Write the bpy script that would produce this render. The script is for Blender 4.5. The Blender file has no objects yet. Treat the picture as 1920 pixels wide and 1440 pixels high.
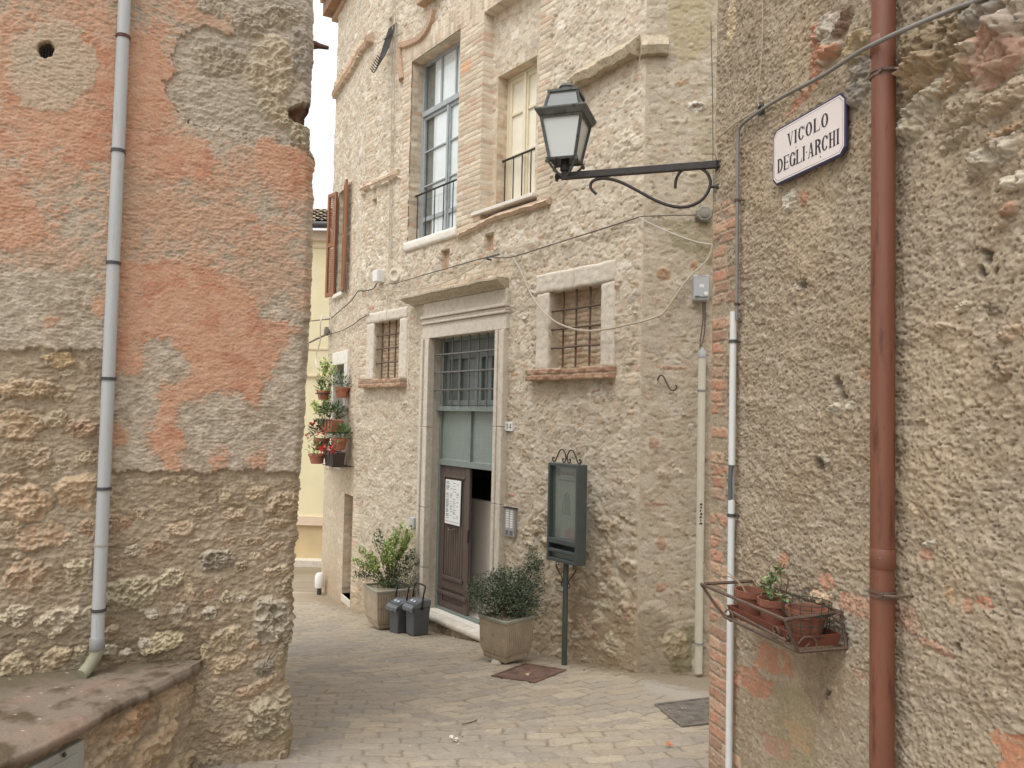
import bpy, math, random
import numpy as np
from mathutils import Vector

random.seed(7)
RNG = np.random.default_rng(11)
C = bpy.context.scene.collection
SC = bpy.context.scene

# ------------------------------------------------------------------ camera maths
FPX, PITCH, ROLL = 1442.0, math.radians(2.3), math.radians(1.24)
CAM = np.array([0.0, 0.0, 1.6])
_sp, _cp, _sr, _cr = math.sin(PITCH), math.cos(PITCH), math.sin(ROLL), math.cos(ROLL)
_r0, _u0, FW = np.array([1.0, 0, 0]), np.array([0, -_sp, _cp]), np.array([0, _cp, _sp])
RT = _cr * _r0 + _sr * _u0
UP = _cr * _u0 - _sr * _r0


def ray(px, py):
    return ((px - 960) * RT - (py - 720) * UP) / FPX + FW


def proj(P):
    v = np.asarray(P) - CAM
    d = np.maximum(v @ FW, 0.05)
    return 960 + FPX * (v @ RT) / d, 720 - FPX * (v @ UP) / d


class Wall:
    """A vertical plane: s runs to the right seen from the lane, z up, off out of the wall."""
    def __init__(self, o, d):
        self.o = np.array([o[0], o[1], 0.0])
        d = np.array([d[0], d[1], 0.0]); self.d = d / np.linalg.norm(d)
        self.n = np.array([self.d[1], -self.d[0], 0.0])

    def hit(self, px, py, off=0.0):
        D = ray(px, py)
        t = ((self.o - CAM) @ self.n + off) / (D @ self.n)
        return CAM + D * t

    def sz(self, px, py, off=0.0):
        p = self.hit(px, py, off)
        return float((p - self.o) @ self.d), float(p[2])

    def s(self, px, py, off=0.0): return self.sz(px, py, off)[0]
    def z(self, px, py, off=0.0): return self.sz(px, py, off)[1]

    def P(self, s, z, off=0.0):
        s, z, off = np.broadcast_arrays(np.asarray(s, float), np.asarray(z, float), np.asarray(off, float))
        return self.o + s[..., None] * self.d + off[..., None] * self.n + z[..., None] * np.array([0, 0, 1.0])

    def frame(self, s, z, off=0.0):
        return (self.P(s, z, off), self.d, np.array([0, 0, 1.0]), self.n)


nB = np.array([.792, .610]); nB = nB / np.linalg.norm(nB)
WB = Wall(nB * 5.5, (nB[1], -nB[0]))
_c = WB.hit(1201, 780); _l = WB.hit(667, 765)
WC = Wall(_c[:2], (1, -.045))
WA = Wall(_l[:2], (.457, -.889))
nR = np.array([.962, .274]); nR = nR / np.linalg.norm(nR)
WR = Wall(nR * 2.1, (nR[1], -nR[0]))
nL = np.array([-.406, .914]); nL = nL / np.linalg.norm(nL)
WL = Wall(nL * 4.51, (nL[1], -nL[0]))
WY = Wall((-4.0, 20.0), (1, -.03))

_gy = [-60, 0, 2.4, 3.2, 4, 6, 8, 10, 11.5, 12.6, 14.2, 17, 20, 24, 80]
_gh = [1.5, 1.55, 1.64, 1.78, 1.907, 2.217, 2.527, 2.837, 3.04, 3.14, 3.25, 3.6, 4.03, 4.3, 5.0]


def gz(y):
    y = np.asarray(y, float)
    e = .35
    return 1.6 - (np.interp(y - e, _gy, _gh) + np.interp(y, _gy, _gh) + np.interp(y + e, _gy, _gh)) / 3


def ground_hit(px, py):
    D = ray(px, py)
    lo, hi = 1.0, 60.0
    for _ in range(50):
        m = (lo + hi) / 2
        p = CAM + D * m
        if p[2] > gz(p[1]): lo = m
        else: hi = m
    return CAM + D * lo


# ------------------------------------------------------------------ noise
def _h(ix, iy, seed):
    n = (ix * 374761393 + iy * 668265263 + seed * 974711) & 0xffffffff
    n = ((n ^ (n >> 13)) * 1274126177) & 0xffffffff
    n = ((n ^ (n >> 16)) * 2246822519) & 0xffffffff
    return ((n ^ (n >> 15)) & 0xffffff) / float(0x1000000)


def gn(x, y, seed=0):
    x, y = np.broadcast_arrays(x, y)
    fx, fy = np.floor(x), np.floor(y)
    ix, iy = fx.astype(np.int64), fy.astype(np.int64)
    u, v = x - fx, y - fy
    a = u * u * u * (u * (u * 6 - 15) + 10); b = v * v * v * (v * (v * 6 - 15) + 10)
    out = []
    for dx, dy in ((0, 0), (1, 0), (0, 1), (1, 1)):
        t = _h(ix + dx, iy + dy, seed) * 6.28318
        out.append(np.cos(t) * (u - dx) + np.sin(t) * (v - dy))
    return ((out[0] * (1 - a) + out[1] * a) * (1 - b) + (out[2] * (1 - a) + out[3] * a) * b) * 1.5


def fbm(x, y, o=4, seed=0, g=.5):
    r, a, t = 0, 1.0, 0
    for k in range(o):
        r = r + a * gn(x * 2 ** k + 13.7 * k, y * 2 ** k - 7.3 * k, seed + k); t += a; a *= g
    return r / t * 1.4


def ridge(x, y, o=4, seed=0):
    r, a, t = 0, 1.0, 0
    for k in range(o):
        r = r + a * (1 - np.abs(gn(x * 2 ** k + 3.1 * k, y * 2 ** k, seed + k)) * 2); t += a; a *= .5
    return r / t


def worley(x, y, seed=0):
    fx, fy = np.floor(x).astype(np.int64), np.floor(y).astype(np.int64)
    F1 = np.full(np.shape(x), 9.0); F2 = F1.copy(); ID = np.zeros(np.shape(x))
    for dx in (-1, 0, 1):
        for dy in (-1, 0, 1):
            cx, cy = fx + dx, fy + dy
            d = np.hypot(cx + .1 + .8 * _h(cx, cy, seed) - x, cy + .1 + .8 * _h(cx, cy, seed + 7) - y)
            i = _h(cx, cy, seed + 21)
            n = d < F1
            F2 = np.where(n, F1, np.minimum(F2, d)); ID = np.where(n, i, ID); F1 = np.where(n, d, F1)
    return F1, F2, ID


def sm(a, b, x):
    t = np.clip((x - a) / (b - a), 0, 1)
    return t * t * (3 - 2 * t)


def inpoly(x, y, poly):
    r = np.zeros(np.shape(x), bool)
    n = len(poly)
    for i in range(n):
        x0, y0 = poly[i]; x1, y1 = poly[(i + 1) % n]
        if y0 == y1: continue
        c = ((y0 > y) != (y1 > y)) & (x < (x1 - x0) * (y - y0) / (y1 - y0) + x0)
        r ^= c
    return r


def lin(c):
    c = np.asarray(c, float) / 255.0
    c = np.where(c <= .04045, c / 12.92, ((c + .055) / 1.055) ** 2.4)
    y = c @ np.array([.2126, .7152, .0722])
    return y[..., None] + (c - y[..., None]) * .80 if c.ndim > 1 else y + (c - y) * .80


def mixc(c, col, m):
    m = np.clip(m, 0, 1)[..., None]
    return c * (1 - m) + lin(col) * m


# ------------------------------------------------------------------ materials
def nodes(name):
    m = bpy.data.materials.new(name); m.use_nodes = True
    nt = m.node_tree; nt.nodes.clear()
    out = nt.nodes.new('ShaderNodeOutputMaterial'); b = nt.nodes.new('ShaderNodeBsdfPrincipled')
    nt.links.new(b.outputs[0], out.inputs[0])
    return m, nt, b


def add(nt, t, **kw):
    n = nt.nodes.new(t)
    for k, v in kw.items():
        if k in n.inputs: n.inputs[k].default_value = v
        else: setattr(n, k, v)
    return n


def mix_rgb(nt, fac, a, b, mode='MIX'):
    n = nt.nodes.new('ShaderNodeMix'); n.data_type = 'RGBA'; n.blend_type = mode
    for s, v in ((n.inputs[0], fac), (n.inputs[6], a), (n.inputs[7], b)):
        if hasattr(v, 'is_output'): nt.links.new(v, s)
        else: s.default_value = v
    return n.outputs[2]


def mat(name, col, rough=.6, var=.12, scale=9.0, bump=.0, bscale=60.0, metal=0.0, spec=.4, col2=None, thr=None, stretch=None):
    """Plain procedural material: base colour broken up by noise, optional second colour in patches (rust, dirt), bump."""
    m, nt, b = nodes(name)
    c = list(lin(col)) + [1]
    tc = add(nt, 'ShaderNodeTexCoord'); src = tc.outputs['Object']
    if stretch:
        mp = add(nt, 'ShaderNodeMapping'); mp.inputs['Scale'].default_value = stretch
        nt.links.new(src, mp.inputs[0]); src = mp.outputs[0]
    n1 = add(nt, 'ShaderNodeTexNoise', Scale=scale, Detail=6.0, Roughness=.6); nt.links.new(src, n1.inputs['Vector'])
    r1 = add(nt, 'ShaderNodeMapRange'); r1.inputs[1].default_value = .3; r1.inputs[2].default_value = .7
    r1.inputs[3].default_value = 1 - var; r1.inputs[4].default_value = 1 + var
    nt.links.new(n1.outputs[0], r1.inputs[0])
    cur = mix_rgb(nt, 1.0, c, r1.outputs[0], 'MULTIPLY')
    if col2 is not None:
        n2 = add(nt, 'ShaderNodeTexNoise', Scale=scale * 1.7, Detail=8.0, Roughness=.65); nt.links.new(src, n2.inputs['Vector'])
        r2 = add(nt, 'ShaderNodeMapRange'); t = thr if thr else .55
        r2.inputs[1].default_value = t; r2.inputs[2].default_value = t + .1
        nt.links.new(n2.outputs[0], r2.inputs[0])
        cur = mix_rgb(nt, r2.outputs[0], cur, list(lin(col2)) + [1])
    nt.links.new(cur, b.inputs['Base Color'])
    b.inputs['Roughness'].default_value = rough; b.inputs['Metallic'].default_value = metal
    b.inputs['Specular IOR Level'].default_value = spec
    if bump:
        n3 = add(nt, 'ShaderNodeTexNoise', Scale=bscale, Detail=5.0, Roughness=.65); nt.links.new(src, n3.inputs['Vector'])
        bp = add(nt, 'ShaderNodeBump', Strength=bump, Distance=.02); nt.links.new(n3.outputs[0], bp.inputs['Height'])
        nt.links.new(bp.outputs[0], b.inputs['Normal'])
    return m


def attr_mat(name, rough=.92, fine=120.0, var=.16, bump=.35, bdist=.006, spec=.2):
    """Colour stored on the mesh (stone, mortar, plaster, leaf), broken up by fine noise and bump."""
    m, nt, b = nodes(name)
    a = add(nt, 'ShaderNodeAttribute', attribute_name='Col')
    tc = add(nt, 'ShaderNodeTexCoord')
    n1 = add(nt, 'ShaderNodeTexNoise', Scale=fine, Detail=4.0, Roughness=.7); nt.links.new(tc.outputs['Object'], n1.inputs['Vector'])
    r1 = add(nt, 'ShaderNodeMapRange'); r1.inputs[1].default_value = .28; r1.inputs[2].default_value = .72
    r1.inputs[3].default_value = 1 - var; r1.inputs[4].default_value = 1 + var
    nt.links.new(n1.outputs[0], r1.inputs[0])
    nt.links.new(mix_rgb(nt, 1.0, a.outputs['Color'], r1.outputs[0], 'MULTIPLY'), b.inputs['Base Color'])
    b.inputs['Roughness'].default_value = rough; b.inputs['Specular IOR Level'].default_value = spec
    if bump:
        bp = add(nt, 'ShaderNodeBump', Strength=bump, Distance=bdist); nt.links.new(n1.outputs[0], bp.inputs['Height'])
        nt.links.new(bp.outputs[0], b.inputs['Normal'])
    return m


def glass_mat(name, tint=(1, 1, 1), rough=.02):
    m = bpy.data.materials.new(name); m.use_nodes = True
    nt = m.node_tree; nt.nodes.clear()
    out = nt.nodes.new('ShaderNodeOutputMaterial')
    t = nt.nodes.new('ShaderNodeBsdfTransparent'); t.inputs[0].default_value = (*tint, 1)
    g = nt.nodes.new('ShaderNodeBsdfGlossy'); g.inputs['Roughness'].default_value = rough
    lw = nt.nodes.new('ShaderNodeLayerWeight'); lw.inputs[0].default_value = .5
    pw = nt.nodes.new('ShaderNodeMath'); pw.operation = 'POWER'; pw.inputs[1].default_value = 3.0; nt.links.new(lw.outputs['Facing'], pw.inputs[0])
    f = nt.nodes.new('ShaderNodeMath'); f.operation = 'MULTIPLY_ADD'; f.inputs[1].default_value = .65; f.inputs[2].default_value = .09; nt.links.new(pw.outputs[0], f.inputs[0])
    mx = nt.nodes.new('ShaderNodeMixShader')
    nt.links.new(f.outputs[0], mx.inputs[0]); nt.links.new(t.outputs[0], mx.inputs[1]); nt.links.new(g.outputs[0], mx.inputs[2])
    nt.links.new(mx.outputs[0], out.inputs[0])
    return m


# ------------------------------------------------------------------ objects
WLOC = {}


def tag(o, label, cat, group=None, kind=None):
    o['label'] = label; o['category'] = cat
    if group: o['group'] = group
    if kind: o['kind'] = kind
    return o


def thing(name, loc, label, cat, group=None):
    o = bpy.data.objects.new(name, None); C.objects.link(o)
    o.location = tuple(float(v) for v in loc); o.empty_display_size = .1
    WLOC[o.name] = np.array(loc, float)
    return tag(o, label, cat, group)


def link(name, me, m, parent):
    o = bpy.data.objects.new(name, me); C.objects.link(o)
    if m: me.materials.append(m)
    if parent is not None:
        o.parent = parent; WLOC[o.name] = WLOC[parent.name]
    else:
        WLOC[o.name] = np.zeros(3)
    return o


def dup(root, loc, rz, label):
    r = root.copy(); C.objects.link(r); r.location = tuple(float(v) for v in loc); r.rotation_euler = (0, 0, rz); r['label'] = label
    WLOC[r.name] = np.array(loc, float)
    for ch in list(root.children):
        c = ch.copy(); C.objects.link(c); c.parent = r
        for g in ch.children:
            d = g.copy(); C.objects.link(d); d.parent = c
    return r


def raw_mesh(name, V, Q, col=None, smooth=True):
    me = bpy.data.meshes.new(name)
    V = np.ascontiguousarray(V, np.float32); Q = np.ascontiguousarray(Q, np.int32); k = Q.shape[1]
    me.vertices.add(len(V)); me.vertices.foreach_set('co', V.ravel())
    me.loops.add(Q.size); me.loops.foreach_set('vertex_index', Q.ravel())
    me.polygons.add(len(Q)); me.polygons.foreach_set('loop_start', np.arange(0, Q.size, k, dtype=np.int32))
    try: me.polygons.foreach_set('loop_total', np.full(len(Q), k, np.int32))
    except Exception: pass
    me.polygons.foreach_set('use_smooth', np.full(len(Q), smooth))
    if col is not None:
        at = me.attributes.new('Col', 'FLOAT_COLOR', 'POINT')
        c4 = np.ones((len(V), 4), np.float32); c4[:, :3] = col
        at.data.foreach_set('color', c4.ravel())
    me.update(); me.validate()
    return me


def grid_faces(nz, ns, keep=None):
    i = np.arange(nz * ns).reshape(nz, ns)
    q = np.stack([i[:-1, :-1], i[:-1, 1:], i[1:, 1:], i[1:, :-1]], -1)
    if keep is not None: return q[keep]
    return q.reshape(-1, 4)


def coords(lo, hi, step, extra=(), olo=None, ohi=None, ostep=.08):
    """Grid lines every `step` between lo and hi, coarser outside, plus a tight pair at each `extra` edge."""
    a = list(np.arange(lo, hi, step)) + [hi]
    if olo is not None: a += list(np.arange(olo, lo, ostep))
    if ohi is not None: a += list(np.arange(hi, ohi + ostep, ostep))
    a = np.array(a)
    for e in extra:
        a = a[np.abs(a - e) > .004]
    for e in extra: a = np.append(a, [e - .0015, e + .0015])
    a = np.unique(np.round(a, 5))
    return a


def hf_wall(name, W, sc, zc, fun, m, parent, holes=(), ret_left=(), ret_right=()):
    """A wall face as a relief: fun gives (S, height, colour) at every point of the grid; holes are openings."""
    S, Z = np.meshgrid(sc, zc)
    px, py = proj(W.P(S, Z))
    S2, H, col = fun(S, Z, px, py)
    keep = np.ones((len(zc) - 1, len(sc) - 1), bool)
    cs = (S[:-1, :-1] + S[1:, 1:]) / 2; cz = (Z[:-1, :-1] + Z[1:, 1:]) / 2
    for (a, b, c, d) in holes: keep &= ~((cs > a) & (cs < b) & (cz > c) & (cz < d))
    if ret_right:
        k = len(ret_right)
        S2 = np.concatenate([S2] + [S2[:, -1:] + e[1] for e in ret_right], 1); Z = np.concatenate([Z] + [Z[:, -1:]] * k, 1)
        H = np.concatenate([H] + [H[:, -1:] * .5 + e[0] for e in ret_right], 1); col = np.concatenate([col] + [col[:, -1:]] * k, 1)
        keep = np.concatenate([keep, np.ones((len(zc) - 1, k), bool)], 1)
    if ret_left:
        k = len(ret_left); rl = ret_left[::-1]
        S2 = np.concatenate([S2[:, :1] + e[1] for e in rl] + [S2], 1); Z = np.concatenate([Z[:, :1]] * k + [Z], 1)
        H = np.concatenate([H[:, :1] * .5 + e[0] for e in rl] + [H], 1); col = np.concatenate([col[:, :1]] * k + [col], 1)
        keep = np.concatenate([np.ones((len(zc) - 1, k), bool), keep], 1)
    V = W.P(S2, Z, H).reshape(-1, 3) - WLOC[parent.name]
    me = raw_mesh(name, V, grid_faces(S2.shape[0], S2.shape[1], keep), col.reshape(-1, 3))
    return link(name, me, m, parent)


class MB:
    def __init__(self): self.v, self.f, self.c = [], [], []

    def poly(self, pts, col=None):
        i = len(self.v); self.v += [tuple(map(float, p)) for p in pts]; self.f.append(list(range(i, i + len(pts))))
        if col is not None: self.c += [tuple(col)] * len(pts)

    def box(self, fr, a0, a1, b0, b1, c0, c1):
        o, ex, ey, ez = fr
        i = len(self.v)
        for c in (c0, c1):
            for (a, b) in ((a0, b0), (a1, b0), (a1, b1), (a0, b1)):
                self.v.append(tuple(o + a * ex + b * ey + c * ez))
        for q in ((3, 2, 1, 0), (4, 5, 6, 7), (0, 1, 5, 4), (1, 2, 6, 5), (2, 3, 7, 6), (3, 0, 4, 7)):
            self.f.append([i + k for k in q])
        return self

    def wbox(self, W, s0, s1, z0, z1, o0, o1):
        return self.box(W.frame(0, 0, 0), s0, s1, z0, z1, o0, o1)

    def prism(self, pts, ext):
        n = len(pts); i = len(self.v); ext = np.asarray(ext, float)
        pts = [np.asarray(p, float) for p in pts]
        self.v += [tuple(p) for p in pts] + [tuple(p + ext) for p in pts]
        self.f.append(list(range(i + n - 1, i - 1, -1))); self.f.append(list(range(i + n, i + 2 * n)))
        for k in range(n):
            j = (k + 1) % n
            self.f.append([i + k, i + j, i + n + j, i + n + k])
        return self

    def loft(self, rings, cap=True):
        n = len(rings[0]); i = len(self.v)
        for r in rings: self.v += [tuple(map(float, p)) for p in r]
        for k in range(len(rings) - 1):
            for a in range(n):
                b = (a + 1) % n
                self.f.append([i + k * n + a, i + k * n + b, i + (k + 1) * n + b, i + (k + 1) * n + a])
        if cap:
            self.f.append([i + a for a in range(n)][::-1])
            self.f.append([i + (len(rings) - 1) * n + a for a in range(n)])
        return self

    def tube(self, pts, r, n=8, closed=False, cap=True):
        P = [np.asarray(p, float) for p in pts]
        m = len(P)
        rr = r if hasattr(r, '__len__') else [r] * m
        T = []
        for k in range(m):
            a = P[(k - 1) % m] if closed or k > 0 else P[k]; b = P[(k + 1) % m] if closed or k < m - 1 else P[k]
            t = b - a; T.append(t / (np.linalg.norm(t) + 1e-9))
        u = np.cross(T[0], [0.31, .17, .93]); u /= np.linalg.norm(u)
        rings = []
        for k in range(m):
            u = u - T[k] * (u @ T[k]); u /= np.linalg.norm(u) + 1e-9
            w = np.cross(T[k], u)
            rings.append([P[k] + rr[k] * (math.cos(6.28318 * a / n) * u + math.sin(6.28318 * a / n) * w) for a in range(n)])
        if closed: rings.append(rings[0])
        return self.loft(rings, cap and not closed)

    def lathe(self, prof, c, n=16, ez=(0, 0, 1), cap=True):
        ez = np.asarray(ez, float); ez = ez / np.linalg.norm(ez)
        ex = np.cross(ez, [.3, .9, .1]); ex /= np.linalg.norm(ex); ey = np.cross(ez, ex)
        c = np.asarray(c, float)
        rings = [[c + z * ez + r * (math.cos(6.28318 * k / n) * ex + math.sin(6.28318 * k / n) * ey) for k in range(n)] for r, z in prof]
        return self.loft(rings, cap)

    def build(self, name, m, parent=None, smooth=False, bevel=0.0, col=None):
        me = bpy.data.meshes.new(name)
        off = WLOC[parent.name] if parent is not None else np.zeros(3)
        V = [tuple(np.asarray(p) - off) for p in self.v]
        me.from_pydata(V, [], self.f)
        if self.c:
            at = me.attributes.new('Col', 'FLOAT_COLOR', 'POINT')
            for i, c in enumerate(self.c): at.data[i].color = (*c, 1)
        me.update()
        if smooth:
            me.polygons.foreach_set('use_smooth', [True] * len(me.polygons))
            try: me.set_sharp_from_angle(angle=math.radians(45))
            except Exception: pass
        o = link(name, me, m, parent)
        if bevel:
            b = o.modifiers.new('edge', 'BEVEL'); b.width = bevel; b.segments = 2; b.limit_method = 'ANGLE'; b.angle_limit = math.radians(40)
        return o


def tubeo(name, pts, r, m, parent, n=8, closed=False):
    return MB().tube(pts, r, n, closed).build(name, m, parent, smooth=True)


def spline(pts, k=6):
    """Catmull-Rom through the points."""
    P = [np.asarray(p, float) for p in pts]
    P = [2 * P[0] - P[1]] + P + [2 * P[-1] - P[-2]]
    out = []
    for i in range(1, len(P) - 2):
        for j in range(k):
            t = j / k
            out.append(.5 * (2 * P[i] + (P[i + 1] - P[i - 1]) * t + (2 * P[i - 1] - 5 * P[i] + 4 * P[i + 1] - P[i + 2]) * t * t
                             + (3 * P[i] - P[i - 1] - 3 * P[i + 1] + P[i + 2]) * t ** 3))
    out.append(P[-2])
    return out


def leaf(mb, p, d, up, L, w, col):
    d = np.asarray(d, float); d = d / (np.linalg.norm(d) + 1e-9)
    s = np.cross(d, up); s = s / (np.linalg.norm(s) + 1e-9); u = np.cross(s, d)
    p = np.asarray(p, float)
    mb.poly([p, p + d * L * .5 + s * w * .5 + u * w * .12, p + d * L - u * w * .1, p + d * L * .5 - s * w * .5 + u * w * .12], col)
# ------------------------------------------------------------------ relief helpers
def stones(lst, W, S, Z, H, col, seed=0, sink=.0, mute=.32):
    s1, z1 = S[0], Z[:, 0]
    for k, (px, py, rx, ry, rot, h, c, rgh) in enumerate(lst):
        s, z = W.sz(px, py)
        rs = abs(W.s(px + 4, py) - W.s(px - 4, py)) / 8 * rx; rz = abs(W.z(px, py - 4) - W.z(px, py + 4)) / 8 * ry
        R = max(rs, rz) * 1.45
        i0, i1 = np.searchsorted(z1, [z - R, z + R]); j0, j1 = np.searchsorted(s1, [s - R, s + R])
        if i1 <= i0 or j1 <= j0: continue
        a, b = S[i0:i1, j0:j1], Z[i0:i1, j0:j1]
        ca, sa = math.cos(rot), math.sin(rot)
        x = ((a - s) * ca + (b - z) * sa) / rs; y = (-(a - s) * sa + (b - z) * ca) / rz
        f = .9 / max(min(rs, rz), .012)
        x = x + .30 * gn(a * f, b * f, seed + k) + .14 * gn(a * f * 2.7, b * f * 2.7, seed + k + 5)
        y = y + .30 * gn(a * f, b * f, seed + k + 9) + .14 * gn(a * f * 2.7, b * f * 2.7, seed + k + 14)
        q = (np.abs(x) ** 2.4 + np.abs(y) ** 2.4) ** (1 / 2.4)
        pr = np.clip((1.06 - q) / .34, 0, 1) ** .6
        t = _h(np.int64(k), np.int64(3), seed); t2 = _h(np.int64(k), np.int64(8), seed)
        F1, F2, I_ = worley(a * f * 1.1 + .5 * gn(a * f * 2, b * f * 2, seed + k), b * f * 1.3, seed + k + 40)
        srf = h * (.60 + .8 * (t - .5) * x + .8 * (t2 - .3) * y + .45 * fbm(a * f * .9, b * f * .9, 3, seed + k + 31) + .5 * (I_ - .5) * sm(.0, .12, F2 - F1)) + rgh * (ridge(a * f * 2.2, b * f * 2.2, 4, seed + k) - .35) * .03
        base = H[i0:i1, j0:j1]
        new = base - sink * sm(1.3, .95, q) + pr * srf
        m = sm(1.04, .93, q)
        H[i0:i1, j0:j1] = np.where(q < 1.35, np.maximum(new, base - sink * sm(1.3, .95, q)), base)
        v = 1 + .26 * fbm(a * f * 1.5, b * f * 1.5, 4, seed + k + 60)[..., None]
        cc = (lin(c) * (1 - mute) + lin((176, 160, 134)) * mute) * v
        grime = sm(.0, .5, fbm(a * 22, b * 22, 4, seed + 77))[..., None] * .55
        cc = cc * (1 - grime) + lin((168, 152, 126)) * grime
        col[i0:i1, j0:j1] = col[i0:i1, j0:j1] * (1 - m[..., None]) + cc * m[..., None]
    return H, col


def bricks(S, Z, course=.064, length=.27, joint=.011, seed=0, z0=0.0, vertical=False, wob=.006):
    a, b = (Z, S) if vertical else (S, Z)
    b = b + wob * gn(S * 5, Z * 5, seed) + .003 * gn(S * 22, Z * 22, seed + 1); a = a + .008 * gn(S * 7, Z * 9, seed + 2)
    r = np.floor((b - z0) / course); t = (b - z0) / course - r
    off = np.where(r.astype(np.int64) % 2 == 0, 0, .5) + .12 * _h(r.astype(np.int64), np.int64(1), seed)
    x = a / length + off; cx = np.floor(x); u = x - cx
    e = np.minimum(np.minimum(t, 1 - t) * course, np.minimum(u, 1 - u) * length)
    return sm(joint * .25, joint * .75, e), _h(r.astype(np.int64), cx.astype(np.int64), seed + 4)


def palette(idv, cols):
    P = np.array([lin(c) for c in cols])
    k = np.clip((idv * len(cols)).astype(int), 0, len(cols) - 1)
    return P[k]


WALL_MAT = attr_mat('weathered_masonry', fine=95.0, var=.17, bump=.5, bdist=.008)
FINE_MAT = attr_mat('stone_masonry', fine=55.0, var=.15, bump=.5, bdist=.012)

# ================================================================== left house
left_house = thing('plastered_house', WL.P(0, 0, 0), 'old house wall with flaking orange plaster above exposed rubble stone', 'house')
_le = [(590, -40), (590, 0), (592, 60), (590, 110), (587, 150), (585, 195), (577, 205), (576, 228), (583, 240), (584, 275), (593, 300), (589, 330),
       (590, 400), (588, 500), (584, 600), (578, 700), (573, 800), (567, 875), (562, 930), (563, 1000), (556, 1045), (551, 1090), (551, 1140), (554, 1175),
       (547, 1210), (538, 1250), (540, 1290), (549, 1330), (552, 1370), (546, 1410), (547, 1440), (546, 1500)]
_lesz = sorted([WL.sz(x, y)[::-1] for x, y in _le])
L_EZ, L_ES = np.array([a for a, b in _lesz]), np.array([b for a, b in _lesz])
L_NOM = WL.s(572, 720)

L_ORANGE = [
    ([(-80, 230), (330, 230), (590, 300), (590, 580), (420, 560), (200, 500), (-80, 520)], .30),
    ([(-80, -80), (420, -80), (330, 150), (330, 240), (-80, 240)], .40),
    ([(-80, 30), (30, 40), (40, 180), (-80, 180)], .62), ([(120, 10), (220, 0), (215, 120), (150, 180)], .62),
    ([(-80, -80), (425, -80), (428, 30), (440, 62), (375, 50), (338, 66), (312, 95), (328, 138), (300, 158), (322, 190), (345, 205), (330, 235),
      (380, 262), (440, 300), (500, 262), (560, 275), (585, 300), (585, 420), (520, 470), (460, 440), (410, 410), (350, 360), (300, 340), (220, 335), (120, 340), (60, 330), (-80, 335)], .48),
    ([(230, 60), (300, 70), (320, 140), (345, 205), (300, 235), (235, 220), (160, 170), (185, 90)], 1.0),
    ([(0, 120), (60, 150), (160, 200), (240, 230), (380, 270), (420, 300), (330, 330), (200, 300), (120, 300), (0, 290)], .85),
    ([(240, 235), (380, 265), (420, 330), (330, 335), (250, 300)], .95),
    ([(480, 260), (560, 275), (585, 310), (560, 360), (490, 340)], .85),
    ([(-60, 340), (60, 330), (80, 440), (40, 470), (-60, 475)], .75),
    ([(40, 380), (120, 400), (110, 450), (40, 455)], .75),
    ([(300, 360), (400, 400), (470, 470), (440, 500), (350, 490), (300, 470), (210, 480), (215, 380)], .46),
    ([(205, 485), (290, 490), (330, 495), (400, 505), (480, 555), (488, 612), (556, 606), (515, 670), (490, 740), (482, 775), (448, 738), (415, 728), (385, 738), (340, 748),
      (330, 792), (345, 832), (330, 858), (358, 882), (312, 874), (278, 842), (288, 782), (302, 735), (358, 695), (352, 660), (318, 640), (270, 630), (275, 680), (240, 705), (212, 690), (212, 640), (225, 600), (175, 580), (175, 560), (205, 550)], 1.0),
    ([(208, 780), (240, 822), (232, 830), (208, 828)], 1.0),
    ([(398, 862), (410, 838), (432, 840), (415, 878), (396, 880)], .95), ([(462, 878), (468, 852), (512, 846), (500, 880)], .95),
    ([(84, 590), (106, 598), (92, 614), (82, 606)], .9),
]
_LS = []
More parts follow.
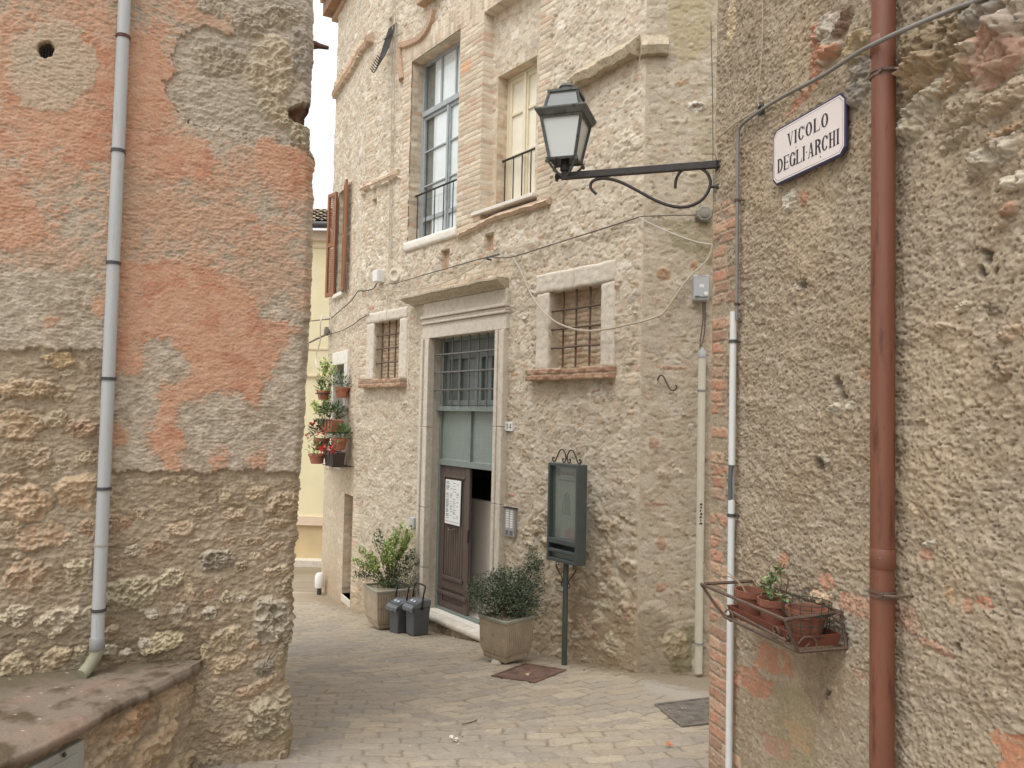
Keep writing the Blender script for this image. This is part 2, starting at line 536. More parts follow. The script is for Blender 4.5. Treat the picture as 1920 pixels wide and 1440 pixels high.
for e in '''110 673 30 15 0 .03 205,168,108 .6|165 665 22 10 -.2 .02 178,158,130 .5|50 730 58 20 0 .045 196,160,116 .6|38 795 46 28 .1 .05 190,155,112 .6|
100 787 24 16 .2 .04 206,182,145 .9|152 803 28 19 0 .045 186,140,104 1|40 845 40 18 0 .03 186,158,124 .4|147 925 42 34 .1 .04 196,158,112 .6|45 945 50 32 0 .05 200,160,118 .7|
330 902 42 10 .05 .03 198,172,134 .5|250 905 18 8 .1 .02 196,178,150 .5|423 927 11 14 -.5 .025 204,180,140 .4|480 925 22 14 .3 .035 196,166,122 .6|535 945 36 26 0 .045 190,160,124 1|
303 953 14 6 .3 .02 210,186,148 .3|73 862 27 20 .3 .04 190,160,126 .8|103 883 22 10 0 .025 200,182,154 .6|77 1007 56 24 .12 .05 192,150,110 .35|33 1043 16 8 .3 .02 190,166,136 .5|
47 1083 38 32 .2 .04 188,150,116 .7|150 1077 28 27 0 .04 196,180,146 1.2|167 990 22 16 0 .03 184,138,100 .8|222 983 26 18 0 .03 186,142,106 .9|247 1033 14 12 0 .03 206,194,166 1|
290 1030 20 14 .5 .03 176,132,98 .5|337 993 30 16 .1 .03 204,174,136 .6|365 1020 14 8 .3 .02 190,164,132 .6|407 1053 32 20 0 .045 168,160,146 1.4|453 1063 14 10 0 .03 196,176,140 1|
477 1017 26 8 .15 .022 188,158,124 .4|433 1017 12 8 0 .02 186,144,112 .4|480 1043 11 8 0 .02 204,176,136 .5|520 1030 20 10 .5 .03 186,150,118 .6|528 1072 28 11 .1 .035 206,180,140 .7|
320 1087 24 17 .2 .04 206,196,160 .9|243 1117 48 30 .25 .055 188,178,142 1.5|283 1153 12 12 .5 .03 208,200,180 .6|335 1150 15 19 -.4 .04 164,152,134 .15|393 1150 14 14 0 .035 196,188,168 1.1|
427 1123 14 12 .4 .035 204,190,154 .8|452 1124 9 6 0 .025 210,200,178 .5|513 1160 42 44 0 .07 176,168,148 1.7|117 1167 55 26 .3 .05 206,192,164 .9|30 1157 26 22 0 .045 200,186,160 1|
2 1168 16 14 0 .04 206,192,160 .5|210 1182 15 8 .2 .025 196,172,140 .7|300 1207 42 19 .2 .05 206,190,142 .9|270 1206 12 9 0 .03 206,196,176 .7|43 1210 13 9 0 .025 206,186,152 .3|
103 1237 29 19 .2 .04 196,172,126 .5|27 1253 28 27 0 .04 198,178,138 .5|207 1220 13 10 .2 .03 214,206,188 .4|150 1223 13 11 .3 .03 196,180,140 .8|430 1200 35 23 .1 .04 198,178,136 1|
480 1213 14 8 .3 .03 198,150,112 .4|505 1253 28 18 .2 .04 132,126,114 .7|427 1247 36 18 .1 .035 194,166,122 .5|485 1293 50 13 .3 .03 190,154,116 .4|513 1343 48 40 .2 .06 170,158,126 1.5|
283 1412 40 40 .3 .05 200,168,126 .5|258 1352 32 26 0 .035 188,142,96 1.1|217 1417 42 18 .3 .03 196,168,132 .6|330 1300 22 46 0 .03 194,164,126 .5|400 1295 12 8 0 .02 206,186,152 .6|
368 1290 16 11 .2 .025 198,176,140 .7|412 1325 16 16 0 .025 194,176,144 .6|365 1345 20 14 0 .02 192,166,128 .5|440 1395 30 16 0 .03 192,166,126 .6|395 1430 22 10 0 .03 188,172,136 1|
535 1425 16 14 0 .04 186,160,130 1|235 1225 12 7 0 .02 214,206,190 .4|355 1110 9 24 .1 .02 190,164,120 .2|392 1113 10 9 0 .02 190,150,118 .2|410 1085 8 12 0 .02 196,178,150 .5|
443 1160 8 8 0 .02 200,184,154 .5|383 1222 8 14 0 .015 192,170,126 .4|545 1210 14 20 0 .05 176,166,140 1.3|552 1095 14 20 0 .04 190,172,140 1|20 900 26 14 0 .03 186,152,116 .6|130 1020 18 9 0 .02 190,168,138 .5|200 940 22 14 .2 .03 196,172,136 .6|
380 960 22 9 .1 .025 196,168,128 .6|440 965 24 12 0 .03 200,172,132 .6|260 965 20 12 0 .025 192,164,130 .7|520 985 24 12 .1 .03 196,168,130 .6|20 990 22 12 .1 .03 196,164,128 .6|120 745 20 10 0 .025 196,172,136 .6|160 860 20 14 0 .03 196,170,134 .7|128 700 16 7 .2 .02 190,170,140 .5'''.replace('\n', '').split('|'):
    t = e.split()
    _LS.append((float(t[0]), float(t[1]), float(t[2]), float(t[3]), float(t[4]), float(t[5]), tuple(int(v) for v in t[6].split(',')), float(t[7])))
_LU = [(505, 125, 50, 60, .1, .03, (192, 176, 146), .9), (520, 205, 38, 24, -.3, .03, (190, 174, 142), .7), (470, 40, 36, 26, 0, .02, (170, 158, 140), .8), (530, 30, 38, 24, .2, .025, (178, 166, 146), .8),
       (572, 100, 24, 60, 0, .02, (160, 152, 142), .5), (572, 250, 22, 26, 0, .04, (188, 174, 146), .8), (420, 110, 50, 30, .2, .012, (172, 158, 136), .8), (400, 15, 26, 16, 0, .012, (176, 164, 142), .5)]


def left_fun(S, Z, px, py):
    wx = px + 16 * fbm(S * 7, Z * 7, 4, 3) + 7 * fbm(S * 34, Z * 34, 3, 5)
    wy = py + 16 * fbm(S * 7, Z * 7, 4, 43) + 7 * fbm(S * 34, Z * 34, 3, 45)
    n1 = fbm(S * 3.2, Z * 3.2, 5, 11); n2 = fbm(S * 16, Z * 24, 5, 12, .62); n3 = fbm(S * 46, Z * 80, 3, 13, .6)
    col = np.broadcast_to(lin((180, 165, 144)), S.shape + (3,)).copy()
    col = mixc(col, (160, 144, 120), sm(-.1, .5, n1) * .75)
    col = mixc(col, (202, 188, 166), sm(.05, .45, n2) * .75); col = mixc(col, (142, 126, 102), sm(.1, .5, -n2 + .5 * n3) * .6)
    H = .004 * n1 + .0046 * n2 + .0034 * n3
    rel = .5 + .5 * fbm(S * 20, Z * 34, 4, 91, .6)
    # orange coat
    w = np.zeros(S.shape)
    for q in range(6):
        am = (4, 10, 20, 34, 52, 76)[q]; fq = (60, 46, 34, 26, 18, 12)[q]
        ox = wx + am * fbm(S * fq, Z * fq * 1.5, 4, 401 + q, .7); oy = wy + am * fbm(S * fq, Z * fq * 1.5, 4, 431 + q, .7)
        wq = np.zeros(S.shape)
        for poly, st in L_ORANGE: wq = np.where(inpoly(ox, oy, poly), np.maximum(wq, st), wq)
        w = w + wq / 6
    wp = np.clip(w + .40 * fbm(S * 6, Z * 7, 5, 21, .6) + .34 * fbm(S * 26, Z * 40, 4, 27, .65) + .22 * (ridge(S * 20, Z * 44, 3, 61) - .45), 0, 2)
    om = sm(.46, .72, wp) * sm(.12, .3, w) * (.82 + .25 * fbm(S * 50, Z * 90, 2, 29)).clip(0, 1)
    pale = sm(.06, .42, w + .12 * n2) * (1 - om) * sm(-.6, .2, n1 + n2)
    col = mixc(col, (194, 152, 120), pale * .85)
    oc = np.broadcast_to(lin((200, 144, 108)), S.shape + (3,)).copy()
    oc = mixc(oc, (192, 126, 88), sm(.05, .45, fbm(S * 4, Z * 5, 4, 33)))
    oc = mixc(oc, (206, 158, 124), sm(.0, .5, fbm(S * 9, Z * 12, 4, 36)) * .7)
    oc = mixc(oc, (180, 112, 80), sm(.3, .6, fbm(S * 5, Z * 14, 4, 39)) * .6)
    col = col * (1 - om[..., None]) + oc * om[..., None]
    cr = sm(.82, .94, ridge(S * 7, Z * 9, 3, 52)) * sm(-.1, .3, fbm(S * 3, Z * 3, 2, 57))
    smooth_o = sm(.7, 1.0, w) * om
    H = H * (1 - .5 * smooth_o) + om * .003 - cr * .003
    H += .0046 * (ridge(S * 24, Z * 50, 4, 61) - .4) * (1 - .62 * smooth_o)
    # round patch of newer render about the vent
    r = np.hypot((wx - 98) / 84, (wy - 122) / 86)
    pm = sm(1.06, .94, r + .12 * fbm(S * 9, Z * 9, 4, 58))
    col = mixc(col, (186, 168, 142), pm * .75); H = H + pm * .004
    rv = np.hypot(px - 86, (py - 93)); hm = sm(17, 12, rv + 2 * gn(S * 50, Z * 50, 3))
    H = H - hm * .10; col = mixc(col, (70, 55, 45), hm)
    # grey scar, top right
    sc = [(428, -80), (430, 30), (442, 62), (378, 50), (340, 66), (312, 100), (328, 138), (303, 160), (330, 200), (360, 235), (450, 250), (520, 262), (570, 275), (640, 240), (640, -80)]
    gm = inpoly(wx, wy, sc).astype(float)
    col = mixc(col, (180, 167, 146), gm * .8); col = mixc(col, (164, 152, 135), gm * sm(.0, .5, n1) * .6)
    H = H - gm * .014 + gm * .007 * n2
    nm = inpoly(wx, wy, [(543, 208), (575, 196), (600, 195), (600, 236), (552, 226)])
    H = H - nm * .09; col = mixc(col, (120, 88, 70), nm * 1.0)
    dk = inpoly(wx, wy, [(545, 215), (560, 270), (596, 318), (600, 300), (580, 275), (556, 220)])
    col = mixc(col, (120, 112, 98), dk * .6); H = H + dk * .012
    # bare rubble below the coat
    ye = np.where(px < 200, 655 + 8 * gn(S * 9, Z * 0, 3), 884 + 9 * gn(S * 8, Z * 0, 4)) + 5 * gn(S * 40, Z * 40, 6)
    lo = sm(-2, 3, py - ye)
    lc = np.broadcast_to(lin((166, 148, 122)), S.shape + (3,)).copy()
    lc = mixc(lc, (146, 126, 100), sm(-.05, .5, n1)); lc = mixc(lc, (196, 176, 146), sm(.1, .5, n2) * .7)
    damp = inpoly(wx, wy, [(60, 1190), (200, 1130), (300, 1160), (400, 1205), (378, 1260), (0, 1300), (0, 1190)])
    lc = mixc(lc, (112, 98, 72), damp * (.55 + .3 * n1))
    mos = inpoly(wx, wy, [(440, 1200), (560, 1230), (560, 1440), (440, 1440), (470, 1330)])
    lc = mixc(lc, (160, 140, 96), mos * sm(-.1, .4, n1) * .6)
    col = col * (1 - lo[..., None]) + lc * lo[..., None]
    H = H * (1 - lo) + lo * (-.022 + .014 * n1 + .009 * n2 + .004 * n3 + .006 * (ridge(S * 18, Z * 26, 4, 66) - .4))
    # a brick band fragment course
    bm = inpoly(wx, wy, [(-20, 712), (102, 712), (105, 745), (-20, 750)]) * lo
    H = H + bm * .012
    Hl, cl = stones([(a_, b_, c_, d_, e_, f_ * .64, g_, h_) for a_, b_, c_, d_, e_, f_, g_, h_ in _LS], WL, S, Z, H.copy(), col.copy(), 300, .006, .46)
    k = lo > .5
    H = np.where(k, Hl, H); col = np.where(k[..., None], cl, col)
    H, col = stones(_LU, WL, S, Z, H, col, 500, .006)
    # ragged corner
    es = np.interp(Z, L_EZ, L_ES) + (.008 + .012 * lo) * fbm(Z * 9, Z * 0 + 3, 4, 71) + (.005 + .006 * lo) * fbm(Z * 40, Z * 0 + 9, 3, 72)
    S2 = S + (es - L_NOM) * sm(L_NOM - .25, L_NOM, S)
    H = H - .05 * sm(L_NOM - .07, L_NOM, S) ** 2
    return S2, H, col


_s0, _zb, _zt = WL.s(-60, 720), WL.z(300, 1450), WL.z(590, -20)
L_TOP = 5.5
hf_wall('wall', WL, coords(_s0, L_NOM, .0046, olo=_s0 - 2.5, ostep=.07), coords(_zb, _zt, .0046, olo=-.6, ohi=L_TOP, ostep=.07), left_fun, WALL_MAT, left_house,
        ret_right=((-.06, .004), (-.14, -.002), (-.3, .0), (-1.0, .01), (-4.0, 0)))
mb = MB(); f = WL.frame(0, 0)
mb.box(f, _s0 - 2.6, L_NOM - .15, L_TOP - .25, L_TOP - .02, -4.0, .3)
M_TILE = mat('roof_clay', (150, 112, 84), .9, .3, 5, .4)
mb.build('roof', M_TILE, left_house)

# ================================================================== right house
right_house = thing('rendered_house', WR.P(0, 0, 0), 'house wall of rough grey brown render with brick corner beside the street sign', 'house')
R_NOM = WR.s(1335, 720)
_re = [(1350, -30), (1346, 0), (1343, 150), (1340, 300), (1337, 400), (1335, 600), (1332, 900), (1330, 1220), (1329, 1440), (1328, 1500)]
_rsz = sorted([WR.sz(x, y)[::-1] for x, y in _re])
R_EZ, R_ES = np.array([a for a, b in _rsz]), np.array([b for a, b in _rsz])
_RSN = [(1553, 70, 30, 42, .1, .035, (190, 180, 164), .9), (1612, 88, 24, 30, 0, .04, (186, 164, 118), .7), (1585, 40, 9, 34, -.5, .03, (120, 84, 66), .4), (1615, 155, 17, 48, -.1, .035, (138, 132, 124), .5),
        (1760, 82, 62, 44, .1, .05, (132, 110, 76), 1.3), (1862, 105, 58, 58, .2, .05, (178, 134, 112), .6), (1850, 25, 40, 34, 0, .04, (138, 132, 124), .3), (1735, 140, 38, 26, .3, .04, (176, 148, 110), .8), (1910, 30, 20, 40, 0, .04, (172, 156, 140), .5),
        (1700, 195, 20, 26, 0, .02, (168, 148, 118), .8), (1830, 95, 14, 12, .2, .03, (190, 176, 154), .4), (1790, 150, 46, 18, .35, .03, (168, 140, 106), .6), (1725, 215, 48, 30, .7, .035, (184, 172, 148), .9), (1880, 185, 50, 26, .3, .035, (182, 160, 132), .8),
        (1800, 205, 46, 30, .2, .03, (178, 160, 132), .9), (1878, 252, 34, 10, .15, .03, (164, 124, 84), .6), (1870, 292, 48, 26, .25, .04, (182, 172, 152), .5), (1790, 262, 28, 12, .3, .022, (170, 156, 130), .6),
        (1908, 342, 22, 17, 0, .04, (204, 194, 172), .3), (1895, 393, 15, 13, .2, .03, (184, 130, 98), .4), (1880, 420, 14, 8, .2, .02, (190, 166, 136), .4), (1480, 378, 12, 20, 0, .015, (204, 196, 178), .5), (1508, 372, 6, 14, .1, .012, (186, 130, 98), .3),
        (1530, 100, 12, 60, -.12, .01, (196, 128, 96), .3), (1560, 100, 16, 12, 0, .012, (200, 134, 100), .3), (1500, 190, 30, 9, .4, .01, (204, 140, 108), .3), (1370, 40, 8, 46, -.16, .01, (206, 182, 142), .2),
        (1500, 535, 12, 9, 0, .012, (190, 178, 156), .6), (1808, 575, 16, 9, .2, .02, (206, 194, 164), .8), (1772, 612, 16, 7, -.2, .018, (206, 184, 150), .5), (1862, 578, 16, 12, 0, .015, (128, 112, 94), .5), (1895, 625, 20, 14, .3, .015, (190, 160, 128), .7),
        (1565, 765, 12, 8, .3, .012, (210, 202, 182), .7), (1595, 760, 9, 10, 0, .012, (208, 200, 180), .7), (1545, 862, 12, 14, 0, .014, (170, 160, 140), .8), (1620, 700, 10, 12, 0, .005, (196, 142, 106), .2), (1728, 790, 13, 8, 0, .012, (190, 166, 132), .6), (1880, 690, 24, 20, .3, .02, (156, 134, 106), .9),
        (1550, 1090, 13, 16, 0, .004, (198, 132, 100), .3), (1468, 1050, 8, 16, -.2, .003, (200, 134, 102), .3), (1714, 960, 8, 16, .4, .014, (204, 180, 144), .5), (1745, 1022, 12, 9, .4, .012, (200, 190, 168), .6), (1735, 1040, 14, 12, 0, .004, (194, 142, 114), .2),
        (1700, 1160, 22, 28, 0, .004, (190, 150, 124), .3), (1750, 1212, 34, 10, -.1, .006, (176, 132, 104), .3), (1845, 1130, 16, 12, 0, .004, (200, 128, 92), .3), (1815, 1135, 10, 14, 0, .004, (204, 150, 118), .3), (1780, 1115, 8, 14, 0, .004, (206, 160, 106), .3),
        (1600, 1135, 30, 22, 0, .004, (196, 146, 114), .3), (1585, 1185, 14, 22, .2, .01, (142, 140, 128), .6), (1540, 1120, 22, 12, 0, .012, (206, 170, 132), .3), (1610, 1265, 14, 10, 0, .004, (196, 156, 130), .3)]
_RT = [[(1420, 1203), (1486, 1225), (1484, 1272), (1412, 1250)], [(1384, 1243), (1448, 1275), (1448, 1318), (1384, 1288)], [(1853, 1368), (1925, 1382), (1925, 1450), (1868, 1450)],
       [(1432, 1372), (1482, 1395), (1488, 1430), (1436, 1416)], [(1470, 1345), (1520, 1360), (1518, 1420), (1480, 1390)]]


def right_fun(S, Z, px, py):
    wx = px + 9 * fbm(S * 9, Z * 9, 4, 103) + 5 * fbm(S * 40, Z * 40, 3, 105)
    wy = py + 9 * fbm(S * 9, Z * 9, 4, 143) + 5 * fbm(S * 40, Z * 40, 3, 145)
    n1 = fbm(S * 3, Z * 3, 5, 111); n2 = fbm(S * 30, Z * 38, 5, 112, .62); n3 = fbm(S * 70, Z * 84, 2, 113, .6)
    col = np.broadcast_to(lin((164, 148, 124)), S.shape + (3,)).copy()
    col = mixc(col, (156, 136, 107), sm(-.1, .5, n1) * .8); col = mixc(col, (192, 174, 146), sm(.05, .5, n2) * .7)
    col = mixc(col, (184, 163, 130), sm(.1, .5, fbm(S * 1.6, Z * 1.6, 3, 118)) * .5)
    F1, F2, I_ = worley(S * 34 + .6 * gn(S * 40, Z * 40, 151), Z * 42 + .6 * gn(S * 40, Z * 40, 152), 150)
    rv_ = sm(-.25, .35, fbm(S * 4.5, Z * 4.5, 3, 158))
    H = .011 * n1 + .007 * fbm(S * 9, Z * 11, 3, 159) + .0052 * n2 + .003 * n3 + rv_ * .0042 * (I_ - .4) * sm(.75, .15, F1) + .0055 * (ridge(S * 18, Z * 34, 4, 115, ) - .4) * (1.3 - rv_)
    col = mixc(col, (196, 182, 158), sm(.6, .9, I_) * sm(.5, .2, F1) * .35 * rv_); col = mixc(col, (140, 122, 96), sm(.35, .1, I_) * .3)
    pit = sm(.48, .66, gn(S * 85, Z * 95, 122) + .5 * gn(S * 34, Z * 34, 123)); H = H - pit * .011
    col = mixc(col, (112, 96, 76), pit * .3)
    calm = inpoly(wx, wy, [(1350, 1230), (1480, 1200), (1640, 1280), (1640, 1450), (1330, 1450)]); H = H * (1 - .55 * calm)
    grn = inpoly(wx, wy, [(1440, 1290), (1520, 1290), (1530, 1440), (1450, 1440)]); col = mixc(col, (150, 138, 96), grn * .45)
    # brick corner
    zt = WR.z(1340, 385); bk = (px < 1500) & (Z < zt)
    j, bid = bricks(S - R_NOM, Z, .0625, .25, .012, 130)
    row = np.floor(Z / .0625).astype(np.int64)
    low = sm(1160, 1240, py)
    wid = np.where(_h(row, np.int64(2), 7) < .5, .115, .20) + .035 * _h(row, np.int64(5), 3) + .06 * low
    show = (_h(row, np.int64(9), 5) > .16) | (low > .4)
    cov = fbm(S * 13, Z * 13, 4, 133)
    m = j * sm(wid, wid - .012, S - R_NOM + .01 * cov) * bk * show * sm(.33, .2, cov - .25 * low)
    bc = palette(bid, [(188, 142, 112), (178, 130, 102), (194, 156, 124), (174, 144, 118), (192, 138, 108), (166, 130, 106)])
    bc = bc * (1 + .2 * n2[..., None])
    col = col * (1 - m[..., None]) + bc * m[..., None]
    Hb = -.004 + .006 * m + .002 * n2
    bz = sm(wid + .03, wid, S - R_NOM) * bk
    H = H * (1 - bz * .8) + Hb * bz
    for k, pl in enumerate(_RT):
        t = inpoly(wx, wy, pl) * sm(.42, .2, fbm(S * 16, Z * 16, 4, 181)); t = t * (.55 + .45 * bricks(S + .1, Z + .02 * k, .14, .3, .010, 190 + k)[0])
        col = mixc(col, [(190, 128, 94), (188, 122, 90), (196, 122, 78), (176, 132, 104), (176, 146, 104)][k], t * .75)
        H = H * (1 - t) + t * (-.004 + .003 * n2)
    H, col = stones([(a_, b_, c_, d_, e_, f_ * 1.35, g_, h_) for a_, b_, c_, d_, e_, f_, g_, h_ in _RSN], WR, S, Z, H, col, 700, .006, .2)
    # darker coloured holes and a scratched ring
    for (x, y, r) in ((1502, 536, 8), (1572, 722, 9), (1578, 742, 6), (1538, 872, 8), (1838, 510, 7), (1848, 482, 8), (1868, 508, 5), (1790, 1218, 6), (1555, 1300, 5)):
        hm = sm(r + 3, r - 3, np.hypot(wx - x, (wy - y) * .7)); H = H - hm * .03; col = mixc(col, (96, 84, 70), hm * .8)
    st = inpoly(wx, wy, [(1470, 1240), (1590, 1210), (1560, 1300), (1530, 1350), (1510, 1290)]); col = mixc(col, (110, 90, 70), st * (.25 + .2 * n1))
    es = np.interp(Z, R_EZ, R_ES) + .004 * fbm(Z * 14, Z * 0 + 3, 4, 171) + .003 * (_h(row, np.int64(77), 5) - .5)
    S2 = S + (es - R_NOM) * sm(R_NOM + .15, R_NOM, S)
    H = H * sm(R_NOM, R_NOM + .015, S)
    return S2, H, col


_s1 = WR.s(1935, 720)
R_TOP = 5.3
hf_wall('wall', WR, coords(R_NOM, _s1, .0042, ohi=_s1 + 4.5, ostep=.09), coords(WR.z(1340, 1450), WR.z(1345, -10), .0046, olo=-.7, ohi=R_TOP, ostep=.09), right_fun, WALL_MAT, right_house,
        ret_left=((-.01, 0), (-.03, 0), (-.2, 0), (-3.0, 0)))
mb = MB(); mb.box(WR.frame(0, 0), R_NOM + .03, _s1 + 4.5, R_TOP - .25, R_TOP - .02, -3.0, .3); mb.build('roof', M_TILE, right_house)
# ================================================================== stone building (faces A, B, C)
stone = thing('stone_building', WB.P(0, 0, 0), 'tall angled stone building with brick window surrounds and carved doorway', 'building')
sB, zB = WB.s, WB.z
B_L, B_R = WB.s(667, 765), WB.s(1201, 780)
S_TOP = 9.0
W1 = (sB(769, 300), sB(859, 300), zB(810, 441), zB(818, 86))
W2 = (WB.s(931, 300, -.13), WB.s(1003.5, 300, -.13), WB.z(968, 376, -.13), WB.z(968, 125, -.13))
W3 = (sB(1030, 610), sB(1128, 610), zB(1080, 690), zB(1080, 540))
W4 = (sB(702, 660), sB(749, 660), zB(725, 711), zB(725, 602))
WD = (sB(806, 850), sB(933, 850), zB(868, 1172), zB(868, 628))
N1 = (sB(828, 478), sB(843, 478), zB(836, 508), zB(836, 468))
N2 = (sB(909, 450), sB(926, 450), zB(917, 470), zB(917, 438))
HL = (sB(699, 380), sB(707, 380), zB(703, 388), zB(703, 373))
HL2 = (sB(728, 40), sB(738, 40), zB(733, 52), zB(733, 32))
PAN = (sB(907, 200), WB.s(1013, 200, -.0), zB(960, 395), zB(960, -8))

BRICKC = [(212, 194, 166), (204, 184, 155), (220, 204, 178), (206, 180, 150), (196, 178, 152), (212, 192, 162), (198, 164, 134), (186, 168, 144)]
B_BR = [  # (px polygon, vertical bricks?, protrusion)
    ([(753, 92), (775, 112), (762, 468), (756, 470), (752, 330), (757, 200)], False, .012),
    ([(750, 92), (866, 8), (866, 60), (770, 122)], True, .012),
    ([(859, 8), (912, -30), (911, 404), (858, 432)], False, .02),
    ([(866, -60), (1016, -120), (1016, -22), (905, 45), (866, 50)], True, .02),
    ([(1010, -60), (1041, -60), (1034, 386), (1003, 372)], False, .02),
    ([(858, 430), (890, 412), (1034, 362), (1034, 386), (930, 418), (858, 452)], False, .016),
    ([(680, 350), (752, 317), (752, 334), (680, 366)], False, .05),
    ([(664, 395), (680, 385), (681, 396), (664, 410)], False, .03),
    ([(785, 545), (870, 512), (955, 488), (958, 532), (785, 572)], False, .0),
    ([(690, 170), (706, 160), (700, 470), (684, 480)], False, .0),
    ([(676, 585), (693, 578), (690, 720), (672, 720)], False, .0),
    ([(664, 830), (676, 828), (672, 1110), (656, 1110)], False, .0),
    ([(1172, 632), (1203, 632), (1202, 720), (1172, 722)], False, .0),
]
_BST = []
_rs = random.Random(5)
for (x, y, rx, ry, rot, h, c, r) in ((1120, 735, 17, 14, 0, .012, (232, 224, 208), .8), (1172, 275, 22, 32, 0, .02, (222, 210, 186), .5), (1150, 1115, 30, 30, .2, .03, (206, 190, 160), .8), (1128, 1060, 14, 30, .2, .02, (200, 182, 150), .7),
                                 (1185, 1065, 26, 18, 0, .025, (204, 190, 160), .6), (1097, 1180, 16, 18, 0, .025, (198, 172, 138), .6), (1120, 1160, 12, 16, 0, .025, (206, 190, 162), .6), (1150, 1215, 24, 16, .2, .02, (196, 178, 146), .8),
                                 (997, 977, 9, 13, 0, .012, (208, 190, 160), .3), (1012, 985, 16, 14, .2, .02, (212, 198, 172), .9), (988, 1010, 12, 12, 0, .02, (206, 188, 156), .6), (1090, 1090, 12, 20, .3, .02, (204, 186, 156), .7),
                                 (1000, 543, 14, 12, 0, .016, (224, 214, 196), .8), (1125, 965, 8, 20, .2, .02, (206, 190, 162), .4), (1140, 995, 18, 24, 0, .02, (202, 186, 156), .7), (1175, 1150, 22, 20, .1, .02, (188, 168, 134), .7)):
    _BST.append((x, y, rx, ry, rot, h, c, r))
for k in range(130):
    x, y = _rs.uniform(985, 1200), _rs.uniform(960, 1245)
    _BST.append((x, y, _rs.uniform(4, 11), _rs.uniform(4, 10), _rs.uniform(-.5, .5), _rs.uniform(.012, .03), _rs.choice([(206, 190, 160), (196, 176, 144), (210, 198, 172), (186, 164, 130), (198, 160, 128)]), .7))
for k in range(230):
    x, y = _rs.uniform(672, 1200), _rs.uniform(430, 960)
    _BST.append((x, y, _rs.uniform(3, 9), _rs.uniform(3, 8), _rs.uniform(-.5, .5), _rs.uniform(.006, .016), _rs.choice([(222, 210, 188), (214, 200, 176), (226, 216, 198), (206, 178, 146), (204, 190, 168)]), .7))
for k in range(36):
    x, y = _rs.uniform(672, 1200), _rs.uniform(430, 960)
    _BST.append((x, y, _rs.uniform(4, 9), _rs.uniform(2.5, 4), _rs.uniform(-.2, .2), .006, _rs.choice([(206, 160, 124), (200, 150, 114), (210, 170, 136)]), .3))


def rubble_base(S, Z, px, py, seed, up=430.0):
    """Lime-pointed rubble: flat smeared mortar with stone faces showing through."""
    n1 = fbm(S * 1.3, Z * 1.3, 5, seed); n2 = fbm(S * 7, Z * 9, 5, seed + 1, .6); n3 = fbm(S * 24, Z * 30, 4, seed + 2, .65)
    a = S + .05 * gn(S * 4, Z * 4, seed + 3) + .02 * gn(S * 14, Z * 14, seed + 5); b = Z + .04 * gn(S * 4, Z * 4, seed + 4) + .015 * gn(S * 14, Z * 14, seed + 6)
    F1, F2, ID = worley(a * 5.2, b * 8.5, seed + 8)
    G1, G2, ID2 = worley(a * 13, b * 20, seed + 12)
    e = sm(.05, .2, F2 - F1); e2 = sm(.05, .22, G2 - G1)
    seen = sm(.0, .14, fbm(S * 2.4, Z * 2.4, 4, seed + 15) + .5 * (ID - .45)) * e
    seen2 = sm(.05, .2, fbm(S * 3.5, Z * 3.5, 3, seed + 18) + .6 * (ID2 - .5)) * e2 * (1 - seen)
    col = np.broadcast_to(lin((202, 187, 162)), S.shape + (3,)).copy()
    col = mixc(col, (188, 172, 146), sm(-.1, .5, n1) * .8); col = mixc(col, (220, 208, 187), sm(.0, .4, n2) * .8); col = mixc(col, (176, 156, 126), sm(.15, .5, -n2 - .4 * n3) * .7)
    sc = palette(ID, [(216, 204, 182), (202, 187, 162), (226, 216, 198), (200, 178, 150), (184, 172, 152), (212, 199, 176), (194, 178, 152), (206, 191, 166)])
    sc2 = palette(ID2, [(226, 216, 198), (204, 188, 162), (214, 184, 152), (190, 178, 160), (222, 210, 188), (200, 160, 126)])
    col = col * (1 - .85 * seen[..., None]) + sc * (.85 * seen[..., None]); col = col * (1 - .5 * seen2[..., None]) + sc2 * (.5 * seen2[..., None])
    H = .010 * n1 + .008 * fbm(S * 3, Z * 4, 3, seed + 41) + .0035 * n2 + .003 * n3 + .007 * seen * (.3 + ID) + .005 * seen2 * (.3 + ID2) + .003 * (ridge(S * 9, Z * 14, 4, seed + 22) - .4)
    fl = sm(.12, .4, fbm(S * 11, Z * 17, 5, seed + 31, .7)); col = mixc(col, (224, 212, 190), fl * .4); H = H + .004 * fl
    fl = sm(.18, .45, fbm(S * 9, Z * 15, 5, seed + 37, .7)); col = mixc(col, (170, 150, 120), fl * .35)
    pit = sm(.5, .7, gn(S * 16, Z * 22, seed + 25) + .4 * gn(S * 40, Z * 40, seed + 26)); H = H - .009 * pit; col = mixc(col, (150, 134, 110), pit * .6)
    return H, col, n1, n2


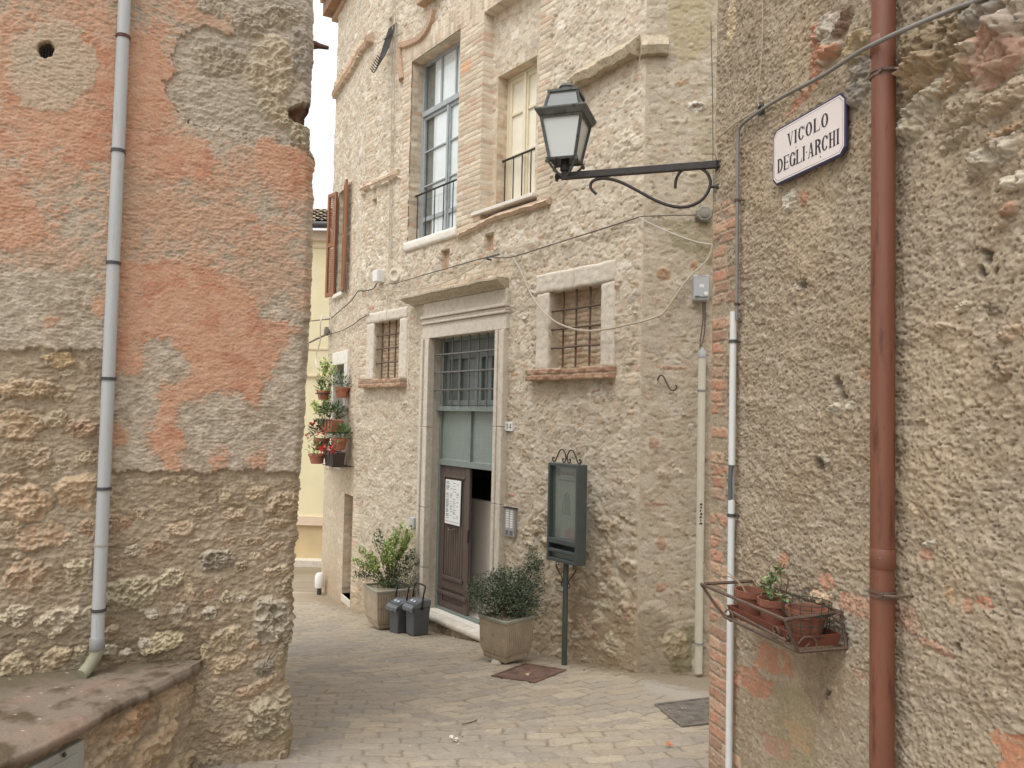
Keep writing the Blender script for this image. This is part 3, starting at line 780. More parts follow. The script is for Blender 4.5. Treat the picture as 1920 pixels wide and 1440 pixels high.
def face_b(S, Z, px, py):
    wx = px + 4 * fbm(S * 3, Z * 3, 3, 203) + 2 * gn(S * 18, Z * 18, 205); wy = py + 4 * fbm(S * 3, Z * 3, 3, 213) + 2 * gn(S * 18, Z * 18, 215)
    H, col, n1, n2 = rubble_base(S, Z, px, py, 220)
    lowz = sm(480, 760, py + 40 * n1); col = col * (1 - .06 * lowz[..., None]); col = mixc(col, (192, 177, 150), lowz * .2)
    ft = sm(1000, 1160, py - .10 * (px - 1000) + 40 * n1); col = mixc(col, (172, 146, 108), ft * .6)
    st = inpoly(wx + 12 * n2, wy + 12 * n2, [(1075, 1090), (1135, 1060), (1190, 1140), (1200, 1260), (1040, 1250), (1060, 1150)]); col = mixc(col, (160, 138, 106), st * .5)
    H, col = stones(_BST, WB, S, Z, H, col, 1200, .004)
    for k, (pl, ver, pro) in enumerate(B_BR):
        t = inpoly(wx, wy, pl).astype(float)
        if not t.any(): continue
        j, bid = bricks(S, Z, .066, .27, .012, 240, vertical=ver)
        wear = 1 if pro > 0 else sm(-.1, .15, n2 + .15)
        t = t * wear
        bc = palette(bid, BRICKC) * (1 + .10 * n2[..., None])
        bc = bc * j[..., None] + lin((206, 190, 164)) * (1 - j[..., None])
        col = col * (1 - .93 * t[..., None]) + bc * .93 * t[..., None]
        H = H * (1 - t) + t * (pro + .008 * j + .003 * n2)
    # recessed blind panel about the second window
    ins = ((S > PAN[0]) & (S < PAN[1]) & (Z > PAN[2]) & (Z < PAN[3])).astype(float)
    rc = ins * (~((S > PAN[0] - .1) & (S < W2[0]) & (Z < W2[3] + .05)))
    H = np.where(ins > 0, H * .5 - .13, H)
    t = (ins > 0) & (S > PAN[0]) & (S < W2[0] + .02) & (Z < W2[3] + .1)
    j, bid = bricks(S, Z, .066, .25, .012, 244); bc = palette(bid, BRICKC) * j[..., None] + lin((206, 190, 164)) * (1 - j[..., None])
    col = np.where((t & (S > W2[0] - .22))[..., None], bc, col)
    tile = inpoly(px, py, [(868, 121), (887, 110), (887, 130), (868, 142)]); col = mixc(col, (222, 168, 124), tile * .9); H = H + tile * .006
    # bricked niches and holes
    for (a, b, c, d), dp in ((N1, .07), (N2, .07), (HL, .16), (HL2, .16)):
        t = ((S > a) & (S < b) & (Z > c) & (Z < d))
        j, bid = bricks(S, Z, .066, .25, .012, 246); bc = palette(bid, [(206, 166, 130), (198, 156, 120), (210, 176, 140)]) * j[..., None] + lin((196, 180, 150)) * (1 - j[..., None])
        H = np.where(t, -dp + .006 * j, H)
        if dp < .1: col = np.where(t[..., None], bc, col)
    ov = np.hypot((px - 743) / 10, (py - 516) / 13); t = (ov < 1); H = np.where(t, .03 * (ov > .6) + .01, H); col = mixc(col, (214, 202, 180), t * .8)
    j = sm(.04, .0, np.abs(S - B_R)); H = H * (1 - j); H = H * sm(B_L, B_L + .05, S)
    for (a, b, c, d) in (W1, W3, W4, WD, W2):
        dd = np.maximum(np.maximum(a - S, S - b), np.maximum(c - Z, Z - d))
        k = sm(.05, .0, dd); tgt = -.13 if (a, b) == W2[:2] else .0
        H = H * (1 - k) + k * (tgt + .012 * (H > .005))
    return S, H, col


HOL = [W1, W2, W3, W4, WD]
hf_wall('wall', WB, coords(B_L, B_R, .0125, extra=[v for w in HOL for v in w[:2]] + list(PAN[:2]) + list(N1[:2]) + list(N2[:2]) + list(HL[:2]) + list(HL2[:2])),
        coords(zB(667, 1160) - .1, zB(672, -20), .0115, extra=[v for w in HOL for v in w[2:]] + list(PAN[2:]) + list(N1[2:]) + list(HL[2:]), olo=-2.2, ohi=S_TOP, ostep=.08), face_b, FINE_MAT, stone, holes=HOL)

C_R = 2.6


def face_c(S, Z, px, py):
    wx = px + 10 * fbm(S * 3, Z * 3, 4, 303) + 3 * gn(S * 18, Z * 18, 305); wy = py + 10 * fbm(S * 3, Z * 3, 4, 313) + 3 * gn(S * 18, Z * 18, 315)
    H, col, n1, n2 = rubble_base(S, Z, px, py, 320)
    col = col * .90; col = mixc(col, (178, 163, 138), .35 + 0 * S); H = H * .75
    for pl, c, a in (([(1255, -40), (1340, -40), (1340, 60), (1300, 125), (1265, 110), (1250, 30)], (172, 156, 110), .6), ([(1240, 410), (1340, 415), (1340, 500), (1300, 470), (1265, 460)], (150, 142, 104), .6),
                     ([(1300, 190), (1340, 190), (1340, 400), (1300, 400)], (168, 154, 116), .4), ([(1190, 1150), (1240, 1140), (1300, 1230), (1300, 1270), (1190, 1270)], (128, 112, 80), .45), ([(1240, 1195), (1302, 1170), (1302, 1262), (1262, 1262)], (120, 116, 72), .6)):
        t = inpoly(wx, wy, pl); col = mixc(col, c, t * a * (.6 + .8 * np.clip(n2 + .5, 0, 1)))
    lst = [(1305, 200, 18, 9, 0, .03, (236, 230, 218), .5), (1308, 199, 11, 4, 0, .0, (120, 96, 78), .1), (1245, 513, 14, 12, .2, .012, (196, 146, 108), .6), (1301, 497, 7, 9, 0, .01, (202, 142, 98), .4), (1278, 155, 14, 4, .15, .01, (206, 150, 108), .3),
           (1262, 690, 28, 4, 0, .008, (196, 150, 116), .3), (1240, 1018, 9, 14, .2, .012, (190, 142, 110), .4), (1240, 1100, 12, 8, .4, .01, (188, 140, 108), .4), (1230, 945, 26, 4, 0, .006, (196, 152, 120), .3), (1265, 1210, 30, 26, 0, .03, (182, 166, 128), .9),
           (1225, 830, 10, 12, 0, .012, (190, 148, 120), .4), (1270, 885, 10, 8, 0, .014, (214, 202, 178), .7), (1240, 890, 12, 10, 0, .012, (204, 184, 154), .5), (1296, 800, 6, 5, 0, .012, (222, 214, 198), .5), (1285, 1100, 10, 6, .3, .012, (206, 186, 154), .5)]
    for k in range(60):
        lst.append((_rs.uniform(1206, 1330), _rs.uniform(20, 1240), _rs.uniform(3, 9), _rs.uniform(2, 5), _rs.uniform(-.5, .5), .01, _rs.choice([(206, 188, 156), (192, 172, 138), (212, 198, 170), (200, 170, 136), (178, 160, 128)]), .6))
    H, col = stones(lst, WC, S, Z, H, col, 1500, .003)
    H = H * sm(0, .05, S)
    return S, H, col


hf_wall('wall', WC, coords(0, WC.s(1360, 720), .0115, ohi=C_R, ostep=.09), coords(WC.z(1205, 1275) - .1, WC.z(1205, -20), .0115, olo=-1.6, ohi=S_TOP, ostep=.09), face_c, FINE_MAT, stone,
        ret_right=((-1.0, .0), (-5.0, .0)))

sA, zA = WA.s, WA.z
A_L = sA(612, 760)
AW1 = (sA(635.5, 430), sA(650, 430), zA(640, 549), zA(640, 360))
AW2 = (sA(628, 760), sA(647, 760), zA(638, 866), zA(638, 684))
AD = (sA(644, 1000), sA(660, 1000), zA(652, 1122), zA(652, 927))


def face_a(S, Z, px, py):
    H, col, n1, n2 = rubble_base(S, Z, px, py, 420)
    wx = px + 5 * n2
    lo = sm(560, 800, py); col = mixc(col, (206, 188, 156), lo * .5); col = col * (1 - .1 * lo[..., None])
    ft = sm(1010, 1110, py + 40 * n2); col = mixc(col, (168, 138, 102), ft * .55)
    pl = inpoly(wx, py, [(600, 880), (664, 880), (664, 1130), (590, 1130)]); H = H * (1 - .7 * pl)
    t = inpoly(wx, py, [(630, 165), (695, 62), (697, 78), (630, 186)]); H = H + t * .07; col = mixc(col, (214, 178, 136), t * .7)
    t = inpoly(wx, py, [(655, 330), (668, 320), (664, 1130), (650, 1130)]) | inpoly(wx, py, [(636, 920), (648, 915), (644, 1120), (634, 1110)])
    j, bid = bricks(S, Z, .066, .27, .012, 440); bc = palette(bid, BRICKC) * j[..., None] + lin((206, 190, 164)) * (1 - j[..., None])
    t = (t * sm(-.15, .1, n2))[..., None]; col = col * (1 - .8 * t) + bc * .8 * t
    H = H * sm(0, -.05, S)
    return S, H, col


hf_wall('wall', WA, coords(A_L, 0, .012, extra=[v for w in (AW1, AW2, AD) for v in w[:2]]), coords(zA(600, 1100) - .15, zA(620, -20), .0125, extra=[v for w in (AW1, AW2, AD) for v in w[2:]], olo=-2.6, ohi=S_TOP, ostep=.09),
        face_a, FINE_MAT, stone, holes=[AW1, AW2, AD], ret_left=((-.4, 0), (-3.5, 0)))
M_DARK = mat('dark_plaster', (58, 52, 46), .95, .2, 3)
# closed rear and roof, so that the rooms behind the openings are dark
ctr = WB.P((B_L + B_R) / 2, 0, -3.0)
pts = [WC.P(C_R, 0, -.02), WC.P(0, 0, -.05), WB.P(B_L, 0, -.05), WA.P(A_L, 0, -.02), WA.P(A_L, 0, -3.6), WC.P(C_R, 0, -5.2)]
mb = MB(); ov = []
for p in pts:
    v = p - ctr; v[2] = 0; ov.append(ctr + v * 1.07 + np.array([0, 0, S_TOP + 1.6 - 0]))
for i, p in enumerate(ov): p[2] = S_TOP - .02
mb.prism(ov, (0, 0, .22)); mb.build('roof', M_TILE, stone)
mb = MB()
for a, b in ((3, 4), (4, 5), (5, 0)):
    p, q = pts[a], pts[b]; mb.poly([p + [0, 0, -2.5], q + [0, 0, -2.5], q + [0, 0, S_TOP], p + [0, 0, S_TOP]])
mb.build('rear_wall', M_DARK, stone)
# ================================================================== ground
G_MAT = attr_mat('paving_stone', rough=.8, fine=60.0, var=.13, bump=.35, bdist=.006, spec=.3)
gx = np.unique(np.round(np.concatenate([np.arange(-40, -3.2, 1.5), np.arange(-3.2, -1.6, .025), np.arange(-1.6, 1.7, .0125), np.arange(1.7, 3, .1), np.arange(3, 41, 2.0)]), 4))
gy = [-30, -20, -12, -6, -3, 0, 1, 2, 3, 3.5]
y = 3.9
while y < 17: gy.append(y); y += max(.008, .0016 * y * y / 4)
gy += [17, 18, 19, 20, 22, 25, 30, 40, 60, 90]
X, Y = np.meshgrid(gx, np.array(gy))
Zg = gz(Y)
db = 5.5 - (X * nB[0] + Y * nB[1])
wob = .10 * gn(X * .9, Y * .9, 901) + .03 * gn(X * 3, Y * 3, 902)
u2 = X * .79 + Y * .61 + wob; v2 = -X * .61 + Y * .79 + wob           # zone 2: courses run towards the facade
u1 = X * .985 + Y * .17 + wob; v1 = -X * .17 + Y * .985 + wob
z1 = sm(.03, -.03, Y - (5.42 - .10 * X + .05 * gn(X * 2, Y * 0, 905)) - np.maximum(0, -.35 - X) * .9)
ja, ia = bricks(u2, v2, .15, .31, .016, 910, wob=.035); jb, ib = bricks(u1, v1, .135, .25, .016, 920, wob=.035)
j = np.where(z1 > .5, jb, ja); idv = np.where(z1 > .5, ib, ia)
n1 = fbm(X * 1.2, Y * 1.2, 4, 930); n2 = fbm(X * 8, Y * 8, 5, 931, .6); n3 = fbm(X * 30, Y * 30, 3, 932)
pc = palette(idv, [(174, 159, 136), (167, 154, 135), (178, 163, 138), (160, 149, 134), (172, 158, 138), (181, 166, 142), (164, 152, 135), (172, 155, 131)])
pc = pc * (1 + .14 * n2[..., None] + .08 * n3[..., None])
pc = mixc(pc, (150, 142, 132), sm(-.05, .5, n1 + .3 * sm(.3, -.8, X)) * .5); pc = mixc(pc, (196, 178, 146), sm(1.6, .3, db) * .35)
worn = sm(-.25, .3, fbm(X * 2.3, Y * 2.3, 4, 935))
jc = lin((134, 122, 102)) * (1 + .2 * n3[..., None]); jm = np.clip(j + .42 * worn, 0, 1)[..., None]
gc = pc * jm + jc * (1 - jm)
cement = sm(.03, -.03, (np.hypot((X - 1.62) / .42, (Y - 6.75) / .55) - 1) + .25 * n2); gc = mixc(gc, (176, 168, 154), cement * .8)
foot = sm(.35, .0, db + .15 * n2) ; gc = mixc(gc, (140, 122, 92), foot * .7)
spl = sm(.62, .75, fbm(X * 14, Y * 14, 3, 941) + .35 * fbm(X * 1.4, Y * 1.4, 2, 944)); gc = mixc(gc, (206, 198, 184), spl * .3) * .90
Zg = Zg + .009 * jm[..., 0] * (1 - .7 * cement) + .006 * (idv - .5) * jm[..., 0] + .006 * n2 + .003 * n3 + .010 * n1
me = raw_mesh('ground', np.stack([X, Y, Zg], -1).reshape(-1, 3), grid_faces(*X.shape), gc.reshape(-1, 3))
ground = link('ground', me, G_MAT, None); ground['kind'] = 'structure'
# ================================================================== openings of the stone building
M_TRAV = mat('travertine', (208, 198, 180), .85, .12, 14, .35, 50, col2=(180, 167, 146), thr=.58)
M_WHITE = mat('white_stone', (226, 220, 208), .8, .08, 10, .25, 60)
M_BLUEW = mat('blue_grey_paint', (158, 167, 170), .5, .12, 12, .1, 80, col2=(116, 126, 130), thr=.62)
M_CREAM = mat('cream_paint', (228, 216, 184), .5, .06, 10)
M_SKYREFL = mat('sky_reflection_white', (240, 242, 242), .9, .04, 4)
M_GLASS = glass_mat('window_glass', (.93, .96, .96))
M_IRON = mat('wrought_iron', (62, 58, 56), .55, .25, 30, .2, 120, metal=.3, col2=(92, 66, 50), thr=.62)
M_RUST = mat('rusty_iron', (98, 80, 68), .75, .3, 40, .3, 120, col2=(114, 80, 58), thr=.52)
M_BRKS = mat('old_brick', (176, 128, 98), .92, .25, 22, .7, 60, col2=(190, 168, 140), thr=.56)
M_WOOD = mat('shutter_wood', (150, 92, 50), .5, .2, 16, .1, 60, stretch=(1, 1, .12))
M_DOOR = mat('weathered_door_wood', (96, 80, 72), .6, .25, 40, .25, 90, col2=(122, 106, 96), thr=.6, stretch=(1, 1, .08))
M_TEAL = mat('grey_green_paint', (124, 138, 132), .5, .1, 14, .1, 80, col2=(106, 118, 112), thr=.62)
M_WGLASS = mat('wired_glass', (158, 170, 162), .28, .06, 6, .25, 140, spec=.5)
M_DADO = mat('taupe_gloss_paint', (200, 190, 178), .5, .08, 3)
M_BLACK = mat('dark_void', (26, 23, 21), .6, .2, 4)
REV_MAT = attr_mat('reveal_masonry', fine=60.0, var=.14, bump=.4, bdist=.008)


def reveal(W, rect, d, parent, brick=True, base=(206, 188, 160), seed=0, o0=0.0):
    s0, s1, z0, z1 = rect
    V, Q, K = [], [], []
    def sheet(P, A, B):
        n = sum(len(v) for v in V); j, bid = bricks(A, B, .066, .25, .012, 600 + seed)
        c = palette(bid, BRICKC) * j[..., None] + lin((204, 188, 162)) * (1 - j[..., None]) if brick else np.broadcast_to(lin(base), A.shape + (3,)).copy()
        c = c * (1 + .16 * fbm(A * 9, B * 9, 4, 610 + seed)[..., None])
        V.append(P.reshape(-1, 3)); Q.append(grid_faces(*A.shape) + n); K.append(c.reshape(-1, 3))
    of = np.arange(0, d + .02, .02); zz = np.arange(z0, z1 + .02, .02); zz[-1] = z1; ss = np.linspace(s0, s1, max(4, int((s1 - s0) / .025)))
    O, Z = np.meshgrid(of, zz); rg = .006 * fbm(O * 20, Z * 20, 3, 620 + seed)
    sheet(W.P(s0 + rg, Z, o0 - O), O, Z); sheet(W.P(s1 - rg, Z, o0 - O)[:, ::-1], O[:, ::-1], Z)
    S, O = np.meshgrid(ss, of)
    sheet(W.P(S, z1 - .004 * gn(S * 15, O * 15, 3), o0 - O), S, O); sheet(W.P(S, z0, o0 - O)[:, ::-1], S[:, ::-1], O)
    me = raw_mesh('reveal', np.concatenate(V) - WLOC[parent.name], np.concatenate(Q), np.concatenate(K)); return link('reveal', me, REV_MAT, parent)


def slab(name, W, s0, s1, z0, z1, o0, o1, m, parent, rough=.006, step=.018, rnd=.012, seed=0, pits=.5):
    """A dressed stone block: relief front, worn edges, returns to the wall."""
    S, Z = np.meshgrid(np.linspace(s0, s1, max(4, int((s1 - s0) / step))), np.linspace(z0, z1, max(4, int((z1 - z0) / step))))
    e = np.minimum(np.minimum(S - s0, s1 - S), np.minimum(Z - z0, z1 - Z))
    H = o1 + rough * fbm(S * 14, Z * 14, 4, 640 + seed) - rnd * (1 - np.clip(e / (rnd * 1.6), 0, 1)) ** 2 - pits * .012 * sm(.35, .6, gn(S * 30, Z * 38, 650 + seed))
    wv = rough * 1.2 * gn(S * 9, Z * 9, 660 + seed)
    S = np.pad(S + wv, 1, 'edge'); Z = np.pad(Z + wv, 1, 'edge'); H = np.pad(H, 1, constant_values=o0)
    me = raw_mesh(name, W.P(S, Z, H).reshape(-1, 3) - WLOC[parent.name], grid_faces(*S.shape)); return link(name, me, m, parent)


def grille(W, parent, s0, s1, z0, z1, off, vs, hs, r, m, name='grille'):
    mb = MB()
    for v in vs: mb.tube([W.P(v, z0, off), W.P(v, z1, off)], r, 8)
    for k, h in enumerate(hs): mb.tube([W.P(s0, h, off + r), W.P(s0 + (s1 - s0) * .5, h + .004 * (k - 1), off + r * 1.3), W.P(s1, h, off + r)], r, 8)
    return mb.build(name, m, parent, smooth=True)


def leafframe(mb, W, a, b, c, d, o0, o1, w=.05):
    mb.wbox(W, a, a + w, c, d, o0, o1); mb.wbox(W, b - w, b, c, d, o0, o1)
    mb.wbox(W, a + w, b - w, c, c + w, o0, o1 - .001); mb.wbox(W, a + w, b - w, d - w, d, o0, o1 - .001)


# --- tall grey-blue window
s0, s1, z0, z1 = W1; D = .18
wn = MB(); leafframe(wn, WB, s0 - .02, s1 + .02, z0, z1 + .02, -D - .06, -D, .055)
zt = zB(828, 196, -D); wn.wbox(WB, s0 + .035, s1 - .035, zt - .05, zt + .03, -D - .055, -D + .02)
win = wn.build('window', M_BLUEW, stone, bevel=.006); win['label'] = 'tall grey blue casement window above the door'
mb = MB(); mid = sB(838, 300, -D); zk = zB(815, 404, -D)
mb.wbox(WB, sB(826, 150, -D) - .016, sB(826, 150, -D) + .016, zt + .031, z1 - .035, -D - .045, -D - .012)
mb.wbox(WB, sB(853.5, 120, -D) - .014, sB(853.5, 120, -D) + .014, zt + .031, z1 - .035, -D - .045, -D - .012)
for a, b in ((s0 + .036, mid - .002), (mid + .002, s1 - .036)):
    leafframe(mb, WB, a, b, z0 + .05, zt - .052, -D - .05, -D - .008, .045)
    for zz in (zB(815, 276, -D), zB(815, 341, -D)): mb.wbox(WB, a + .046, b - .046, zz - .012, zz + .012, -D - .046, -D - .014)
    mb.wbox(WB, a + .046, b - .046, zk - .03, zk + .03, -D - .048, -D - .011)
mb.wbox(WB, mid - .022, mid + .022, z0 + .05, zt - .052, -D - .006, -D + .008)
mb.build('sash', M_BLUEW, win, bevel=.004)
mb = MB(); mb.poly([WB.P(s0, z0, -D - .035), WB.P(s1, z0, -D - .035), WB.P(s1, z1, -D - .035), WB.P(s0, z1, -D - .035)]); mb.build('pane', M_GLASS, win)
mb = MB(); mb.wbox(WB, s0 + (mid - s0) * .40, s1 - .0, z0 + .06, z1 - .02, -D - .045, -D - .04)
mb.build('sky_reflection', M_SKYREFL, win)  # white sheet added close behind the glass, standing in for reflected sky
mb = MB(); mb.wbox(WB, s0 - .01, s1 + .01, z0, z1, -D - .085, -D - .07); mb.build('dim_glass_sheet', mat('dim_glass_grey', (134, 136, 132), .9), win)  # added grey sheet: dim interior shade at the left of the panes, as colour
reveal(WB, W1, D, stone, seed=1)
slab('sill', WB, sB(761, 462), sB(858, 430), zB(810, 458), z0 + .0, -.05, .05, M_WHITE, stone, .003, .02, seed=4)
mb = MB(); mb.wbox(WB, s0, s1, z0 - .03, z0 + .004, -D - .05, -.04); mb.build('sill', M_WHITE, stone)
zr = zB(816, 345); mb = MB(); mb.tube([WB.P(s0 - .02, zr, -.11), WB.P(s1 + .01, zr, -.11)], .014, 8)
for k in range(6):
    t = s0 + .06 + (s1 - s0 - .1) * k / 5; mb.tube([WB.P(t, z0 - .02, -.11), WB.P(t, zr, -.11)], .008, 6)
mb.build('railing', M_IRON, stone, smooth=True)

# --- cream window in the blind panel
s0, s1, z0, z1 = W2; D = .28; P0 = -.13
wn = MB(); leafframe(wn, WB, s0 - .02, s1 + .02, z0, z1 + .02, -D - .06, -D, .05)
win = wn.build('window', M_CREAM, stone, bevel=.005); win['label'] = 'cream painted casement window with a low railing'
mid = sB(983, 250, -D); mb = MB()
for a, b in ((s0 + .031, mid - .002), (mid + .002, s1 - .031)):
    leafframe(mb, WB, a, b, z0 + .05, z1 - .032, -D - .05, -D - .008, .05)
    for zz in (zB(963, 214, -D), zB(963, 290, -D)): mb.wbox(WB, a + .051, b - .051, zz - .016, zz + .016, -D - .046, -D - .014)
mb.wbox(WB, mid - .025, mid + .025, z0 + .05, z1 - .032, -D - .006, -D + .01)
mb.build('sash', M_CREAM, win, bevel=.004)
mb = MB(); mb.wbox(WB, s0 - .05, s1 + .05, z0, z1, -D - .043, -D - .036); mb.build('shutter_panel', mat('pale_cream_board', (236, 228, 204), .6, .05, 6), win)
reveal(WB, W2, D + P0, stone, seed=2, o0=P0)
mb = MB(); mb.wbox(WB, sB(889, 400), sB(1004, 368), zB(945, 388), zB(945, 381.5), -.2, .05); mb.build('sill', M_WHITE, stone, bevel=.006)
zr = zB(970, 272); mb = MB(); mb.tube([WB.P(s0 - .02, zr, -.23), WB.P(s1 + .0, zr, -.23)], .014, 8)
for k in range(5):
    t = s0 + .05 + (s1 - s0 - .08) * k / 4; mb.tube([WB.P(t, z0 - .0, -.23), WB.P(t, zr, -.23)], .008, 6)
mb.build('railing', M_IRON, stone, smooth=True)

# --- the two small barred windows
BR_MAT = attr_mat('infill_brick', fine=60.0, var=.15, bump=.5)


def barred(rect, jl, jr, zl, depth, sill, vs, hs, label, seed, lean=0):
    s0, s1, z0, z1 = rect
    S, Z = np.meshgrid(np.arange(s0 - .03, s1 + .04, .012), np.arange(z0 - .06, z1 + .04, .012))
    j, bid = bricks(S, Z, .062, .23, .016, 680 + seed, wob=.02)
    c = palette(bid, [(196, 164, 130), (186, 150, 118), (204, 176, 144), (192, 170, 140)]) * j[..., None] + lin((190, 172, 144)) * (1 - j[..., None])
    n = fbm(S * 10, Z * 10, 4, 690 + seed); c = mixc(c * (1 + .15 * n[..., None]), (196, 178, 150), sm(-.05, .3, n) * .7)
    me = raw_mesh('bricked_window', WB.P(S, Z, -depth + .014 * j + .016 * n).reshape(-1, 3) - WLOC[stone.name], grid_faces(*S.shape), c.reshape(-1, 3))
    w = link('bricked_window', me, BR_MAT, stone); w['label'] = label
    reveal(WB, rect, depth, stone, brick=False, base=(200, 186, 162), seed=seed)
    slab('jamb', WB, jl, s0, z0, z1 + .0, -.03, .022, M_TRAV, w, seed=seed); slab('jamb', WB, s1, jr, z0, z1, -.03, .022, M_TRAV, w, seed=seed + 1)
    sp = jl + (jr - jl) * .5
    slab('lintel', WB, jl - .01, sp - .004, z1, zl, -.03, .026, M_TRAV, w, seed=seed + 2); slab('lintel', WB, sp + .004, jr - .02 * lean, z1, zl, -.03, .024, M_TRAV, w, seed=seed + 3)
    a, b, zb = sill
    S, Z = np.meshgrid(np.arange(a, b, .011), np.arange(zb, z0 + .011, .0095))
    j, bid = bricks(S, Z, (z0 - zb) / 2.02, .24, .012, 700 + seed, z0=zb)
    c = palette(bid, [(176, 130, 102), (164, 122, 96), (182, 142, 112), (170, 138, 112)]) * j[..., None] + lin((178, 160, 132)) * (1 - j[..., None])
    n = fbm(S * 14, Z * 14, 4, 710 + seed); c = mixc(c * (1 + .2 * n[..., None]), (170, 150, 116), sm(.05, .4, n) * .6)
    H = .10 + .012 * j + .014 * n
    S = np.pad(S, 1, 'edge'); Z = np.pad(Z, 1, 'edge'); H = np.pad(H, 1, constant_values=-.05); c = np.pad(c, ((1, 1), (1, 1), (0, 0)), 'edge')
    me = raw_mesh('brick_sill', WB.P(S, Z, H).reshape(-1, 3) - WLOC[stone.name], grid_faces(*S.shape), c.reshape(-1, 3)); link('brick_sill', me, BR_MAT, w)
    grille(WB, w, s0 - .02, s1 + .02, z0 - .01, z1 + .02, -.05, vs, hs, .012, M_RUST)


x = -.05
barred(W3, sB(1007, 610), sB(1154, 610), zB(1081, 502), .16, (sB(999, 700), sB(1157, 700), zB(1078, 713)), [sB(v, 620, x) for v in (1056, 1080, 1106)], [zB(1080, v, x) for v in (578, 614, 650)],
       'larger bricked up window with iron bars and brick sill, beside the doorway', 10)
barred(W4, sB(688, 660), sB(764.5, 660), zB(726, 582), .16, (sB(684, 720), sB(763, 720), zB(724, 727)), [sB(v, 660, x) for v in (716.5, 729, 741.5)], [zB(728, v, x) for v in (628, 653, 680)],
       'smaller bricked up window with iron bars at the left of the doorway', 20, 1)

# --- carved doorway
s0, s1, z0, z1 = WD
zf = zB(850, 1171, .13)
jl, jr = sB(793, 850), sB(950, 850)
for (a, b, o) in ((jl, jl + .06, .085), (jl + .06, jl + .12, .06), (jl + .12, s0 + .015, .075)):
    zz = [z0 - .1, zB(790, 1060), zB(790, 948), zB(790, 800), z1 + .0]
    for k in range(4): MB().wbox(WB, a + .002, b - .002, zz[k] + .003, zz[k + 1] - .003, -.03, o).build('jamb', M_TRAV, stone, bevel=.007)
for (a, b, o) in ((s1 - .015, s1 + .045, .075), (s1 + .045, jr - .05, .06), (jr - .05, jr, .085)):
    zz = [z0 - .1, zB(940, 945), zB(940, 800), z1 + .0]
    for k in range(3): MB().wbox(WB, a + .002, b - .002, zz[k] + .003, zz[k + 1] - .003, -.03, o).build('jamb', M_TRAV, stone, bevel=.007)
zl = [z1, zB(870, 600), zB(870, 595), zB(870, 589), zB(870, 583), zB(870, 557)]
for k, o in enumerate((.055, .085, .065, .095, .05)):
    e = (.02, .05, .03, .055, .0)[k]
    MB().wbox(WB, jl - e * .3, jr + e * .3, zl[k] + .0015, zl[k + 1] - .0015, -.03, o).build('lintel', M_TRAV, stone, bevel=.008)
c0, c1, zc0 = sB(774, 572), sB(960, 536), zl[5]; hc = zB(868, 541) - zc0
pr = [(-.03, 0), (.07, 0), (.08, .16), (.12, .28), (.15, .32), (.20, .62), (.235, .70), (.235, .92), (.20, 1.0), (-.03, 1.12)]
rings = []
for k in range(40):
    t = k / 39; s = c0 + (c1 - c0) * t; e = max(0, 1 - k / 2.0, 1 - (39 - k) / 2.0) * 0
    n = .010 * gn(np.array(s * 6.0), np.array(1.3), 5) + .005 * gn(np.array(s * 30.0), np.array(2.3), 6)
    rings.append([WB.P(s if 0 < k < 39 else s + (.07 - .3 * max(o, 0)) * (1 if k == 0 else -1), zc0 + hc * h + float(n) * h, o + (float(n) if o > 0 else 0)) for o, h in pr])
M_CORN = mat('lichened_stone', (190, 176, 150), .9, .18, 16, .6, 60, col2=(128, 118, 84), thr=.56)
MB().loft(rings).build('cornice', M_CORN, stone)
reveal(WB, (s0, s1, zf - .02, z1), .5, stone, brick=False, base=(196, 184, 164), seed=6)
# joinery
D = .14
door = MB(); leafframe(door, WB, s0 - .01, s1 + .01, zf - .02, z1 + .01, -D - .08, -D, .05)
dr = door.build('door_frame', M_TEAL, stone, bevel=.005)
zt, zg, zg2 = zB(874, 766, -D), zB(874, 867, -D), zB(874, 877, -D)
mb = MB(); mb.wbox(WB, s0 + .0, s1 - .0, zt - .035, zt + .03, -D - .09, -D + .06); mb.wbox(WB, s0 + .041, s1 - .041, zg2, zg + .01, -D - .07, -D + .012)
xm = sB(881, 820, -D); mb.wbox(WB, xm - .02, xm + .02, zg + .011, zt - .036, -D - .06, -D + .004)
mb.build('transom_bar', M_TEAL, dr, bevel=.004)
mb = MB(); mb.wbox(WB, s0 + .03, s1 - .03, zg, zt, -D - .045, -D - .035); mb.build('wired_glass', M_WGLASS, dr)
mb = MB()                                                           # wire mesh in the glass
for k in range(46):
    a = s0 + .05 + (s1 - s0 - .1) * k / 45; mb.wbox(WB, a - .0012, a + .0012, zg + .03, zt - .05, -D - .0345, -D - .033)
for k in range(36):
    h = zg + .03 + (zt - zg - .08) * k / 35; mb.wbox(WB, s0 + .05, s1 - .05, h - .0012, h + .0012, -D - .033, -D - .0315)
mb.build('wire_mesh', mat('grey_wire', (118, 140, 134), .5), dr)
M_GREY = mat('blue_grey_board', (120, 128, 126), .55, .12, 8, col2=(98, 106, 106), thr=.6)
mb = MB(); mb.wbox(WB, s0 + .02, s1 - .02, zt + .03, z1, -D - .14, -D - .11); tw = mb.build('transom_window', mat('dim_pane', (102, 112, 110), .25, .08, 5, spec=.6), dr)
mb = MB(); zz = z1 - (z1 - zt) * .22
leafframe(mb, WB, s0 + .045, xm + .05, zt + .04, zz, -D - .11, -D - .07, .07); leafframe(mb, WB, xm + .055, s1 - .045, zt + .04, zz, -D - .11, -D - .07, .07)
for a in (sB(852, 720, -D), sB(910, 700, -D)): mb.wbox(WB, a - .03, a + .03, zt + .11, zz - .075, -D - .108, -D - .075)
mb.wbox(WB, s0 + .045, s1 - .045, zz + .005, z1, -D - .109, -D - .08)
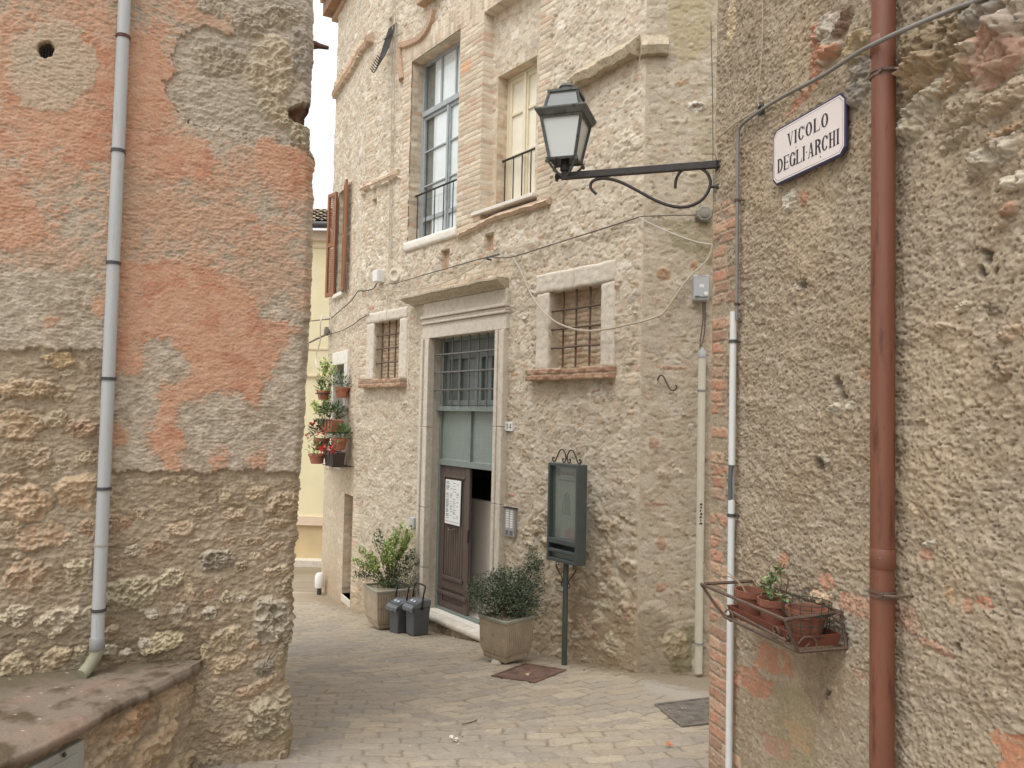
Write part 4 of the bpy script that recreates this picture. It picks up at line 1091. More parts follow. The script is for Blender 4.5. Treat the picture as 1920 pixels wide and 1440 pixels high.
mb.build('sash', M_GREY, tw, bevel=.004)
grille(WB, stone, s0 - .01, s1 + .01, zt + .02, z1 + .01, -.05, [sB(v, 700, -.05) for v in (831, 847.5, 863, 879.5, 896.5, 913)], [zB(872, v, -.05) for v in (661, 696, 731)], .012, mat('grey_iron_bars', (104, 102, 98), .5, .2, 30, .1, 100))
# door leaf
da, dbb = s0 + .042, sB(876, 1000, -D); zl1 = zg2 - .005
mb = MB(); L = (-D - .06, -D - .02)
mb.wbox(WB, da, da + .10, zf + .01, zl1, *L); mb.wbox(WB, dbb - .10, dbb, zf + .01, zl1, *L)
mb.wbox(WB, da + .1, dbb - .1, zl1 - .13, zl1, L[0], L[1] - .001)
z2 = zB(846, 1085, -D); mb.wbox(WB, da + .1, dbb - .1, z2 - .16, z2, L[0], L[1] - .001); mb.wbox(WB, da + .1, dbb - .1, zf + .01, zf + .12, L[0], L[1] - .001)
mb.wbox(WB, da + .1, dbb - .1, zf + .12, z2 - .16, L[0], L[1] - .016)
n = 9; w = (dbb - da - .2) / n
for k in range(n): mb.wbox(WB, da + .1 + k * w + .004, da + .1 + (k + 1) * w - .004, z2, zl1 - .13, L[0], L[1] - .014)
mb.wbox(WB, da + .1, dbb - .1, z2, zl1 - .13, L[0], L[1] - .026)
leaf_o = mb.build('door', M_DOOR, stone, bevel=.005); leaf_o['label'] = 'dark brown plank door leaf, closed, with a notice sheet'
for q in ((da + .1, dbb - .1, z2 - .03, z2 + .02, L[1], L[1] + .022), (da, dbb, z2 - .24, z2 - .19, L[1], L[1] + .028), (da + .095, dbb - .095, zl1 - .155, zl1 - .125, L[1], L[1] + .018)): MB().wbox(WB, *q).build('moulding', M_DOOR, leaf_o, bevel=.008)
h = WB.P(sB(848, 992, -D), zB(848, 992, -D), -D)
tubeo('handle', spline([h + WB.d * -.07 + WB.n * -.02, h + WB.d * -.05 + WB.n * .03, h + WB.n * .04 + np.array([0, 0, -.015]), h + WB.d * .05 + WB.n * .03, h + WB.d * .07 + WB.n * -.02]), .012, M_RUST, leaf_o)
# passage seen through the open half
o = leaf_o
mb = MB(); mb.wbox(WB, dbb + .0005, dbb + .006, zB(882, 1005, -D) - .1, zB(882, 1005, -D) + .06, -D - .03, -D + .0); mb.build('lock_plate', M_IRON, o)
zp = zB(903, 938, -.42)
mb = MB(); mb.wbox(WB, s0 - .3, s1 + .5, zf - .02, zp, -.47, -.42); mb.build('dado', M_DADO, stone)
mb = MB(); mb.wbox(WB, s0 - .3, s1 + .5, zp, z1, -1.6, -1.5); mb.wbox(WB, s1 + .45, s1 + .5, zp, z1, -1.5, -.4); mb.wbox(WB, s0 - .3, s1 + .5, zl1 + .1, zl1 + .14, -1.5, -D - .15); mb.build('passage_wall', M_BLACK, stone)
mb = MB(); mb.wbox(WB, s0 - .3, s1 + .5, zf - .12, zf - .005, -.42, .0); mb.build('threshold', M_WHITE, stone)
slab('step', WB, s0 - .06, s1 + .06, zf - .075, zf - .003, -.02, .135, M_TRAV, stone, .003, .02, .01, seed=60)
mb = MB(); mb.wbox(WB, s0 - .06, s1 + .06, zf - .0745, zf - .004, -.05, .12); mb.build('step', M_WHITE, stone)
slab('plinth', WB, s0 - .06, s1 + .12, zf - .6, zf - .076, -.02, .085, mat('rough_plinth', (160, 142, 114), .95, .25, 14, .9, 40, col2=(188, 176, 152), thr=.56), stone, .03, .02, .02, seed=61)

# --- moulded bands and iron fittings of the facade
M_BAND = mat('mossy_band_stone', (190, 172, 142), .92, .18, 12, .8, 50, col2=(150, 136, 96), thr=.55)


def band(W, pts, up, h, o, name='string_course', m=None):
    rings = []
    P = [np.array(W.sz(*p)) for p in pts]
    for k in range(len(P) - 1):
        for i in range(14):
            t = i / 14; q = P[k] * (1 - t) + P[k + 1] * t; rings.append(q)
    rings.append(P[-1])
    out = []
    for i, q in enumerate(rings):
        g = float(gn(np.array(q[0] * 7.0), np.array(q[1] * 3.0), 77)) * .03 + float(gn(np.array(q[0] * 30.0), np.array(q[1] * 3.0), 78)) * .014
        out.append([W.P(q[0], q[1], -.05), W.P(q[0], q[1] + g * .4, o + g), W.P(q[0], q[1] + h * .35, o + .03 + g), W.P(q[0], q[1] + h * .6, o * .8 + g), W.P(q[0], q[1] + h, .0), W.P(q[0], q[1] + h, -.05)])
    return MB().loft(out).build(name, m or M_BAND, stone)


band(WB, [(1082, 172), (1140, 140), (1200, 107.5)], 0, .24, .12); band(WC, [(1201, 107), (1252, 106)], 0, .22, .06)
M_BARCH = mat('brick_moulding', (190, 156, 124), .9, .22, 30, .7, 60)
M_BARCH2 = mat('worn_brick_band', (204, 176, 146), .92, .2, 26, .7, 50, col2=(190, 152, 122), thr=.55)
P = [WB.hit(x, y, .0) for x, y in ((756, 150), (752, 92), (768, 83), (788, 74), (800, 62), (808, 48), (812, 36), (815, 20))]
mb = MB(); Q = spline(P, 5); mb.tube([p + WB.n * .0 for p in Q], .075, 6); mb.build('arch_moulding', M_BARCH, stone)
mb = MB()
for (x, y, wd) in ((806, 6, .3), (822, -6, .34)): c = WB.hit(x, y); s_, z_ = sB(x, y), zB(x, y); mb.wbox(WB, s_ - wd / 2, s_ + wd / 2, z_ - .02, z_ + .14, -.1, .14)
mb.build('corbel', M_BARCH, stone, bevel=.02)
band(WB, [(862, 449), (930, 415), (1034, 384)], 0, .10, .045, m=M_BARCH2); band(WB, [(681, 362), (752, 331)], 0, .13, .05, m=M_BARCH2)
band(WA, [(630, 186), (696, 78)], 0, .16, .07, m=M_BARCH2)
mb = MB()                                                          # eaves corbels on the left face
for k, (x, y) in enumerate(((604, 12), (618, 24), (634, 36), (650, -6))):
    s_, z_ = sA(x if x > 612 else 613, 0) , zA(640, 20) + .0
e0 = zA(632, 34)
for k in range(5):
    mb.wbox(WA, A_L - .3, -.9 + .0 * k, e0 + .1 * k, e0 + .1 * k + .085, -.1, .06 + .075 * k)
mb.build('eaves_moulding', M_BARCH, stone, bevel=.015)
# iron window basket high on the left end
mb = MB(); G = [WB.hit(x, y, .0) for x, y in ((733, 48), (706, 60), (692, 112), (683, 132), (693, 128), (712, 108))]
a0, a1 = WB.hit(744, 42, .02), WB.hit(712, 108, .02); b1 = WB.hit(696, 108, .3)
for k in range(7):
    t = k / 6; p = a0 + WB.d * (-.02 - .22 * t); q = p + np.array([0, 0, -.42]) + WB.n * .12; r = p + np.array([0, 0, -.62 - .02 * k]) + WB.n * .22
    mb.tube(spline([p, q, r, r + WB.n * .08 + np.array([0, 0, .03])], 4), .009, 5)
for h_ in (-.2, -.42): mb.tube([a0 + np.array([0, 0, h_]) + WB.n * (.05 - h_ * .16), a0 + WB.d * -.24 + np.array([0, 0, h_]) + WB.n * (.05 - h_ * .16)], .008, 5)
mb.build('window_basket', M_IRON, stone, smooth=True)

# --- left end: shuttered window, flower window, side door
reveal(WA, AW1, .2, stone, seed=7); reveal(WA, AD, .22, stone, seed=8); reveal(WA, AW2, .2, stone, brick=False, base=(214, 208, 196), seed=9)
M_PAINT = mat('pale_glazing', (96, 96, 92), .2, .2, 3, spec=.6)
mb = MB(); mb.wbox(WA, AW1[0], AW1[1], AW1[2], AW1[3], -.24, -.2); mb.build('window', M_PAINT, stone)
mb = MB(); mb.wbox(WA, AW1[0] - .05, AW1[1] + .05, AW1[2] - .07, AW1[2], -.2, .07); mb.build('sill', M_WHITE, stone, bevel=.01)


def shutter(hs, sign, ang, label):
    z0, z1 = AW1[2] - .02, AW1[3] + .02; wd = .30
    e = -sign * 0 + sign * WA.d * math.cos(ang) + WA.n * math.sin(ang); nn = np.cross(e, [0, 0, 1.0])
    fr = (WA.P(hs, 0, .05), e, np.array([0, 0, 1.0]), nn)
    mb = MB(); mb.box(fr, 0, .055, z0, z1, -.02, .02); mb.box(fr, wd - .055, wd, z0, z1, -.02, .02)
    for a in (z0, (z0 + z1) / 2 - .04, z1 - .07): mb.box(fr, .055, wd - .055, a, a + .07, -.019, .019)
    o = mb.build('shutter', M_WOOD, stone, bevel=.004); o['label'] = label
    for a, b in ((z0 + .07, (z0 + z1) / 2 - .04), ((z0 + z1) / 2 + .03, z1 - .07)):
        mb = MB(); k = a + .01
        while k < b - .03:
            f2 = (fr[0] + np.array([0, 0, k]), e, np.array([0, 0, .8]) + nn * .6, nn * .8 - np.array([0, 0, .6])); mb.box(f2, .055, wd - .055, 0, .036, -.004, .004); k += .034
        mb.build('louvre', M_WOOD, o)
    return o


shutter(AW1[0] - .0, -1, math.radians(15), 'left wooden louvred shutter, open'); shutter(AW1[1] + .0, 1, math.radians(9), 'right wooden louvred shutter, open against the wall')
fl, fr_, ft, fb = sA(624.5, 760), sA(653, 760), zA(639, 660), zA(639, 868)
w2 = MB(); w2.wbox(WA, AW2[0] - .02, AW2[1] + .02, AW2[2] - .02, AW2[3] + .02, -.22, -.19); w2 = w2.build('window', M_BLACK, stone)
for nm, a in (('jamb', (fl, AW2[0], AW2[2], AW2[3])), ('jamb', (AW2[1], fr_, AW2[2], AW2[3])), ('lintel', (fl, fr_, AW2[3], ft)), ('sill', (fl - .05, fr_ + .05, AW2[2] - .1, AW2[2]))):
    mb = MB(); mb.wbox(WA, *a, -.03, .04 if nm != 'sill' else .12); mb.build(nm, M_WHITE, w2, bevel=.008)
mb = MB(); mb.wbox(WA, AW2[1] - .2, AW2[1] - .02, AW2[2], AW2[3], -.19, -.13); mb.build('sash', M_WOOD, w2, bevel=.004)
mb = MB(); mb.wbox(WA, AD[0] - .02, AD[1] + .02, AD[2] - .2, AD[3] + .02, -.26, -.22); mb.build('door', M_DOOR, stone)
mb = MB(); mb.wbox(WA, AD[0] - .02, AD[1] + .02, AD[2] - .12, AD[2], -.22, .01); mb.build('threshold', M_TRAV, stone, bevel=.01)
# ================================================================== lane fittings
Z3 = np.array([0, 0, 1.0])
M_PVC = mat('grey_pvc', (174, 178, 180), .45, .07, 14, .03, 60, col2=(156, 154, 144), thr=.6, stretch=(1, 1, .1))
M_PVCD = mat('grey_sleeve', (140, 142, 142), .6, .1, 9)
M_PVCG = mat('algae_stained_pvc', (150, 150, 122), .6, .15, 14)
M_CREAMP = mat('cream_pvc', (206, 202, 182), .5, .05, 6, .03, 60, col2=(190, 180, 154), thr=.64)
M_CLIP = mat('dark_clip', (72, 72, 74), .5, .15, 20)
M_CLIPR = mat('rusty_clip', (96, 62, 48), .8, .3, 30, .3, 90)
M_COPPER = mat('brown_painted_pipe', (122, 70, 46), .5, .16, 14, .05, 60, spec=.5, col2=(94, 46, 30), thr=.56, stretch=(1, 1, .12))
M_GALV = mat('grey_cable_sheath', (128, 124, 118), .55, .08, 20)
M_CABL = mat('pale_cable', (178, 166, 144), .7, .1, 20)
M_CABD = mat('dark_cable', (96, 88, 78), .7, .1, 20)
M_CABW = mat('white_cable', (222, 216, 204), .6, .05, 20)
M_BOX = mat('grey_plastic_box', (176, 182, 184), .5, .04, 6)
M_BOXW = mat('white_plastic_box', (224, 224, 222), .5, .04, 6)
M_INK = mat('dark_ink', (52, 54, 56), .7, .05, 6)


def ring(c, r, t, m, parent, name='clip', h=.016, tail=None):
    mb = MB(); mb.lathe([(r + .001, -h / 2), (r + t, -h / 2), (r + t, h / 2), (r + .001, h / 2)], c, 16, cap=False)
    if tail is not None: mb.tube([c, c + tail], .006, 6)
    return mb.build(name, m, parent, smooth=False)


# --- left drainpipe
ps = WL.s(203, 720, .055); pz0, pz1 = WL.z(178, 1200, .055), L_TOP - .3
gp = thing('drainpipe', WL.P(ps, pz0, .055), 'pale grey plastic drainpipe running down the orange plaster wall', 'drainpipe')
tubeo('pipe', [WL.P(ps, pz0, .055), WL.P(ps, pz1, .055)], .031, M_PVC, gp, 20)
mb = MB(); mb.lathe([(.032, -.005), (.036, 0), (.036, .055), (.032, .06)], WL.P(ps, pz0 - .045, .055), 18); mb.build('coupling', M_PVCD, gp, smooth=True)
bt = WL.hit(152, 1266, .09)
tubeo('elbow', spline([WL.P(ps, pz0 - .03, .055), WL.P(ps, pz0 - .07, .055), WL.P(ps - .04, pz0 - .14, .065), bt], 5), .031, M_PVCG, gp, 16)
for k, y in enumerate((69, 283, 493, 710, 916, 1144)):
    x = 232 - 56 * y / 1200; z = WL.z(x, y, .055); ring(WL.P(ps, z, .055), .031, .005, M_CLIPR if k == 0 else M_CLIP, gp, tail=-WL.n * .07 + WL.d * (.03 if k % 2 else -.02))
ring(WL.P(ps, WL.z(190, 1021, .055), .055), .031, .004, mat('string', (170, 160, 140), .9), gp, 'string', .008)

# --- vent mesh and iron stub
vc = WL.hit(86, 93, -.03); mb = MB()
for k in range(-3, 4):
    mb.tube([vc + WL.d * (.013 * k) + Z3 * .05, vc + WL.d * (.013 * k) - Z3 * .05], .0014, 5); mb.tube([vc + Z3 * (.013 * k) + WL.d * .05, vc + Z3 * (.013 * k) - WL.d * .05], .0014, 5)
mb.build('vent_mesh', M_IRON, left_house)
st = WL.hit(588, 84, -.12)
mb = MB(); mb.loft([[st + WL.d * a + WL.n * .0 + Z3 * (r * math.sin(t)) + WL.n * (r * math.cos(t)) for t in np.linspace(0, 6.28, 9)[:-1]] for a, r in ((-.12, .018), (.01, .026), (.03, .018), (.085, .012), (.09, .009))])
tag(mb.build('iron_spike', M_CLIPR, None, smooth=True), 'rusty iron spike sticking out of the plastered house corner', 'spike')

# --- ledge with the meter door
lz = WL.z(190, 1257, .0)


def hz(px, py, z):
    D = ray(px, py); return CAM + D * ((z - CAM[2]) / D[2])


led = thing('stone_ledge', hz(200, 1290, lz), 'stone topped ledge with a metal meter door against the rubble wall', 'ledge')
E0, E1, E2, E3 = hz(376, 1240, lz), hz(268, 1296, lz), hz(0, 1426, lz), hz(-160, 1506, lz)
I0, I3 = WL.hit(380, 1233, -.03), WL.hit(-260, 1300, -.03); I0[2] = I3[2] = lz
NX, NY = 150, 60
t = np.linspace(0, 1, NX)[None, :]; v = np.linspace(0, 1, NY)[:, None]
inner = I0 + (I3 - I0) * t[..., None]
ed = [E0, hz(330, 1265, lz), E1, hz(250, 1300, lz), hz(140, 1362, lz), E2, E3]
dl = np.cumsum([0] + [np.linalg.norm(ed[i + 1] - ed[i]) for i in range(len(ed) - 1)]); dl /= dl[-1]
outer = np.stack([np.interp(t[0], dl, [e[i] for e in ed]) for i in range(3)], -1)[None]
G = inner * (1 - v[..., None]) + outer * v[..., None]
nn = fbm(G[..., 0] * 6, G[..., 1] * 6, 5, 801, .6); G[..., 2] += .008 * nn - .02 * sm(.9, 1, v) ** 2 + .012 * sm(.2, 0, v)
G[..., 0] += .008 * gn(G[..., 0] * 14, G[..., 1] * 14, 805) * sm(.8, 1, v)
c = np.broadcast_to(lin((134, 119, 103)), G.shape).copy(); c = mixc(c, (98, 82, 62), sm(-.1, .4, nn)); c = mixc(c, (146, 121, 103), sm(.05, .5, fbm(G[..., 0] * 3, G[..., 1] * 3, 4, 808)) * .8)
c = mixc(c, (92, 84, 54), sm(.35, .0, v + .3 * nn) * .7); c = mixc(c, (214, 200, 182), sm(.7, .8, gn(G[..., 0] * 40, G[..., 1] * 40, 809)) * .6)
lip = np.stack([G[-1] + np.array([0, 0, -.012]), G[-1] + np.array([0, 0, -.034]), G[-1] + np.array([0, 0, -.038]) * 1 + (inner[0] - G[-1]) * .12], 0)
G2 = np.concatenate([G, lip]); c2 = np.concatenate([c, np.stack([c[-1]] * 3)])
me = raw_mesh('slab', G2.reshape(-1, 3) - WLOC[led.name], grid_faces(*G2.shape[:2])[:, ::-1], c2.reshape(-1, 3)); link('slab', me, WALL_MAT, led)
# the masonry under it
k0 = E0 + (I0 - E0) * .2; k1 = hz(30, 1412, lz); di = (k1 - k0)[:2]; nlen = np.linalg.norm(di)
WK = Wall((k0 + (inner[0, 0] - k0) * 0 + np.array([-.03, .05, 0]))[:2] , (-di[0], -di[1]))
sE = -nlen * 1.25


def ledge_fun(S, Z, px, py):
    n1 = fbm(S * 4, Z * 4, 5, 811); n2 = fbm(S * 18, Z * 22, 5, 812, .6)
    col = np.broadcast_to(lin((160, 142, 116)), S.shape + (3,)).copy(); col = mixc(col, (142, 122, 96), sm(-.1, .4, n1)); col = mixc(col, (186, 168, 140), sm(.05, .5, n2) * .7)
    H = .014 * n1 + .010 * n2 + .008 * (ridge(S * 16, Z * 24, 4, 815) - .4)
    lst = [(250, 1350, 34, 26, .3, .035, (188, 142, 98), 1), (285, 1405, 42, 34, .2, .045, (196, 164, 122), .6), (215, 1412, 44, 18, .1, .03, (192, 164, 128), .6), (318, 1315, 20, 40, 0, .025, (192, 164, 126), .5), (190, 1375, 24, 14, 0, .02, (180, 148, 112), .7), (345, 1300, 12, 26, 0, .02, (186, 158, 122), .5), (340, 1430, 26, 16, 0, .03, (188, 160, 122), .6), (165, 1435, 20, 10, 0, .02, (190, 168, 138), .5)]
    return (S,) + stones(lst, WK, S, Z, H, col, 1900, .004)


hf_wall('masonry', WK, coords(sE, -.02, .006), coords(-.8, lz - .03, .006), ledge_fun, WALL_MAT, led)
M_METER = mat('grey_meter_door', (150, 150, 142), .55, .08, 8, .05, 50, col2=(132, 126, 112), thr=.6)
ma, mbb = WK.s(146, 1400), WK.s(20, 1440); zt_ = WK.z(140, 1388)
mb = MB(); mb.wbox(WK, mbb, ma, -.3, zt_, -.03, .035); dd = mb.build('meter_door', M_METER, led, bevel=.004)
mb = MB(); mb.wbox(WK, mbb, ma - .035, -.3, zt_ - .04, .035, .042); mb.build('panel', M_METER, dd, bevel=.003)
mb = MB(); c = WK.hit(121, 1416, .043); mb.lathe([(.008, -.004), (.008, .003)], c, 12, WK.n); mb.box((c, WK.d, Z3, WK.n), -.012, .0, .006, .014, 0, .004); mb.build('lock', M_INK, dd)

# --- brown downpipe on the right wall
ps = WR.s(1655, 720, .07)
cp = thing('downpipe', WR.P(ps, -.5, .07), 'brown painted metal downpipe beside the street name sign', 'downpipe')
tubeo('pipe', [WR.P(ps, -.6, .07), WR.P(ps, R_TOP - .2, .07)], .0405, M_COPPER, cp, 32)
for y in (1028, 70):
    c = WR.hit(1655, y, .07); mb = MB(); mb.lathe([(.0408, -.07), (.0425, -.068), (.0428, -.002), (.0415, 0)], c, 32, cap=False); mb.build('collar', M_COPPER, cp, smooth=True)
    for dx in (-.022, .026): MB().lathe([(.003, 0), (.002, .003)], c + WR.d * dx + WR.n * math.sqrt(.0425 ** 2 - dx * dx) + Z3 * -.03, 8, WR.n).build('rivet', M_GALV, cp)
M_BRKT = mat('brown_bracket', (104, 82, 70), .5, .15, 20)
for y in (1112, 140):
    c = WR.hit(1655, y, .07); mb = MB(); mb.lathe([(.041, -.012), (.0445, -.012), (.0445, -.004), (.041, -.004)], c, 28, cap=False); mb.lathe([(.041, .004), (.0445, .004), (.0445, .012), (.041, .012)], c, 28, cap=False)
    mb.tube([c + WR.d * .038 + WR.n * .03, c + WR.d * .055 + WR.n * .0, c + WR.d * .06 - WR.n * .08], .005, 6); mb.lathe([(.009, -.004), (.009, .004)], c + WR.d * .03 + WR.n * .036, 8, WR.n)
    mb.build('bracket', M_BRKT, cp)

# --- street sign
M_ENAM = mat('white_enamel', (226, 216, 212), .22, .03, 3, spec=.6); M_BLUE = mat('blue_enamel', (52, 50, 92), .25, .1, 6, spec=.6)
tl, tr, bl, br = (np.array(WR.sz(x, y, .03)) for x, y in ((1449, 247), (1588, 168), (1450, 352), (1586, 287)))
s0, s1 = (tl[0] + bl[0]) / 2, (tr[0] + br[0]) / 2; z1 = (tl[1] + tr[1]) / 2; z0 = (bl[1] + br[1]) / 2; ch = .028


def octo(i, off, c): return [WR.P(a, b, off) for a, b in ((s0 + i + c, z0 + i), (s1 - i - c, z0 + i), (s1 - i, z0 + i + c), (s1 - i, z1 - i - c), (s1 - i - c, z1 - i), (s0 + i + c, z1 - i), (s0 + i, z1 - i - c), (s0 + i, z0 + i + c))]


sg = thing('street_sign', WR.P((s0 + s1) / 2, z0, .03), 'white enamel street name sign with blue border reading VICOLO DEGLI ARCHI', 'street sign')
MB().prism(octo(0, .02, ch), WR.n * .012).build('plate', M_BLUE, sg, bevel=.003)
MB().prism(octo(.0095, .0325, ch * .88), WR.n * .001).build('face', M_ENAM, sg)
mb = MB(); A_, B_ = octo(.0165, .0338, ch * .8), octo(.0177, .0338, ch * .8)
for k in range(8): j = (k + 1) % 8; mb.poly([A_[k], A_[j], B_[j], B_[k]])
mb.build('line', M_BLUE, sg)
M_LET = mat('black_enamel', (44, 42, 58), .35, .1, 6)


class Glyph:
    """Slab-thin lettering with thick stems, hairlines and serifs, drawn as flat shapes."""
    def __init__(self, W, off): self.W, self.off, self.mb, self.k = W, off, MB(), 0

    def q(self, pts):
        self.k += 1; self.mb.poly([self.W.P(a, b, self.off + .00004 * (self.k % 12)) for a, b in pts])

    def rect(self, a, b, c, d): self.q([(a, c), (b, c), (b, d), (a, d)])

    def arc(self, cx, cz, rx, rz, t0, t1, th, tv):
        n = 22
        for k in range(n):
            q = []
            for (t, e) in ((t0 + (t1 - t0) * k / n, 0), (t0 + (t1 - t0) * (k + 1) / n, 0), (t0 + (t1 - t0) * (k + 1) / n, 1), (t0 + (t1 - t0) * k / n, 1)):
                a = math.radians(t); w = th * abs(math.cos(a)) + tv * abs(math.sin(a)); q.append((cx + (rx - e * w) * math.cos(a), cz + (rz - e * w) * math.sin(a)))
            self.q(q)

    def text(self, s, x, z, h, w, gap):
        T, t = w * .26, h * .055
        for chh in s:
            W_ = w * {'I': .45, ' ': .28, '.': .25}.get(chh, 1.0); a, b = x, x + W_; se = w * .09
            st = lambda l, thick=T, lo=0.0, hi=h: (self.rect(l, l + thick, z + lo, z + hi), self.rect(l - se, l + thick + se, z + lo, z + lo + t), self.rect(l - se, l + thick + se, z + hi - t, z + hi))
            if chh == 'I': st(a + (W_ - T) / 2)
            elif chh == '.': self.arc(a + W_ / 2, z + h * .5, w * .08, w * .08, 0, 360, w * .08, w * .08)
            elif chh == 'L': st(a + se); self.rect(a + se, b, z, z + t); self.q([(b - t, z), (b, z), (b, z + h * .3), (b - t * .6, z + h * .3)])
            elif chh == 'V':
                self.q([(a + se, z + h), (a + se + T, z + h), (a + W_ * .55 + T * .35, z), (a + W_ * .55 - T * .25, z)]); self.q([(b - se - t, z + h), (b - se, z + h), (a + W_ * .55 + T * .3, z), (a + W_ * .55, z)])
                self.rect(a, a + T + 2 * se, z + h - t, z + h); self.rect(b - 2.6 * se, b, z + h - t, z + h)
            elif chh == 'O': self.arc(a + W_ / 2, z + h / 2, W_ / 2, h / 2, 0, 360, T, t)
            elif chh in 'CG':
                self.arc(a + W_ / 2, z + h / 2, W_ / 2, h / 2, 38, 322 if chh == 'C' else 360, T, t); self.q([(b - t, z + h * .66), (b, z + h * .66), (b, z + h * .98), (b - t, z + h * .92)])
                if chh == 'G': self.rect(b - T, b, z + h * .02, z + h * .42); self.rect(b - T - se, b + se, z + h * .42 - t, z + h * .42)
            elif chh == 'D': st(a + se); self.arc(a + se + T, z + h / 2, W_ - T - se, h / 2, -90, 90, T, t)
            elif chh == 'E':
                st(a + se); self.rect(a + se, b, z, z + t); self.rect(a + se, b, z + h - t, z + h); self.rect(a + se, b - w * .15, z + h * .5 - t / 2, z + h * .5 + t / 2)
                self.q([(b - t, z), (b, z), (b, z + h * .26), (b - t * .5, z + h * .26)]); self.q([(b - t, z + h), (b, z + h), (b, z + h * .74), (b - t * .5, z + h * .74)]); self.rect(b - w * .15 - t, b - w * .15, z + h * .4, z + h * .6)
            elif chh == 'A':
                m = a + W_ * .48
                self.q([(a + se, z), (a + se + t, z), (m + t * .5, z + h), (m - t * .8, z + h)]); self.q([(b - se - T, z), (b - se, z), (m + T * .45, z + h), (m - T * .35, z + h)])
                self.rect(a + W_ * .22, b - W_ * .28, z + h * .3, z + h * .3 + t); self.rect(a, a + 2.6 * se, z, z + t); self.rect(b - T - 2 * se, b, z, z + t)
            elif chh == 'R':
                st(a + se); self.arc(a + se + T, z + h * .74, W_ - T - se * 1.5, h * .26, -90, 90, T, t); self.q([(a + W_ * .5, z + h * .5), (a + W_ * .5 + T, z + h * .5), (b, z), (b - T, z)])
            elif chh == 'H': st(a + se, T * .9); st(b - se - T * .9, T * .9); self.rect(a + se, b - se, z + h * .5 - t / 2, z + h * .5 + t / 2)
            elif chh == '1': st(a + W_ * .45, T); self.q([(a + W_ * .45, z + h), (a + W_ * .45, z + h * .86), (a + W_ * .12, z + h * .72), (a + W_ * .12, z + h * .8)])
            elif chh == '4':
                self.rect(b - w * .38, b - w * .38 + T, z, z + h); self.rect(a, b, z + h * .26, z + h * .26 + t * 1.6); self.q([(b - w * .38, z + h), (b - w * .38 + T * .3, z + h), (a + t * 2, z + h * .26), (a, z + h * .26)])
            x += W_ + gap
        return x


sw, sh = s1 - s0, z1 - z0
g = Glyph(WR, .0342); h_ = sh * .225; w_ = sw * .088
g.text('VICOLO', s0 + sw * .225, z0 + sh * .58, h_, w_, sw * .0165)
g.text('DEGLI.ARCHI', s0 + sw * .082, z0 + sh * .20, sh * .245, w_ * .93, sw * .0095)
g.mb.build('lettering', M_LET, sg)
mb = MB()
for a, b in ((.40, .78), (.69, .135), (.355, .50)):
    mb.lathe([(.0035, 0), (.0022, .0018)], WR.P(s0 + sw * a, z0 + sh * b, .0336), 8, WR.n)
mb.build('fixing', M_INK, sg)

# --- cables and conduits on the right wall
P = [WR.hit(x, y, .05 if 1560 < x < 1760 else .03) if x < 1560 or x > 1760 else WR.hit(x, y, .125) for x, y in ((1900, -25), (1830, 2), (1780, 20), (1700, 54), (1655, 75), (1610, 98), (1540, 143), (1470, 180), (1428, 206), (1400, 226), (1388, 238), (1384, 256), (1383, 320), (1382, 450), (1381, 600))]
ck = thing('cable_conduit', WR.hit(1382, 450, .03), 'grey cable running down beside the bricks and up over the brown downpipe', 'cable')
tubeo('sheath', spline(P, 6), .0085, M_GALV, ck, 10)
for x, y in ((1382, 376), (1381, 570)):
    c = WR.hit(x, y, .03); mb = MB(); mb.lathe([(.009, -.006), (.0125, -.006), (.0125, .006), (.009, .006)], c, 12, cap=False); mb.tube([c - WR.d * .018 - WR.n * .03, c - WR.d * .012, c + WR.d * .012, c + WR.d * .018 - WR.n * .03], .003, 5); mb.build('clip', M_CLIPR, ck)
c = WR.hit(1427, 206, .03); mb = MB(); mb.tube([c + (math.cos(a) * WR.d + math.sin(a) * Z3) * .021 for a in np.linspace(0, 6.28, 17)[:-1]], .007, 6, True); mb.build('eyelet', M_INK, ck)
cx = WR.s(1372, 900, .035)
wc = thing('conduit', WR.P(cx, 0, .035), 'white plastic conduit with a broken middle exposing the cable inside', 'conduit')
zt_, zb1, zb2 = WR.z(1381, 583, .035), WR.z(1376, 872, .035), WR.z(1374, 938, .035)
r = .0165; mb = MB(); mb.tube([WR.P(cx, zt_, .035), WR.P(cx, zb1, .035)], r, 16); mb.tube([WR.P(cx, zb2, .035), WR.P(cx, -.6, .035)], r, 16)
NS = 20; V = []; F = []
for k in range(14):                                               # the split length: jagged half shell
    z = zb1 + (zb2 - zb1) * k / 13
    for a in range(NS // 2 + 1):
        an = math.radians(95 + 200 * a / (NS // 2)) if k not in (0, 13) else math.radians(0 + 360 * a / (NS // 2))
        mb.v.append(tuple(WR.P(cx, z, .035) + r * (math.cos(an) * WR.d + math.sin(an) * WR.n * .6 - .4 * WR.n * r)))
    if k > 0:
        b = len(mb.v) - 2 * (NS // 2 + 1)
        for a in range(NS // 2): mb.f.append([b + a, b + a + 1, b + NS // 2 + 2 + a, b + NS // 2 + 1 + a])
mb.build('tube', mat('white_conduit', (208, 212, 212), .45, .04, 6, col2=(190, 188, 180), thr=.64), wc, smooth=True)
tubeo('cable', [WR.P(cx, zb1 + .05, .04), WR.P(cx + .002, (zb1 + zb2) / 2, .046), WR.P(cx, zb2 - .05, .04)], .0095, mat('dark_grey_cable', (92, 94, 98), .5), wc)
for y in (640, 967): ring(WR.P(cx, WR.z(1376, y, .035), .035), r, .004, M_CLIP, wc, tail=-WR.n * .05 + WR.d * .012)
